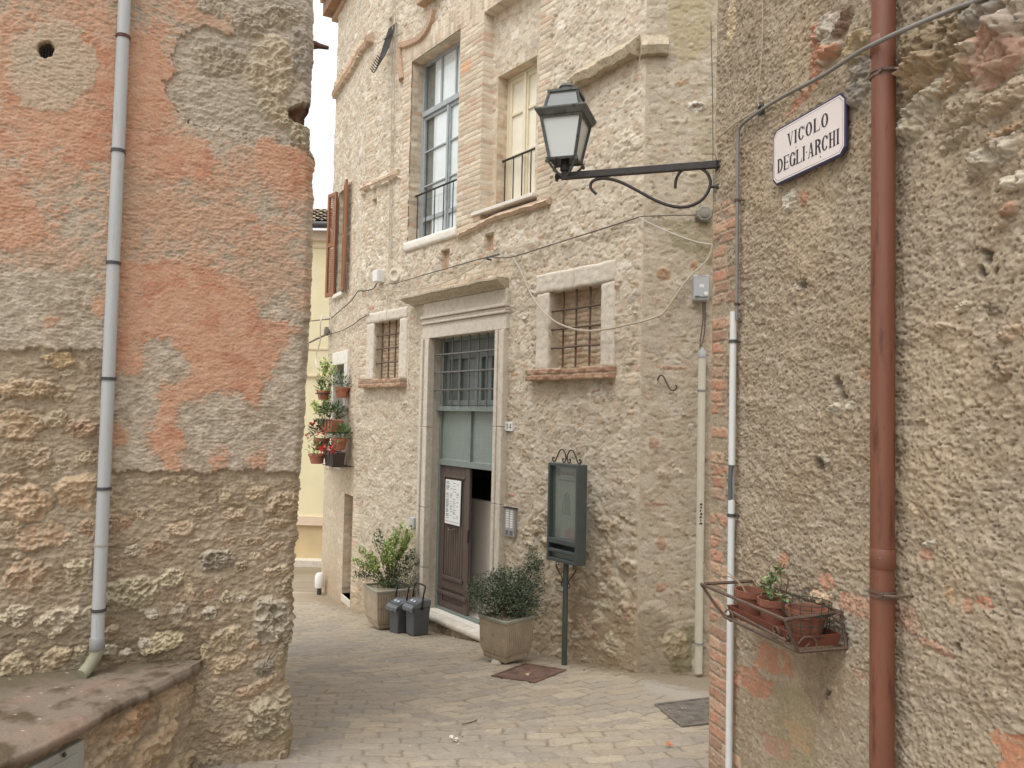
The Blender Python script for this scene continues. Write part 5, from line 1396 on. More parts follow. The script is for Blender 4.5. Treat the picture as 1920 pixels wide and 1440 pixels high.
tubeo('thin_wire', spline([WR.hit(x, y, .018) for x, y in ((1429, -20), (1430, 40), (1428, 110), (1421, 185), (1424, 200))], 5), .0025, M_CABL, None); o = bpy.data.objects['thin_wire']; tag(o, 'thin bare wire hanging straight down the wall above the eyelet', 'wire')
o = tubeo('loose_wire', spline([WR.hit(x, y, .02) for x, y in ((1420, 206), (1404, 216), (1380, 230), (1356, 250), (1344, 262), (1341, 270), (1344, 284), (1345, 300))], 5), .0035, M_CABL, None); tag(o, 'short wire drooping from the eyelet to the lamp arm', 'wire')

# --- wall lantern on its arm
_lp = WR.hit(1345, 303, .0)
WM = Wall((_lp + np.array([0, 0, 0]))[:2], (.951, -.309))
lam = thing('wall_lantern', _lp, 'old black iron street lantern with frosted panes on a scrolled bracket arm', 'street lamp')
L0, L1 = np.array(WM.sz(1049, 337)), np.array(WM.sz(1347, 302)); zl = (L0[1] + L1[1]) / 2
mb = MB(); mb.wbox(WM, L0[0] + .01, .02, zl - .019, zl + .019, -.015, .015)
mb.wbox(WM, -.006, .0, zl - .03, zl + .03, -.025, .025)
mb.lathe([(.010, 0), (.010, .02), (.022, .022), (.024, .03), (.018, .036), (.0, .037)], WM.P(L0[0] + .012, zl - .004, 0), 16, -WM.d)
mb.build('arm', M_IRON, lam, bevel=.003)
sc_ = spline([WM.hit(x, y, 0) for x, y in ((1118, 364), (1108, 353), (1109, 342), (1120, 336), (1140, 335), (1165, 342), (1200, 360), (1230, 376), (1258, 386), (1285, 388), (1310, 379), (1326, 362), (1332, 342), (1326, 325), (1312, 315), (1294, 314), (1277, 321), (1268, 336), (1266, 353))], 6)
mb = MB(); mb.tube(sc_, .0085, 8); mb.tube([WM.hit(1331, 350, 0), WM.hit(1349, 351, 0)], .008, 8); mb.build('scroll', M_IRON, lam, smooth=True)
lc = WM.s(1061, 240); hb = abs(WM.s(1104, 195, .14) - WM.s(1007, 199, .14)) / 2
zz = {k: WM.z(x, y, o) for k, x, y, o in (('brim', 1056, 197, hb), ('brimlow', 1056, 209, hb), ('bot', 1055, 293, hb * .6), ('roof', 1058, 170, hb * .5), ('cap', 1063, 157, 0), ('arms', 1058, 328, 0))}
hi, hl, hr = hb * .79, hb * .50, hb * .54


def sq(h, z): return [WM.P(lc + a * h, z, b * h) for a, b in ((-1, -1), (1, -1), (1, 1), (-1, 1))]


M_LANT = mat('verdigris_lantern_metal', (88, 92, 88), .5, .25, 24, .15, 90, col2=(62, 52, 46), thr=.55, metal=.2)
MB().loft([sq(hb * .86, zz['brimlow']), sq(hb, zz['brim'] - .004), sq(hb, zz['brim'] + .006), sq(hb * .74, zz['brim'] + .012)]).build('brim', M_LANT, lam, bevel=.003)
mb = MB(); zb_, zr_ = zz['brim'] + .012, zz['roof']; hr0 = hb * .70
for a, b in ((-1, -1), (1, -1), (1, 1), (-1, 1)): mb.tube([WM.P(lc + a * hr0, zb_, b * hr0), WM.P(lc + a * hr, zr_, b * hr)], .008, 4)
mb.wbox(WM, lc - hr - .01, lc + hr + .01, zr_ - .004, zr_ + .010, -hr - .01, hr + .01)
mb.build('roof_frame', M_LANT, lam)
M_FROST = mat('frosted_pane', (206, 212, 212), .22, .04, 5, spec=.6); M_FROSTG = mat('grey_roof_pane', (118, 124, 124), .3, .06, 5)
MB().loft([sq(hr0 - .002, zb_), sq(hr - .002, zr_)]).build('roof_pane', M_FROSTG, lam)
mb = MB(); mb.lathe([(.042, 0), (.046, .008), (.040, .020), (.040, .032), (.044, .036), (.036, .05), (.016, .060), (0, .062)], WM.P(lc, zr_ + .01, 0), 20); mb.build('finial', M_LANT, lam, smooth=True)
zi, zo = zz['brimlow'] + .003, zz['bot']
mb = MB()
for k, (a, b) in enumerate(((-1, -1), (1, -1), (1, 1), (-1, 1))):
    mb.tube([WM.P(lc + a * hi, zi, b * hi), WM.P(lc + a * hl, zo, b * hl)], .0105, 4)
    a2, b2 = ((-1, -1), (1, -1), (1, 1), (-1, 1))[(k + 1) % 4]
    mb.tube([WM.P(lc + a * hl, zo, b * hl), WM.P(lc + a2 * hl, zo, b2 * hl)], .009, 4); mb.tube([WM.P(lc + a * hi, zi - .008, b * hi), WM.P(lc + a2 * hi, zi - .008, b2 * hi)], .009, 4)
    mb.tube(spline([WM.P(lc + a * (hl + .012), zo + .004, b * (hl + .012)), WM.P(lc + a * hl * .95, zo - .03, b * hl * .95), WM.P(lc + a * hl * .5, zo - .07, b * hl * .5), WM.P(lc + a * .012, zo - .085, b * .012)], 5), .007, 6)
    c = WM.P(lc + a * (hl + .012), zo - .004, b * (hl + .012)); mb.lathe([(.0, -.012), (.010, -.006), (.010, .006), (0, .012)], c + Z3 * -.012, 8)
mb.build('cage', M_LANT, lam)
MB().loft([sq(hi - .004, zi), sq(hl - .004, zo)], cap=False).build('pane', M_FROST, lam)
mb = MB(); mb.lathe([(.0, 0), (.026, .0), (.030, .02), (.024, .034), (.022, .085)], WM.P(lc, zo - .055, 0), 16); mb.lathe([(.016, 0), (.016, .02), (.012, .05), (.02, .055)], WM.P(lc, zl + .018, 0), 12); mb.build('lamp_holder', M_IRON, lam, smooth=True)

# --- boxes, bells, cables on the stone walls
oc = thing('junction_box', WC.hit(1319, 403, 0), 'octagonal grey cable junction box at the top of the corner bricks', 'junction box')
mb = MB(); c = WC.hit(1319, 403, .0); mb.lathe([(.0, -.03), (.075, -.03), (.082, .0), (.082, .05), (.07, .065), (.05, .065)], c, 8, WC.n); mb.lathe([(.04, 0), (.04, .012), (.02, .016)], c + WC.n * .063, 20, WC.n)
for k in range(4):
    a = k * 1.57 + .4; mb.lathe([(.012, -.02), (.012, .035)], c + (math.cos(a) * WC.d + math.sin(a) * Z3) * .085, 10, WC.n)
mb.build('case', mat('weathered_grey_plastic', (140, 136, 122), .7, .12, 16), oc)


def wire(name, pts, r, m, label):
    P = []
    for W, x, y, o in pts: P.append(W.hit(x, y, o))
    return tag(tubeo(name, spline(P, 5), r, m, None, 6), label, 'cable')


bx = thing('meter_box', WC.hit(1311, 543, 0), 'grey plastic cabinet on the wall above the cream pipe', 'junction box')
a, b, c0_, c1_ = WC.s(1297, 543), WC.s(1326, 543), WC.z(1311, 566), WC.z(1311, 519)
mb = MB(); mb.wbox(WC, a, b, c0_, c1_, -.02, .10); mb.build('case', M_BOX, bx, bevel=.012)
mb = MB(); mb.wbox(WC, a + .005, b - .005, c0_ + .03, c1_ - .004, .10, .112); lid = mb.build('lid', M_BOX, bx, bevel=.006)
mb = MB(); mb.lathe([(.020, 0), (.020, .006), (.014, .008)], WC.P(b - .035, c0_ + .06, .112), 20, WC.n); mb.build('lock', M_BOXW, lid)
mb = MB(); m_ = (a + b) / 2; mb.wbox(WC, m_ - .022, m_ + .022, (c0_ + c1_) / 2 - .0, (c0_ + c1_) / 2 + .03, .112, .1135); mb.build('sticker', M_BOXW, lid)
MB().wbox(WC, a + .012, a + .055, c0_ + .034, c0_ + .041, .112, .1135).build('print', M_INK, lid); MB().wbox(WC, a + .03, b - .03, c1_ - .012, c1_ - .009, .112, .1135).build('latch', M_INK, lid)
wire('feed_cable', [(WC, 1318, 566, .05), (WC, 1318, 600, .05), (WC, 1313, 640, .06), (WC, 1313, 670, .07)], .006, M_CABD, 'dark cable dropping from the grey cabinet into the cream pipe')
wire('feed_cable', [(WC, 1322, 566, .05), (WC, 1321, 620, .05), (WC, 1315, 650, .07)], .006, M_CABD, 'shorter dark cable dropping behind its twin below the cabinet')
ccp = thing('cable_pipe', WC.hit(1312, 1258, .08), 'cream plastic cable riser pipe at the inner corner with printed stamp', 'pipe')
cs = WC.s(1313, 960, .08); zt_ = WC.z(1313, 665, .08); zb_ = WC.z(1312, 1262, .08)
tubeo('pipe', [WC.P(cs, zb_, .08), WC.P(cs, zt_, .08)], .036, M_CREAMP, ccp, 20)
mb = MB(); mb.lathe([(.040, -.03), (.040, .03), (.016, .055), (.014, .07)], WC.P(cs, zt_, .08), 18); mb.build('cap', mat('grey_cap', (158, 162, 164), .5), ccp, smooth=True)
for y in (732, 1206): ring(WC.P(cs, WC.z(1313, y, .08), .08), .036, .006, M_PVCD, ccp, tail=-WC.n * .09 + WC.d * .04)
mb = MB(); zt2 = WC.z(1313, 945, .117)
for k in range(7): mb.wbox(WC, cs - .012 + .004 * (k % 2), cs + .012 - .005 * (k % 3), zt2 - .03 * k - .012, zt2 - .03 * k + .006, .114, .1168)
mb.build('stamp', M_INK, ccp)
hk = WC.hit(1240, 712, 0)
o = tubeo('wall_hook', spline([WC.hit(x, y, o_) for x, y, o_ in ((1233, 714, -.02), (1234, 710, .04), (1238, 704, .06), (1244, 706, .07), (1250, 718, .08), (1256, 729, .09), (1263, 732, .10), (1268, 728, .10), (1268, 722, .1))], 5), .008, M_RUST, None); tag(o, 'rusty iron S hook fixed in the bare wall near the cream pipe', 'hook')
for sgn, (x, y), (w, h), lab in ((0, (717, 519), (.16, .19), 'white plastic junction box on the facade left of the doorway'),):
    jb = thing('junction_box', WB.hit(x, y, 0), lab, 'junction box'); a, z = WB.sz(x, y)
    mb = MB(); mb.wbox(WB, a - w / 2, a + w / 2, z - h / 2, z + h / 2, -.02, .12); mb.build('case', M_BOXW, jb, bevel=.012)
    mb = MB(); mb.wbox(WB, a - w / 2 + .01, a + w / 2 - .01, z - h / 2 + .01, z + h / 2 - .01, .12, .13); mb.build('lid', M_BOXW, jb, bevel=.006)
B, Cc, A = WB, WC, WA
wire('facade_cable', [(B, 730, 531, .05), (B, 742, 531, .04), (B, 800, 514, .05), (B, 860, 497, .05), (B, 912, 483, .06), (B, 958, 482, .06), (B, 1040, 457, .05), (B, 1120, 432, .05), (B, 1198, 407, .06)], .007, M_CABD, 'dark cable stretched across the facade above the doorway cornice')
wire('facade_cable', [(B, 704, 539, .07), (B, 720, 543, .08), (B, 737, 545, .08), (B, 770, 544, .09), (B, 830, 531, .10), (B, 880, 506, .09), (B, 912, 485, .06)], .007, M_CABL, 'pale cable sagging from the white junction box to the iron clamp')
wire('facade_cable', [(B, 962, 483, .06), (B, 976, 508, .07), (B, 992, 545, .08), (B, 1008, 572, .10), (B, 1030, 595, .12), (B, 1055, 610, .13), (B, 1085, 619, .13), (B, 1115, 620, .12), (B, 1150, 615, .10), (B, 1180, 608, .08), (B, 1199, 604, .06), (Cc, 1225, 596, .05), (Cc, 1244, 586, .05), (Cc, 1262, 562, .05), (Cc, 1280, 536, .05), (Cc, 1300, 512, .05), (Cc, 1320, 494, .05), (Cc, 1331, 478, .05), (Cc, 1336, 458, .05)], .010, M_CABL, 'thick pale cable looping in front of the larger barred window')
wire('facade_cable', [(B, 1199, 406, .06), (Cc, 1220, 405, .04), (Cc, 1260, 404, .04), (Cc, 1308, 403, .04)], .005, M_CABD, 'thin dark cable running to the octagonal box')
wire('facade_cable', [(B, 1198, 408, .06), (Cc, 1230, 424, .04), (Cc, 1270, 441, .04), (Cc, 1305, 453, .04), (Cc, 1340, 459, .04)], .005, M_CABW, 'white cable slanting down to the brick corner')
wire('facade_cable', [(B, 714, 524, .06), (B, 706, 532, .05), (B, 700, 541, .04), (B, 686, 545, .04), (B, 672, 546, .05), (A, 660, 562, .04), (A, 645, 576, .05), (A, 622, 596, .05)], .009, M_CABD, 'black cable leading left from the white junction box round the corner')
wire('facade_cable', [(B, 692, 589, .04), (B, 676, 598, .04), (A, 660, 610, .04), (A, 640, 620, .05), (A, 614, 628, .08)], .008, M_CABD, 'dark cable running left from the smaller barred window')
for x0, x1, lab in ((742, 733, 'left of two thin wires running up the facade'), (737, 729, 'right of two thin wires running up the facade')):
    wire('riser_wire', [(B, x0, -20, .04), (B, x0 - 2, 140, .045), (B, (x0 + x1) / 2, 300, .03), (B, x1 + 1, 430, .03), (B, x1, 512, .03)], .006, M_CABL, lab)
wire('drop_wire', [(B, 727, 530, .04), (B, 727, 552, .04), (B, 726, 574, .04)], .006, M_CABL, 'short wire dropping from the white box to the smaller barred window')
wire('corner_wire', [(Cc, 1333, 40, .05), (Cc, 1336, 180, .05), (Cc, 1337, 300, .05), (Cc, 1338, 400, .05)], .004, M_CABD, 'thin vertical wire in the corner behind the lamp arm')
cl = WB.hit(921, 487, 0); mb = MB(); mb.tube([cl - WB.n * .03, cl + WB.n * .07 + Z3 * .0], .012, 6); mb.box((cl, WB.d, Z3, WB.n), -.06, .24, .012, .03, .05, .065); tag(mb.build('cable_clamp', M_CLIP, None), 'iron clamp holding the cables above the cornice', 'clamp')

nt_ = thing('house_number', WB.hit(957, 799, 0), 'small white tile with the house number 14', 'number tile')
a0_, a1_, c0_, c1_ = WB.s(950, 799), WB.s(964, 799), WB.z(957, 808), WB.z(957, 791)
mb = MB(); mb.wbox(WB, a0_, a1_, c0_, c1_, -.02, .03); mb.build('tile', mat('white_glazed_tile', (232, 232, 230), .3, .03, 4), nt_, bevel=.004)
g = Glyph(WB, .0305); hh = (c1_ - c0_) * .62; g.text('14', a0_ + (a1_ - a0_) * .14, c0_ + (c1_ - c0_) * .18, hh, (a1_ - a0_) * .38, hh * .02); g.mb.build('digits', M_INK, nt_)

ic = thing('intercom', WB.hit(957, 980, 0), 'grey intercom panel with rows of white bell buttons right of the door', 'intercom')
a0_, a1_, c0_, c1_ = WB.s(947.5, 980, .03), WB.s(966, 980, .03), WB.z(957, 1006, .03), WB.z(957, 953, .03)
mb = MB(); mb.wbox(WB, a0_, a1_, c0_, c1_, -.03, .045); mb.build('case', mat('brushed_grey', (166, 166, 162), .4, .05, 8, metal=.3), ic, bevel=.006)
mb = MB(); w, h = a1_ - a0_, c1_ - c0_
for i in range(2):
    for k in range(8): mb.wbox(WB, a0_ + w * (.18 + .40 * i), a0_ + w * (.44 + .40 * i), c1_ - h * (.055 + .082 * k) - h * .055, c1_ - h * (.055 + .082 * k), .045, .0475)
mb.build('button', mat('white_button', (226, 228, 228), .4), ic)
mb = MB(); mb.wbox(WB, a0_ + w * .15, a0_ + w * .43, c0_ + h * .05, c0_ + h * .22, .045, .047); mb.wbox(WB, a0_ + w * .56, a0_ + w * .86, c0_ + h * .05, c0_ + h * .22, .045, .047); mb.build('speaker', mat('speaker_grey', (104, 106, 106), .6), ic)
mb = MB(); mb.wbox(WB, a0_ - .01, a1_ + .01, c1_, c1_ + .012, -.02, .06); mb.build('hood', M_INK, ic)
ic2 = thing('door_sensor', WB.hit(777, 980, 0), 'slim pale grey door bell unit left of the doorway', 'bell')
a, z = WB.sz(777, 980); mb = MB(); mb.wbox(WB, a - .055, a + .055, z - .075, z + .075, -.02, .05); mb.build('case', M_BOX, ic2, bevel=.012)
mb = MB(); mb.wbox(WB, a - .02, a + .03, z - .06, z - .03, .05, .053); mb.build('button', M_INK, ic2)
wire('bell_wire', [(B, 767, 575, .03), (B, 766, 640, .03), (B, 764, 700, .03), (B, 765, 730, .03)], .004, M_CABW, 'thin white wire down the side of the smaller barred window')

# --- notice on the door
pts = [WB.hit(x, y, -.15) for x, y in ((834, 980), (862, 987), (865, 902), (836, 898))]
nb = thing('notice_sheet', pts[0], 'white printed notice sheet stuck on the dark door', 'notice')
MB().prism(pts, WB.n * .002).build('sheet', mat('paper_white', (226, 230, 228), .7, .03, 4), nb)
mb = MB(); o_, ex, ey = pts[0] + WB.n * .0026, (pts[1] - pts[0]), (pts[3] - pts[0]); rr = random.Random(3)
for k in range(38):
    v = .95 - k * .0222
    for u0, u1, pb in ((.06, .30, .85), (.34, .48, .35), (.52, .74, .5), (.76, .92, .3)):
        if rr.random() < pb:
            a, b = u0, u0 + (u1 - u0) * rr.uniform(.55, 1); mb.poly([o_ + ex * a + ey * v, o_ + ex * b + ey * v, o_ + ex * b + ey * (v + .009), o_ + ex * a + ey * (v + .009)])
mb.poly([o_ + ex * .05 + ey * .055, o_ + ex * .93 + ey * .055, o_ + ex * .93 + ey * .062, o_ + ex * .05 + ey * .062])
mb.build('print', M_INK, nb)

# --- display board on its post
M_BRD = mat('dark_green_grey_steel', (70, 80, 80), .45, .12, 10, .05, 60, spec=.5)
OB = .36; bo = WB.hit(1057, 1240, .27); bp = bo.copy(); bp[2] = float(gz(bp[1]))
bd = thing('display_board', bp, 'dark green metal display case on a post in front of the rubble wall', 'information board')
a0_, a1_, c0_, c1_ = WB.s(1026, 960, OB), WB.s(1082, 960, OB), WB.z(1054, 1056, OB), WB.z(1054, 869.5, OB)
dp = .13; O0 = OB - dp; f_ = .028; zs1, zs2 = WB.z(1054, 1022, OB), WB.z(1054, 1030, OB); zs3 = WB.z(1054, 1012, OB)
mb = MB()
mb.wbox(WB, a0_, a0_ + f_, c0_, c1_, O0, OB); mb.wbox(WB, a1_ - f_, a1_, c0_, c1_, O0, OB); mb.wbox(WB, a0_ + f_, a1_ - f_, c1_ - f_, c1_, O0, OB - .001); mb.wbox(WB, a0_ + f_, a1_ - f_, c0_, c0_ + f_ * 1.2, O0, OB - .001)
mb.wbox(WB, a0_ + f_, a1_ - f_, c0_ + f_, c1_ - f_, O0, O0 + .02)
mb.build('case', M_BRD, bd, bevel=.004)
mb = MB(); mb.wbox(WB, a0_ + f_, a1_ - f_, zs1, zs3, OB - .05, OB); mb.wbox(WB, a0_ + f_, a1_ - f_, zs2 - .045, zs2 - .01, OB - .05, OB); mb.build('crossbar', M_BRD, bd, bevel=.006)
M_PANEL = mat('grey_green_panel', (106, 122, 114), .25, .10, 3, spec=.6)
mb = MB(); mb.wbox(WB, a0_ + f_ + .001, a1_ - f_ - .001, zs3 + .001, c1_ - f_ - .001, OB - .06, OB - .05); pn = mb.build('panel', M_PANEL, bd)
mb = MB(); mb.wbox(WB, a0_ + f_ + .001, a1_ - f_ - .001, c0_ + f_ * 1.2, zs2 - .046, OB - .06, OB - .05); mb.build('panel', M_PANEL, bd)
mb = MB(); w, h = a1_ - a0_ - 2 * f_, c1_ - zs3; ax, az, oo = a0_ + f_, c1_ - f_, OB - .0495; rr = random.Random(8)
mb.wbox(WB, ax + w * .12, ax + w * .28, az - h * .13, az - h * .035, oo, oo + .001)
for k in range(9): mb.wbox(WB, ax + w * (.35 + .065 * k), ax + w * (.39 + .065 * k), az - h * .115, az - h * (.085 if k % 3 else .075), oo, oo + .001)
mb.wbox(WB, ax + w * .1, ax + w * .97, az - h * .15, az - h * .147, oo, oo + .001)
for k in range(11): mb.wbox(WB, ax + w * (.2 + .065 * k), ax + w * (.245 + .065 * k), az - h * .195, az - h * .178, oo, oo + .001)
for k in range(5): mb.wbox(WB, ax + w * .08, ax + w * (.3 + .1 * rr.random()), az - h * (.85 + .022 * k), az - h * (.843 + .022 * k), oo, oo + .001)
for k in range(6): mb.wbox(WB, ax + w * (.5 + .06 * k), ax + w * (.54 + .06 * k), c0_ + .10, c0_ + .115, oo, oo + .001)
mb.build('print', mat('faded_print', (64, 76, 74), .5), pn)
mb = MB(); cx_, cz_ = ax + w * .52, az - h * .5                          # a faint line drawing of a leaning figure in drapery
for pl in (((-.10, -.22), (-.12, -.10), (-.10, .02), (-.06, .12), (-.02, .2), (.03, .25), (.07, .2), (.10, .1), (.11, -.04), (.13, -.16), (.15, -.22)), ((-.02, .2), (.0, .12), (-.03, .02), (.0, -.08), (-.02, -.2)), ((.05, .14), (.04, .0), (.07, -.1), (.06, -.2)), ((-.10, -.22), (-.02, -.2), (.06, -.21), (.15, -.22))):
    mb.tube(spline([WB.P(cx_ + a * w * 1.1, cz_ + b * h * .62, oo + .001) for a, b in pl], 4), .0022, 5)
mb.build('drawing', mat('drawing_line', (70, 84, 80), .5), pn)
mb = MB(); mb.lathe([(0, 0), (w * .2, 0), (w * .2, .001)], WB.P(ax + w * .68, az - h * .91, oo), 24, WB.n); mb.build('seal', mat('faded_red', (126, 108, 102), .5, .2, 40), pn)
mb = MB(); mb.poly([WB.P(a, b, OB - .043) for a, b in ((a0_ + f_, zs3), (a1_ - f_, zs3), (a1_ - f_, c1_ - f_), (a0_ + f_, c1_ - f_))]); mb.build('glazing', glass_mat('board_glass', (.93, .96, .95)), bd)
pm = (a0_ + a1_) / 2; pz = c0_; po = OB - .07
mb = MB(); b0 = WB.P(pm, 0, po); mb.lathe([(.028, float(gz(b0[1])) - .15), (.028, pz + .02)], WB.P(pm, 0, po), 16); mb.build('post', M_BRD, bd, smooth=True)
mb = MB()
for sg_ in (-1, 1):
    mb.tube(spline([WB.P(pm + sg_ * a, pz + b, po) for a, b in ((.03, -.24), (.05, -.25), (.065, -.22), (.05, -.20), (.04, -.21), (.06, -.16), (.12, -.10), (.15, -.04), (.13, -.01), (.11, -.03), (.125, -.05))], 4), .006, 6)
mb.build('bracket_scroll', M_IRON, bd, smooth=True)
mb = MB()
for sg_ in (-1, 1):
    mb.tube(spline([WB.P(pm + sg_ * a, c1_ + b, OB - .05) for a, b in ((.035, .035), (.055, .05), (.06, .03), (.04, .012), (.015, .03), (.012, .08), (.05, .135), (.10, .13), (.14, .07), (.17, .02), (.20, .012), (.215, .035), (.20, .055), (.185, .042))], 5), .007, 6)
mb.build('crest', M_IRON, bd, smooth=True)
# ================================================================== planters, bins, plants, basket
M_CONC = mat('ochre_concrete', (172, 154, 126), .85, .16, 8, .3, 70, col2=(140, 128, 102), thr=.58)
M_RIM = mat('greyed_concrete_rim', (152, 150, 134), .9, .15, 14, .3, 70)
M_SOIL = mat('potting_soil', (70, 56, 42), 1.0, .3, 20, .8, 60)
M_LEAF = attr_mat('leaf_surface', rough=.5, fine=40, var=.1, bump=0, spec=.4)
M_STEM = mat('woody_stem', (110, 86, 60), .9, .2, 30)
M_STEMG = mat('green_stem', (96, 108, 58), .8, .2, 30)
M_TERRA = mat('terracotta', (178, 108, 76), .8, .14, 14, .2, 80, col2=(196, 140, 108), thr=.62)
M_TERRAP = mat('brown_plastic_trough', (116, 60, 42), .5, .08, 8)
M_BIN = mat('dark_grey_bin_plastic', (84, 88, 92), .5, .06, 10, .06, 90)
M_BINL = mat('bin_lid_plastic', (104, 108, 112), .45, .06, 10, .06, 90)
M_BLKP = mat('black_plastic', (34, 34, 36), .45, .05, 8)


def planter(px, py, a, h, phi, flip, label, ribs_right):
    P = ground_hit(px, py); P[2] = float(gz(P[1])) + .02
    e1 = np.array([math.cos(phi), math.sin(phi), 0]); e2 = np.array([-math.sin(phi), math.cos(phi), 0])
    ctr = P + (e1 + e2) * a * .42
    t = thing('planter', ctr, label, 'planter', 'concrete planters at the doorway')
    def rg(k, z, rib=0): return [ctr + e1 * (x * a * k / 2) + e2 * (y * a * k / 2) + Z3 * z for x, y in ((-1, -1), (1, -1), (1, 1), (-1, 1))]
    MB().loft([rg(.86, .06), rg(.93, .12), rg(.968, h * .5), rg(.995, h - .02)]).build('body', M_CONC, t, bevel=.010)
    MB().loft([rg(.78, .0), rg(.82, .03), rg(.85, .0601)]).build('foot', M_CONC, t, bevel=.01)
    mb = MB(); w = .028
    o_, i_ = rg(1.03, 0), rg(1.03 - 2 * w / a, 0)
    for k in range(4):
        j = (k + 1) % 4; mb.prism([o_[k] + Z3 * (h - .03), o_[j] + Z3 * (h - .03), i_[j] + Z3 * (h - .03), i_[k] + Z3 * (h - .03)], Z3 * .035)
    mb.build('rim', M_RIM, t, bevel=.007)
    mb = MB(); n = 13
    for k in range(n):
        u = -.42 + .84 * k / (n - 1)
        for (n_, t_) in ((e2, e1),) if not ribs_right else ((e2, e1), ):
            pass
            mb.tube([ctr - n_ * (a * kk / 2 + .002) + t_ * u * a * kk + Z3 * zz_ for kk, zz_ in ((.875, .09), (.93, .13), (.968, h * .5), (.99, h - .035))], .0095, 6)
    mb.build('ribbing', M_CONC, t, smooth=True)
    mb = MB(); mb.loft([rg(.93, h - .045), rg(.93, h - .035)]); mb.build('soil', M_SOIL, t)
    return ctr, e1, e2


pc2, e1b, e2b = planter(947, 1250, .40, .42, math.radians(44), 0, 'ribbed concrete planter with the dense dark shrub beside the display post', True)
pc1, e1a, e2a = planter(709, 1184, .52, .50, math.radians(30), 0, 'weathered concrete planter with the leggy light green shrub next to the bins', True)
st_ = MB(); q = ground_hit(930, 1246); q[2] = float(gz(q[1]))
st_.loft([[q + np.array([x * k, y * k, z]) for x, y in ((-.05, -.03), (.05, -.035), (.06, .03), (-.045, .035))] for k, z in ((1, -.01), (1.05, .02), (.8, .045))]); tag(st_.build('wedge_stone', M_TRAV, None, bevel=.006), 'flat stone wedged under the planter by the display post', 'stone')

rp = random.Random(21)


def rv(r=1.0):
    while True:
        v = np.array([rp.uniform(-1, 1) for _ in range(3)])
        if 0 < v @ v < 1: return v * r


def leafcol(cols):
    c = lin(cols[rp.randrange(len(cols))]) * rp.uniform(.8, 1.2); return c


DARKG = [(64, 82, 58), (128, 144, 116), (78, 98, 70), (52, 70, 52), (98, 116, 88), (70, 90, 70), (116, 130, 104)]
LIME = [(178, 194, 74), (158, 186, 70), (134, 168, 60), (176, 194, 92), (116, 150, 56)]
MIDG = [(86, 116, 58), (72, 100, 52), (104, 130, 66), (60, 86, 48)]
# dense shrub
sb = thing('shrub', pc2 + Z3 * .38, 'dense dark green small leaved shrub overflowing the ribbed planter', 'shrub')
mb, ms = MB(), MB(); base = pc2 + Z3 * .43 + (e1b + e2b) * .05
cl = [(np.array([-.02, -.02, .16]), .25), (np.array([-.20, .0, .19]), .19), (np.array([-.10, -.06, .28]), .15), (np.array([.17, .10, .20]), .19), (np.array([.02, .1, .26]), .17), (np.array([.24, .22, .32]), .14), (np.array([.27, .28, .46]), .09), (np.array([.14, -.06, .12]), .15), (np.array([-.32, .0, .20]), .08), (np.array([.20, .12, .02]), .13)]
for k in range(70):
    c, r = cl[k % len(cl)]; e = base + c + rv(r * 1.4); p0 = base + rv(.07) * np.array([1, 1, .1])
    md = (p0 + e) / 2 + rv(.05); S_ = spline([p0, md, e], 6); ms.tube(S_, [.006 - .004 * i / (len(S_) - 1) for i in range(len(S_))], 5)
    for q in range(9): leaf(mb, e + rv(.045), rv() + Z3 * .5, Z3 + rv(.5), rp.uniform(.02, .036), rp.uniform(.012, .018), leafcol(DARKG + MIDG))
for c, r in cl:
    for k in range(int(5200 * r ** 1.5 / .118 * .33)):
        v = rv(); v = v / np.linalg.norm(v) * rp.uniform(.4, 1.22) ** .8; p = base + c + v * r * (1 + .18 * float(gn(np.array(v[0] * 3 + c[0] * 9), np.array(v[2] * 3 + v[1] * 2), 31)))
        d = v + rv(.9); leaf(mb, p, d, rv() + Z3, rp.uniform(.018, .032), rp.uniform(.010, .016), leafcol(DARKG))
for k in range(40):
    p = base + np.array([.30, .24, .62]) + rv(1) * np.array([.08, .08, .14]); leaf(mb, p, rv() + Z3, Z3 + rv(.3), rp.uniform(.02, .035), .013, leafcol(MIDG))
for k in range(60):
    p = base + np.array([.08, .12, .10]) + rv(.04); leaf(mb, p, rv(), Z3, .02, .014, leafcol(DARKG))
for k in range(170):                                                   # a spray trailing down the right side
    t = rp.random(); p = base + e1b * (.26 + .05 * t) + e2b * (-.02 + .05 * rp.random()) + Z3 * (.03 - .30 * t) + rv(.07) * (1 - .3 * t); leaf(mb, p, rv() - Z3, Z3 + rv(.3), rp.uniform(.02, .04), .02, leafcol(DARKG))
mb.build('foliage', M_LEAF, sb); ms.build('stem', M_STEM, sb, smooth=True)
fl_ = MB()
for k in range(5):
    p = base + np.array([-.16, -.13, .03 + .012 * k]) + rv(.025)
    for a in range(5): leaf(fl_, p, rv() + Z3 * .4, Z3, .018, .012, lin((226, 208, 196)))
fl_.build('blossom', M_LEAF, sb)
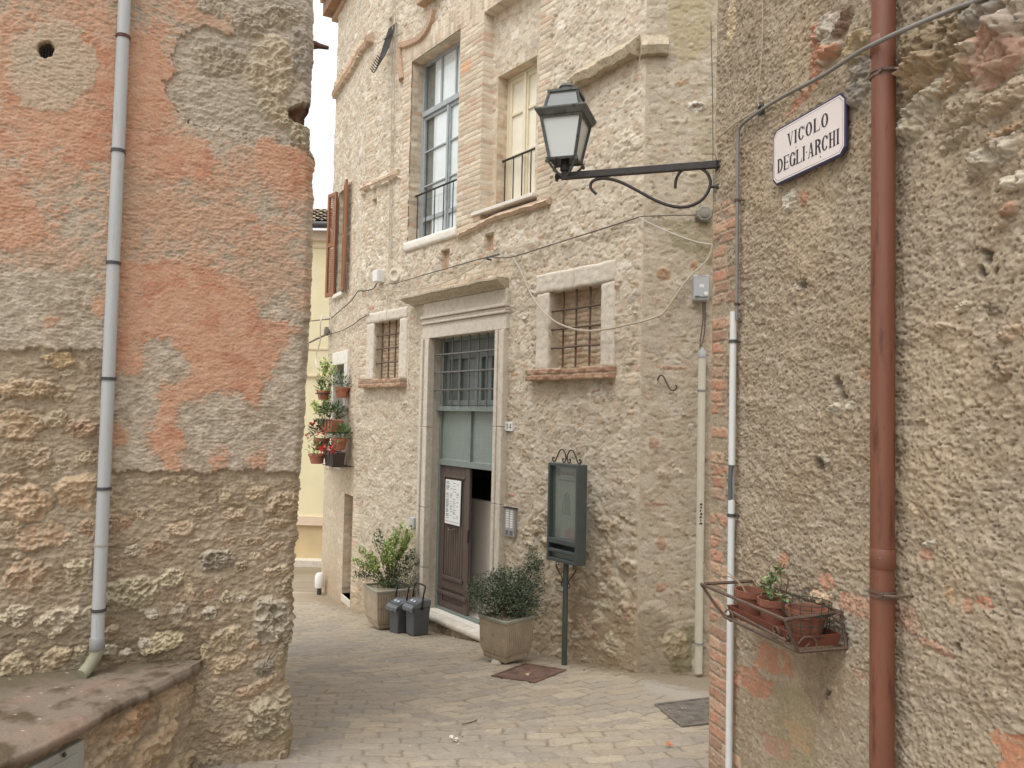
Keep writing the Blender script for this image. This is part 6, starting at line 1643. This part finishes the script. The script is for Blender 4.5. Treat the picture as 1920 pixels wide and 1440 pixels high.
# leggy shrub
sl = thing('shrub', pc1 + Z3 * .46, 'leggy shrub with light green tips growing in the weathered planter', 'shrub')
mb, ms = MB(), MB(); base = pc1 + Z3 * .46
tips = [(-.36, 0, .34, 1), (-.30, .05, .46, 1), (-.22, .02, .30, 1), (-.16, .0, .62, 0), (-.12, .05, .66, 0), (-.05, .0, .52, 1), (.0, .05, .58, 1), (.05, 0, .66, 1), (.10, .04, .74, 1), (.16, 0, .70, 1), (.20, .03, .62, 1), (.13, .06, .50, 1), (.22, .06, .44, 0), (.26, .0, .40, 2), (-.28, -.05, .2, 2), (-.2, .06, .38, 1), (.06, .05, .40, 1), (-.08, .02, .40, 1), (.30, .05, .34, 2), (.02, -.04, .46, 1), (.16, .05, .58, 1), (-.36, .04, .16, 2)]
for (x, y, z, kd) in tips:
    x, z = x * 1.35, z * 1.12; e = base + np.array([x, y, z]) + rv(.02); p0 = base + np.array([x * .12 + .02, y * .3, -.01]); md = base + np.array([x * .45, y * .5, z * .55]) + rv(.025)
    S_ = spline([p0, md, e], 8); ms.tube(S_, [.006 - .0045 * i / (len(S_) - 1) for i in range(len(S_))], 5)
    for i, p in enumerate(S_):
        t = i / len(S_)
        for k in range(int(3 + (14 if t > .62 else 4 * t) * (1.3 if kd == 1 else .7))):
            leaf(mb, p + rv(.05 if t > .6 else .035), rv() + Z3 * .6, Z3 + rv(.5), rp.uniform(.028, .052), rp.uniform(.016, .028), leafcol((LIME if kd == 1 and t > .5 else MIDG) if kd != 2 else MIDG + DARKG))
for k in range(900):                                                   # the dark low mass at the right
    v = rv(); p = base + np.array([.19, .02, .13]) + v * np.array([.20, .15, .17]); leaf(mb, p, rv() + v, Z3 + rv(.5), rp.uniform(.022, .036), rp.uniform(.014, .02), leafcol(DARKG))
for k in range(160):
    v = rv(); p = base + np.array([-.02, -.1, .06]) + v * np.array([.14, .1, .1]); leaf(mb, p, rv() + v, Z3 + rv(.5), rp.uniform(.02, .034), .016, leafcol(MIDG))
mb.build('foliage', M_LEAF, sl); ms.build('stem', M_STEM, sl, smooth=True)

# --- kerbside caddies
P2 = ground_hit(773, 1196); P2[2] = float(gz(P2[1]))
f1 = np.array([nB[0], nB[1], 0]); f2 = np.array([-nB[1], nB[0], 0])     # f1 to the wall, f2 along it to the left
BW, BD, BH = .22, .25, .43
b0 = P2 + f1 * BD / 2 + f2 * BW / 2
bn = thing('waste_caddy', b0, 'dark grey waste caddy with its black handle raised, nearest the door step', 'waste bin', 'waste caddies by the planter')


def rb(k1, k2, z, sh=0.0): return [b0 + f1 * (x * BD * k1 / 2 + sh) + f2 * (y * BW * k2 / 2) + Z3 * z for x, y in ((-1, -1), (1, -1), (1, 1), (-1, 1))]


MB().loft([rb(.86, .84, 0, .01), rb(.92, .92, .25, .01), rb(.97, .97, BH - .10, .01), rb(.99, .98, BH - .02, .005)]).build('body', M_BIN, bn, bevel=.012)
yy = BW * .53
pf = [(.54, BH - .075), (.54, BH + .0), (-.02, BH + .008), (-.50, BH - .045), (-.60, BH - .075), (-.60, BH - .125), (-.54, BH - .13), (-.50, BH - .08)]
mb = MB(); mb.prism([b0 + f1 * (a * BD) - f2 * yy + Z3 * z for a, z in pf], f2 * (2 * yy)); lid = mb.build('lid', M_BINL, bn, bevel=.01)
sa, sb_ = np.array([-.06 * BD, BH + .006]), np.array([-.49 * BD, BH - .042]); mb = MB()
def onl(u, v, e=.0045): q_ = sa + (sb_ - sa) * u; return b0 + f1 * (q_[0] - .3 * e) + f2 * v + Z3 * (q_[1] + e)
mb.poly([onl(.12, .085), onl(.12, -.085), onl(.92, -.085), onl(.92, .085)]); mb.build('label_field', mat('label_field', (86, 94, 104), .5), lid)
for (u0, u1, v0, v1) in ((.25, .5, .06, .015), (.25, .5, -.01, -.05), (.65, .82, .07, -.02)):
    mb = MB(); mb.poly([onl(u0, v0, .006), onl(u0, v1, .006), onl(u1, v1, .006), onl(u1, v0, .006)]); mb.build('print', mat('pale_print', (190, 196, 202), .6), lid)
mb = MB()
mb.prism([b0 + f1 * (a * BD) - f2 * .06 + Z3 * z for a, z in ((-.605, BH - .09), (-.605, BH - .12), (-.64, BH - .12), (-.64, BH - .10))], f2 * .12); mb.build('grip', M_BIN, lid, bevel=.004)
hp = [b0 + f1 * a + f2 * s_ * (BW * .5 + .015) + Z3 * z for s_, a, z in ((1, .0, BH - .09), (1, .01, BH + .06), (1, .03, BH + .15), (.8, .04, BH + .185), (-.8, .04, BH + .185), (-1, .03, BH + .15), (-1, .01, BH + .06), (-1, .0, BH - .09))]
tubeo('handle', spline(hp, 5), .0105, M_BLKP, bn)
mb = MB()
for s_ in (-1, 1): mb.lathe([(.022, -.008), (.022, .012)], b0 + f2 * s_ * (BW * .52) + Z3 * (BH - .085), 12, f2 * s_)
mb.build('hinge', M_BLKP, bn)
P3 = ground_hit(736, 1190); c3 = P3 + f1 * BD / 2 + f2 * BW * .42; c3 = b0 + f2 * .31 - f1 * .06; c3[2] = float(gz(c3[1])) + .0
dup(bn, c3, math.radians(4), 'dark grey waste caddy standing between its twin and the planter')

# --- covers in the paving
def cover(cs, label, c1, c2, n, m):
    Q = [ground_hit(*c) for c in cs]
    u, v = np.meshgrid(np.linspace(0, 1, n), np.linspace(0, 1, m))
    G = (Q[0][None, None] * ((1 - u) * (1 - v))[..., None] + Q[1] * (u * (1 - v))[..., None] + Q[2] * (u * v)[..., None] + Q[3] * ((1 - u) * v)[..., None])
    G[..., 2] = gz(G[..., 1]) + .014
    e = np.minimum(np.minimum(u, 1 - u), np.minimum(v, 1 - v)); fr_ = e < .05
    k = 18; st = (np.abs((u * k) % 1 - .5) < .3) & (np.abs((v * k) % 1 - .5) < .3) & (e > .07) & ~((np.abs(u - .5) < .16) & (np.abs(v - .5) < .05))
    gap = (e > .05) & (e < .062)
    G[..., 2] += .005 * st + .006 * fr_ - .008 * gap
    nz = fbm(G[..., 0] * 9, G[..., 1] * 9, 4, 950); c = np.broadcast_to(lin(c1), G.shape).copy(); c = mixc(c, c2, sm(-.1, .3, nz)); c = mixc(c, (60, 54, 48), gap * .8)
    G = np.pad(G, ((1, 1), (1, 1), (0, 0)), 'edge'); G[0, :, 2] -= .05; G[-1, :, 2] -= .05; G[:, 0, 2] -= .05; G[:, -1, 2] -= .05; c = np.pad(c, ((1, 1), (1, 1), (0, 0)), 'edge')
    me = raw_mesh('manhole_cover', G.reshape(-1, 3), grid_faces(*G.shape[:2])[:, ::-1], c.reshape(-1, 3), smooth=False)
    o = link('manhole_cover', me, attr_mat('cast_iron_cover', rough=.6, fine=80, var=.15, bump=.2, bdist=.003, spec=.4), None); return tag(o, label, 'manhole cover')


cover([(921, 1270), (985, 1246), (1062, 1259), (1003, 1283)], 'rusty brown square cover in the paving before the ribbed planter', (128, 96, 80), (104, 78, 66), 150, 150)
cover([(1226, 1324), (1330, 1311), (1400, 1352), (1278, 1367)], 'grey iron cover half hidden behind the brick corner', (120, 112, 102), (100, 94, 86), 130, 130)

# --- basket of pots on the right wall
bk = thing('flower_basket', WR.P(WR.s(1500, 1126), .6, .15), 'rusty wrought iron flower basket bolted to the rendered wall', 'flower basket')
TL, TRr = WR.hit(1420, 1098, 0), WR.hit(1578, 1155, 0); FL, FR_ = WR.hit(1315, 1091, .30), WR.hit(1472, 1147.5, .30)
ztop = (TL[2] + TRr[2] + FL[2] + FR_[2]) / 4
for p in (TL, TRr, FL, FR_): p[2] = ztop
sL, sR = float((FL - WR.o) @ WR.d), float((FR_ - WR.o) @ WR.d); zbt = WR.z(1420, 1190, .24)
bl_, br_ = WR.P(sL + .07, zbt, .22), WR.P(sR - .03, zbt, .22); wl_, wr_ = WR.P(sL + .07, zbt, .0), WR.P(sR - .03, zbt, .0)
mb = MB(); rI = .0075
mb.tube(spline([TL, TL + (FL - TL) * .5, FL - (FL - TL) * .06], 3), rI, 6); mb.tube([FL, FR_], rI, 6); mb.tube([FR_, TRr], rI, 6)
for a, b in ((FL, bl_), (FR_, br_), (TL, wl_), (TRr, wr_)): mb.tube(spline([a, a + (b - a) * .5 + np.array([0, 0, -.005]), b], 4), rI, 6)
mb.tube([bl_, br_], rI, 6); mb.tube([bl_, wl_], rI, 6); mb.tube([br_, wr_], rI, 6); mb.tube([wl_, wr_], rI * .9, 6); mb.tube([TL, TRr], rI * .8, 6)
mb.tube([FL + (FR_ - FL) * .42 + np.array([0, 0, -.06]), bl_ + (br_ - bl_) * .86 + np.array([0, 0, .02])], rI * .8, 6)
mb.build('frame', M_RUST, bk, smooth=True)
mb = MB()
def curl(o, ax, ay, s):
    return spline([o + ax * (x * s) + ay * (y * s) for x, y in ((.0, .0), (.3, .25), (.75, .2), (.9, -.15), (.6, -.4), (.35, -.2), (.55, -.02))], 4)
ax = (br_ - bl_) / np.linalg.norm(br_ - bl_)
for o_, a_, b_, s_ in ((bl_ + Z3 * .02, ax, Z3, .07), (bl_ + ax * .33 + Z3 * .03, ax, -Z3, .07), (br_ - ax * .09 + Z3 * .03, ax, -Z3, .06), (br_ + Z3 * .03, -WR.n, Z3, .09), (TL + (FL - TL) * .2 + Z3 * -.06, -ax, -Z3, .06), (br_ - WR.n * .16 + Z3 * .12, -WR.n, Z3, .05)): MB().tube(curl(o_, a_, b_, s_), .004, 5).build('scroll', M_RUST, bk, smooth=True)
mb = MB(); w0 = [WR.P(s, z, o) for s, z, o in ((sL + .085, zbt + .012, .03), (sR - .04, zbt + .012, .03), (sR - .04, zbt + .012, .205), (sL + .085, zbt + .012, .205))]
w1 = [WR.P(s, z, o) for s, z, o in ((sL + .075, zbt + .055, .02), (sR - .035, zbt + .055, .02), (sR - .035, zbt + .055, .215), (sL + .075, zbt + .055, .215))]
wi = [WR.P(s, z, o) for s, z, o in ((sL + .082, zbt + .055, .027), (sR - .042, zbt + .055, .027), (sR - .042, zbt + .055, .208), (sL + .082, zbt + .055, .208))]
wj = [p + (w0[k] - w1[k]) * .6 for k, p in enumerate(wi)]
mb.loft([w0, w1, wi, wj]); tr_ = thing('saucer_tray', WR.P((sL + sR) / 2, zbt, .1), 'terracotta coloured tray lying in the iron flower basket', 'tray'); mb.build('tray', M_TERRAP, tr_)


def pot_mesh(c, r, h, name, parent, m=None, n=24):
    mb = MB(); mb.lathe([(r * .66, 0), (r * .9, h * .74), (r * .9, h * .75), (r, h * .76), (r * 1.02, h), (r * .90, h), (r * .84, h * .78), (r * .82, h * .8)], c, n); return mb.build(name, m or M_TERRA, parent, smooth=True)


M_TERRA_SHADE = mat('shaded_terracotta', (132, 76, 52), .85, .2, 14, .2, 80, col2=(168, 122, 98), thr=.6)  # darker copy of the terracotta, shade on the basket pots put into the colour


def pot(c, r, h, label, group=None, m=None):
    t = thing('flower_pot', c, label, 'flower pot', group); pot_mesh(c, r, h, 'pot', t, m)
    mb = MB(); mb.lathe([(r * .82, h * .80), (r * .4, h * .84)], c, 16); mb.build('soil', M_SOIL, t); return t


zp_ = zbt + .016
pA = WR.P(WR.s(1408, 1130, .13), zp_, .13); pB = WR.P(WR.s(1450, 1150, .13), zp_, .13); pC = WR.P(WR.s(1512, 1175, .12), zp_, .12)
pot(pA, .072, .115, 'terracotta pot with dry soil at the far end of the basket', 'pots in the wall basket', M_TERRA_SHADE)
pot(pB, .066, .115, 'terracotta pot holding the green sprig, middle of the basket', 'pots in the wall basket', M_TERRA_SHADE)
pot(pC, .080, .125, 'terracotta pot wrapped in green wire mesh at the near end of the basket', 'pots in the wall basket', M_TERRA_SHADE)
mb = MB(); M_WIREG = mat('dark_green_wire', (40, 58, 50), .5)
for k in range(14):
    a = k / 14 * 6.283; v = math.cos(a) * WR.d + math.sin(a) * WR.n; mb.tube([pC + v * .078 + Z3 * .02, pC + v * .092 + Z3 * .155], .0016, 4)
for z, r_ in ((.03, .081), (.07, .086), (.11, .091), (.15, .093)): mb.tube([pC + (math.cos(a) * WR.d + math.sin(a) * WR.n) * r_ + Z3 * z for a in np.linspace(0, 6.283, 25)[:-1]], .0018, 4, True)
tag(mb.build('wire_mesh', M_WIREG, None), 'green wire mesh ring round the nearest pot in the basket', 'wire mesh')
sp = thing('potted_plant', pB + Z3 * .10, 'small plant with serrated bright green leaves in the basket', 'plant')
ms = MB(); tp = [WR.hit(x, y, .12) for x, y in ((1443, 1090), (1462, 1072), (1477, 1090), (1448, 1105))]; b_ = pB + Z3 * .12
ms.tube(spline([b_, (b_ + tp[1]) / 2 + WR.d * .03, tp[1]], 5), .003, 5); ms.tube(spline([b_, WR.hit(1470, 1115, .12), WR.hit(1478, 1086, .12), WR.hit(1470, 1076, .12), WR.hit(1462, 1070, .12)], 5), .0028, 5); ms.tube(spline([b_, tp[0]], 4), .003, 5)
ms.build('stem', M_STEM, sp, smooth=True)
mb = MB()
for x, y, n_ in ((1440, 1097, 26), (1450, 1083, 24), (1462, 1068, 20), (1446, 1118, 16), (1468, 1120, 14), (1434, 1104, 14), (1452, 1135, 8)):
    for k in range(n_):
        p = WR.hit(x, y, .12) + rv(.022); leaf(mb, p, rv() + WR.n * .3, Z3 + rv(.4), rp.uniform(.018, .034), rp.uniform(.012, .02), leafcol([(120, 150, 70), (98, 132, 60), (140, 164, 86), (86, 116, 66)]))
mb.build('foliage', M_LEAF, sp)
ms = MB()
for pts_ in (((1398, 1112), (1390, 1098), (1376, 1085), (1360, 1080), (1330, 1082)), ((1400, 1112), (1386, 1092), (1370, 1078), (1362, 1072)), ((1330, 1082), (1322, 1066), (1318, 1054)), ((1420, 1100), (1414, 1090), (1408, 1084))):
    ms.tube(spline([WR.hit(x, y, .14) for x, y in pts_], 4), .0024, 5)
tag(ms.build('dry_twig', mat('dry_twig_bark', (156, 128, 96), .9, .2, 30), None, smooth=True), 'dry bare twigs sprawling from the far pot in the basket', 'twig')

# --- flowers at the window on the left end
grp = 'flower pots around the end window'
def apot(x, y, off, r, h, label, m=None): c = WA.hit(x, y, off) - Z3 * h * .5; return c, pot(c, r, h, label, grp, m)
def tuft(c, n, r, cols, name, label, h=1.0, L=(.04, .08), red=0, redpos=None):
    n = int(n * 1.3); r = r * 1.05; L = (L[0] * 1.15, L[1] * 1.15); red = int(red * .9)
    t = thing(name, c, label, 'plant', 'plants around the end window'); mb = MB()
    for k in range(n):
        v = rv() * np.array([1, 1, h]); leaf(mb, c + v * r + Z3 * r * .5, v + Z3 * .5 + rv(.5), Z3 + rv(.5), rp.uniform(*L), rp.uniform(.5, .8) * L[0], leafcol(cols))
    mb.build('foliage', M_LEAF, t)
    if red:
        mb = MB()
        for q in redpos:
            for k in range(red): leaf(mb, q + rv(.07), rv(), Z3 + rv(.5), .06, .05, lin((200, 20, 26)) * rp.uniform(.7, 1.2))
        mb.build('blossom', M_LEAF, t)
    return t


c, _ = apot(641, 736, .12, .12, .17, 'terracotta pot on the white window jamb, highest right'); tuft(c + Z3 * .16, 90, .15, DARKG + MIDG, 'potted_plant', 'dark green tuft in the highest right pot')
c, _ = apot(606, 741, .35, .11, .15, 'small terracotta pot hung in an iron ring, highest left'); tuft(c + Z3 * .13, 60, .11, MIDG, 'potted_plant', 'small green plant in the ringed pot')
mb = MB(); mb.tube([c + Z3 * .14 + (math.cos(a) * WA.d + math.sin(a) * Z3) * .16 for a in np.linspace(.6, 3.6, 12)], .008, 5); mb.tube([c + Z3 * .1 + (math.cos(a) * WA.d + math.sin(a) * WA.n) * .125 for a in np.linspace(0, 6.28, 15)[:-1]], .008, 5, True); mb.tube([c + Z3 * .1, WA.hit(622, 745, 0)], .008, 5)
tag(mb.build('pot_ring', M_IRON, None, smooth=True), 'iron ring holding the highest left pot', 'pot holder')
c = WA.hit(622, 797, .25)
tt = thing('flower_trough', c - Z3 * .1, 'terracotta trough in an iron holder below the window', 'flower trough', grp)
fr = (c, WA.d, Z3, WA.n); MB().loft([[c + WA.d * a * k + WA.n * b * k + Z3 * z for a, b in ((-.36, -.1), (.36, -.1), (.36, .1), (-.36, .1))] for k, z in ((.86, -.11), (1, .07), (1.02, .09))]).build('trough', M_TERRA, tt, bevel=.01)
mb = MB()
for a in (-.3, -.1, .1, .3): mb.tube([c + WA.d * a + WA.n * .11 + Z3 * .1, c + WA.d * a + WA.n * .11 - Z3 * .12, c + WA.d * a - WA.n * .2 - Z3 * .12], .008, 5)
mb.tube([c + WA.d * -.38 + WA.n * .11 + Z3 * .08, c + WA.d * .38 + WA.n * .11 + Z3 * .08], .008, 5); mb.build('holder', M_IRON, tt)
tuft(c + Z3 * .1, 260, .22, MIDG + [(120, 146, 110)], 'potted_plant', 'bushy green plant filling the terracotta trough', .6, (.04, .09))
vt = thing('climbing_plant', c + Z3 * .1, 'tall light green climbing sprays above the trough', 'plant', None); mb, ms = MB(), MB()
for pts_ in (((612, 790), (606, 770), (610, 745), (600, 722), (606, 700), (614, 686), (606, 680)), ((620, 790), (612, 765), (616, 730), (620, 705), (626, 692)), ((600, 790), (598, 775), (592, 758)), ((606, 780), (596, 768), (588, 756))):
    S_ = spline([WA.hit(x, y, .25) for x, y in pts_], 6); ms.tube(S_, .005, 5)
    for p in S_[6:]:
        for k in range(9): leaf(mb, p + rv(.07), rv() + Z3 * .2, Z3 + rv(.5), rp.uniform(.05, .085), .035, leafcol(LIME + [(164, 170, 80)]))
mb.build('foliage', M_LEAF, vt); ms.build('stem', M_STEMG, vt, smooth=True)
c, _ = apot(603, 833, .35, .13, .20, 'terracotta pot of red geraniums, middle left'); tuft(c + Z3 * .19, 160, .20, DARKG + MIDG, 'potted_plant', 'geranium with red blooms in the middle left pot', 1, (.05, .09), 14, [WA.hit(578, 813, .5), WA.hit(588, 796, .5), WA.hit(604, 812, .6)])
c, _ = apot(636, 833, .2, .13, .19, 'orange terracotta pot of bright green leaves, middle right'); tuft(c + Z3 * .18, 130, .17, [(96, 140, 70), (84, 124, 62), (120, 156, 84)], 'potted_plant', 'bright green plant in the middle right pot', .8, (.05, .08))
c = WA.hit(627, 858, .25); tt = thing('flower_trough', c - Z3 * .1, 'dark plastic trough hung lowest under the window', 'flower trough', grp)
MB().loft([[c + WA.d * a * k + WA.n * b * k + Z3 * z for a, b in ((-.30, -.1), (.30, -.1), (.30, .1), (-.30, .1))] for k, z in ((.86, -.12), (1, .08), (1.02, .1))]).build('trough', mat('dark_trough', (70, 58, 54), .6, .1, 8), tt, bevel=.01)
mb = MB()
for a in (-.28, -.1, .1, .28): mb.tube([c + WA.d * a + WA.n * .11 + Z3 * .11, c + WA.d * a + WA.n * .11 - Z3 * .13, c + WA.d * a - WA.n * .25 - Z3 * .13], .008, 5)
mb.build('holder', M_IRON, tt)
tuft(c + Z3 * .08, 60, .14, DARKG, 'potted_plant', 'low plant with two red flower heads in the dark trough', .6, (.04, .07), 22, [WA.hit(603, 841, .55), WA.hit(622, 843, .45)])
c, _ = apot(594, 860, .45, .14, .16, 'tilted terracotta trough pot, lowest left of the cluster'); tuft(c + Z3 * .14, 60, .14, MIDG + LIME, 'potted_plant', 'thin plant in the lowest left pot', .8)

# --- gas cap at the far corner
g = WA.hit(599, 1092, .12); g[2] = float(gz(g[1]))
gcp = thing('pipe_guard', g, 'white plastic pipe guard with a dark foot at the far wall corner', 'pipe guard')
mb = MB(); mb.lathe([(.04, 0), (.04, .15)], g, 12); mb.build('foot', M_CLIP, gcp); mb = MB(); mb.lathe([(.075, 0), (.08, .04), (.08, .2), (.05, .25), (0, .26)], g + Z3 * .13, 16); mb.build('cover', M_BOXW, gcp, smooth=True)

# ================================================================== yellow house at the end
yh = thing('yellow_house', WY.P(0, -2.4, 0), 'pale yellow plastered house with a tiled roof closing the lane', 'house')
M_YEL = mat('pale_yellow_plaster', (234, 220, 172), .9, .06, 1.5, .15, 40, col2=(226, 210, 162), thr=.6)
M_YELD = mat('ochre_plinth_plaster', (204, 178, 126), .9, .08, 2, .15, 40); M_TRIM = mat('peach_trim', (226, 200, 168), .85, .05, 3)
ze = WY.z(605, 432); yl, yr = -8.0, 3.0; zg_ = -3.4; zpl = WY.z(590, 985)
mb = MB(); mb.wbox(WY, yl, yr, zpl, ze, -.3, 0); mb.build('wall', M_YEL, yh)
mb = MB(); mb.wbox(WY, yl, yr, zg_, zpl, -.3, -.02); mb.build('plinth', M_YELD, yh)
mb = MB()
for y0_, y1_, o in ((968, 985, .05), (653, 656, .02), (704, 706.5, .05), (462, 465, .03), (434, 452, .10)): mb.wbox(WY, yl, yr, WY.z(595, y1_), WY.z(595, y0_), -.1, o)
mb.build('string_course', M_TRIM, yh)
mb = MB(); mb.wbox(WY, yl, yr, zg_ - .2, WY.z(590, 1047), -.1, .35); mb.build('step', M_TRAV, yh)
mb = MB(); mb.tube([WY.P(yl, ze + .07, .33), WY.P(yr, ze + .07, .33)], .09, 10); mb.build('gutter', M_CLIP, yh, smooth=True)
mb = MB(); M_OTILE = attr_mat('old_roof_tile', fine=20, var=.25, bump=.3)
rr = random.Random(4); el = WY.d; bk_ = -WY.n * .93 + Z3 * .37
for i in range(int((yr - yl) / .2)):
    for k in range(7):
        o_ = WY.P(yl + .1 + .2 * i + rr.uniform(-.012, .012), ze + .10, .30) + bk_ * (k * .36 + rr.uniform(-.02, .02)) + np.cross(el, bk_) * .0
        up_ = np.cross(el, bk_); up_ = up_ if up_[2] > 0 else -up_; c_ = lin([(160, 138, 110), (178, 156, 130), (140, 120, 98), (186, 160, 130), (128, 114, 98)][rr.randrange(5)])
        for a in range(6):
            t0, t1 = math.pi * a / 6, math.pi * (a + 1) / 6; p = []
            for t_, l, rs_ in ((t0, 0, .115), (t1, 0, .115), (t1, .44, .095), (t0, .44, .095)): p.append(o_ + el * math.cos(t_) * rs_ + up_ * (math.sin(t_) * rs_ * .8 + (.03 if l == 0 else 0)) + bk_ * l)
            mb.poly(p, c_)
mb.build('roof', M_OTILE, yh)
mb = MB(); q = WY.P(yl, ze + .08, .35); mb.prism([q, q + WY.d * (yr - yl), q + WY.d * (yr - yl) + bk_ * 3, q + bk_ * 3], Z3 * -.06); mb.build('roof_deck', M_DARK, yh)
wire('street_cable', [(WY, 500, 608, .5), (WY, 560, 604, .3), (WA, 618, 598, .1)], .012, M_CABD, 'upper cable spanning from the yellow house to the stone corner')
wire('street_cable', [(WY, 500, 680, .5), (WY, 560, 652, .3), (WA, 614, 626, .1)], .02, M_CABD, 'lower twisted cable spanning from the yellow house to the stone corner')
wire('loop_cable', [(WA, 618, 596, .1), (WA, 606, 592, .2), (WA, 601, 605, .25), (WA, 600, 640, .2), (WA, 593, 665, .2), (WA, 594, 688, .2), (WA, 604, 694, .1)], .012, M_CABW, 'white cable loop hanging at the stone corner')
cl = WA.hit(615, 622, .06); mb = MB()
for k in range(6): mb.box((cl + rv(.05), WA.d, Z3, WA.n), -.04, .04, -.05, .05, -.03, .03)
tag(mb.build('cable_terminal', M_GALV, None, bevel=.01), 'grey cable terminal clamped on the stone corner', 'terminal')

# --- litter on the paving
for (x, y, kd, lab) in ((1257, 1403, (196, 108, 60), 'curled orange leaf on the paving near the brick corner'), (990, 1271, (206, 170, 130), 'pale dry leaf lying on the rusty cover'), (848, 1393, (222, 214, 200), 'white scrap on the paving in the foreground')):
    p = ground_hit(x, y); p[2] = float(gz(p[1])) + .024; mb = MB()
    for k in range(3): leaf(mb, p + rv(.008), np.array([rp.uniform(-1, 1), rp.uniform(-1, 1), .15]), Z3 + rv(.2), .045, .03, lin(kd))
    tag(mb.build('fallen_leaf' if kd[0] < 210 else 'paper_scrap', M_LEAF, None), lab, 'leaf' if kd[0] < 210 else 'scrap')
q = [ground_hit(x, y) for x, y in ((866, 1364), (876, 1362), (888, 1359), (894, 1356))]
for p in q: p[2] = float(gz(p[1])) + .022
tag(tubeo('dry_twig', q, .004, M_STEM, None, 5), 'thin dry twig lying on the foreground paving', 'twig')

# specks of leaf and grit that gather on the paving and along the wall foot
mb = MB(); rg_ = random.Random(77)
for k in range(420):
    if k < 200:
        s_ = rg_.uniform(B_L + .3, B_R); p = WB.P(s_, 0, .02 + abs(rg_.gauss(0, .10)))
    else: p = np.array([rg_.uniform(-1.5, 1.6), rg_.uniform(4.2, 11), 0])
    if 5.5 - (p[0] * nB[0] + p[1] * nB[1]) < .01: continue
    p[2] = float(gz(p[1])) + .016; sz_ = rg_.uniform(.006, .018) * (1 if k < 200 else .9)
    c_ = lin(rg_.choice([(120, 96, 66), (96, 82, 60), (150, 128, 92), (186, 176, 156), (84, 72, 54), (206, 198, 182)]))
    leaf(mb, p, np.array([rg_.uniform(-1, 1), rg_.uniform(-1, 1), rg_.uniform(0, .3)]), Z3 + rv(.3), sz_ * 1.6, sz_, c_)
o = mb.build('leaf_litter', M_LEAF, None); tag(o, 'small dry leaf bits and grit scattered over the paving and wall foot', 'litter', None, 'stuff')
# ------------------------------------------------------------------ light, sky, camera
SUN_EL, SUN_AZ = math.radians(62), math.radians(-142)     # azimuth measured from +y towards +x
w = bpy.data.worlds.new('World'); SC.world = w; w.use_nodes = True
nt = w.node_tree; nt.nodes.clear()
out = nt.nodes.new('ShaderNodeOutputWorld'); bg = nt.nodes.new('ShaderNodeBackground')
sky = nt.nodes.new('ShaderNodeTexSky'); sky.sky_type = 'NISHITA'; sky.sun_disc = False
sky.sun_elevation = SUN_EL; sky.sun_rotation = SUN_AZ; sky.air_density = 1.0; sky.dust_density = 5.0; sky.ozone_density = 1.0
hs = nt.nodes.new('ShaderNodeHueSaturation'); hs.inputs['Saturation'].default_value = .08; hs.inputs['Value'].default_value = 1.0
tint = mix_rgb(nt, .75, hs.outputs[0], (6.3, 6.25, 6.2, 1))
nt.links.new(sky.outputs[0], hs.inputs['Color']); tcw = nt.nodes.new('ShaderNodeTexCoord'); sx = nt.nodes.new('ShaderNodeSeparateXYZ'); nt.links.new(tcw.outputs['Generated'], sx.inputs[0])
mr = nt.nodes.new('ShaderNodeMapRange'); mr.inputs[1].default_value = 0; mr.inputs[2].default_value = 1; mr.inputs[3].default_value = .58; mr.inputs[4].default_value = 1.55   # overcast sky: brighter overhead
nt.links.new(sx.outputs['Z'], mr.inputs[0])
tint = mix_rgb(nt, 1.0, tint, mr.outputs[0], 'MULTIPLY')
nt.links.new(tint, bg.inputs[0]); bg.inputs[1].default_value = .15
nt.links.new(bg.outputs[0], out.inputs[0])
sd = bpy.data.lights.new('sun', 'SUN'); sd.energy = .7; sd.angle = math.radians(36); sd.color = (1.0, .96, .9)
so = bpy.data.objects.new('sun', sd); C.objects.link(so)
dirv = Vector((math.sin(SUN_AZ) * math.cos(SUN_EL), math.cos(SUN_AZ) * math.cos(SUN_EL), math.sin(SUN_EL)))
so.rotation_euler = dirv.to_track_quat('Z', 'Y').to_euler(); so.location = (0, 0, 20)

cd = bpy.data.cameras.new('camera'); co = bpy.data.objects.new('camera', cd); C.objects.link(co)
cd.sensor_fit = 'HORIZONTAL'; cd.sensor_width = 36; cd.lens = FPX / 1920 * 36; cd.clip_start = .05; cd.clip_end = 500
from mathutils import Matrix
mw = Matrix.Identity(4)
for i in range(3):
    mw[i][0] = RT[i]; mw[i][1] = UP[i]; mw[i][2] = -FW[i]; mw[i][3] = CAM[i]
co.matrix_world = mw
SC.camera = co
SC.view_settings.view_transform = 'Standard'; SC.view_settings.look = 'None'; SC.view_settings.gamma = 1.0
SC.view_settings.exposure = .66
SC.cycles.use_denoising = True
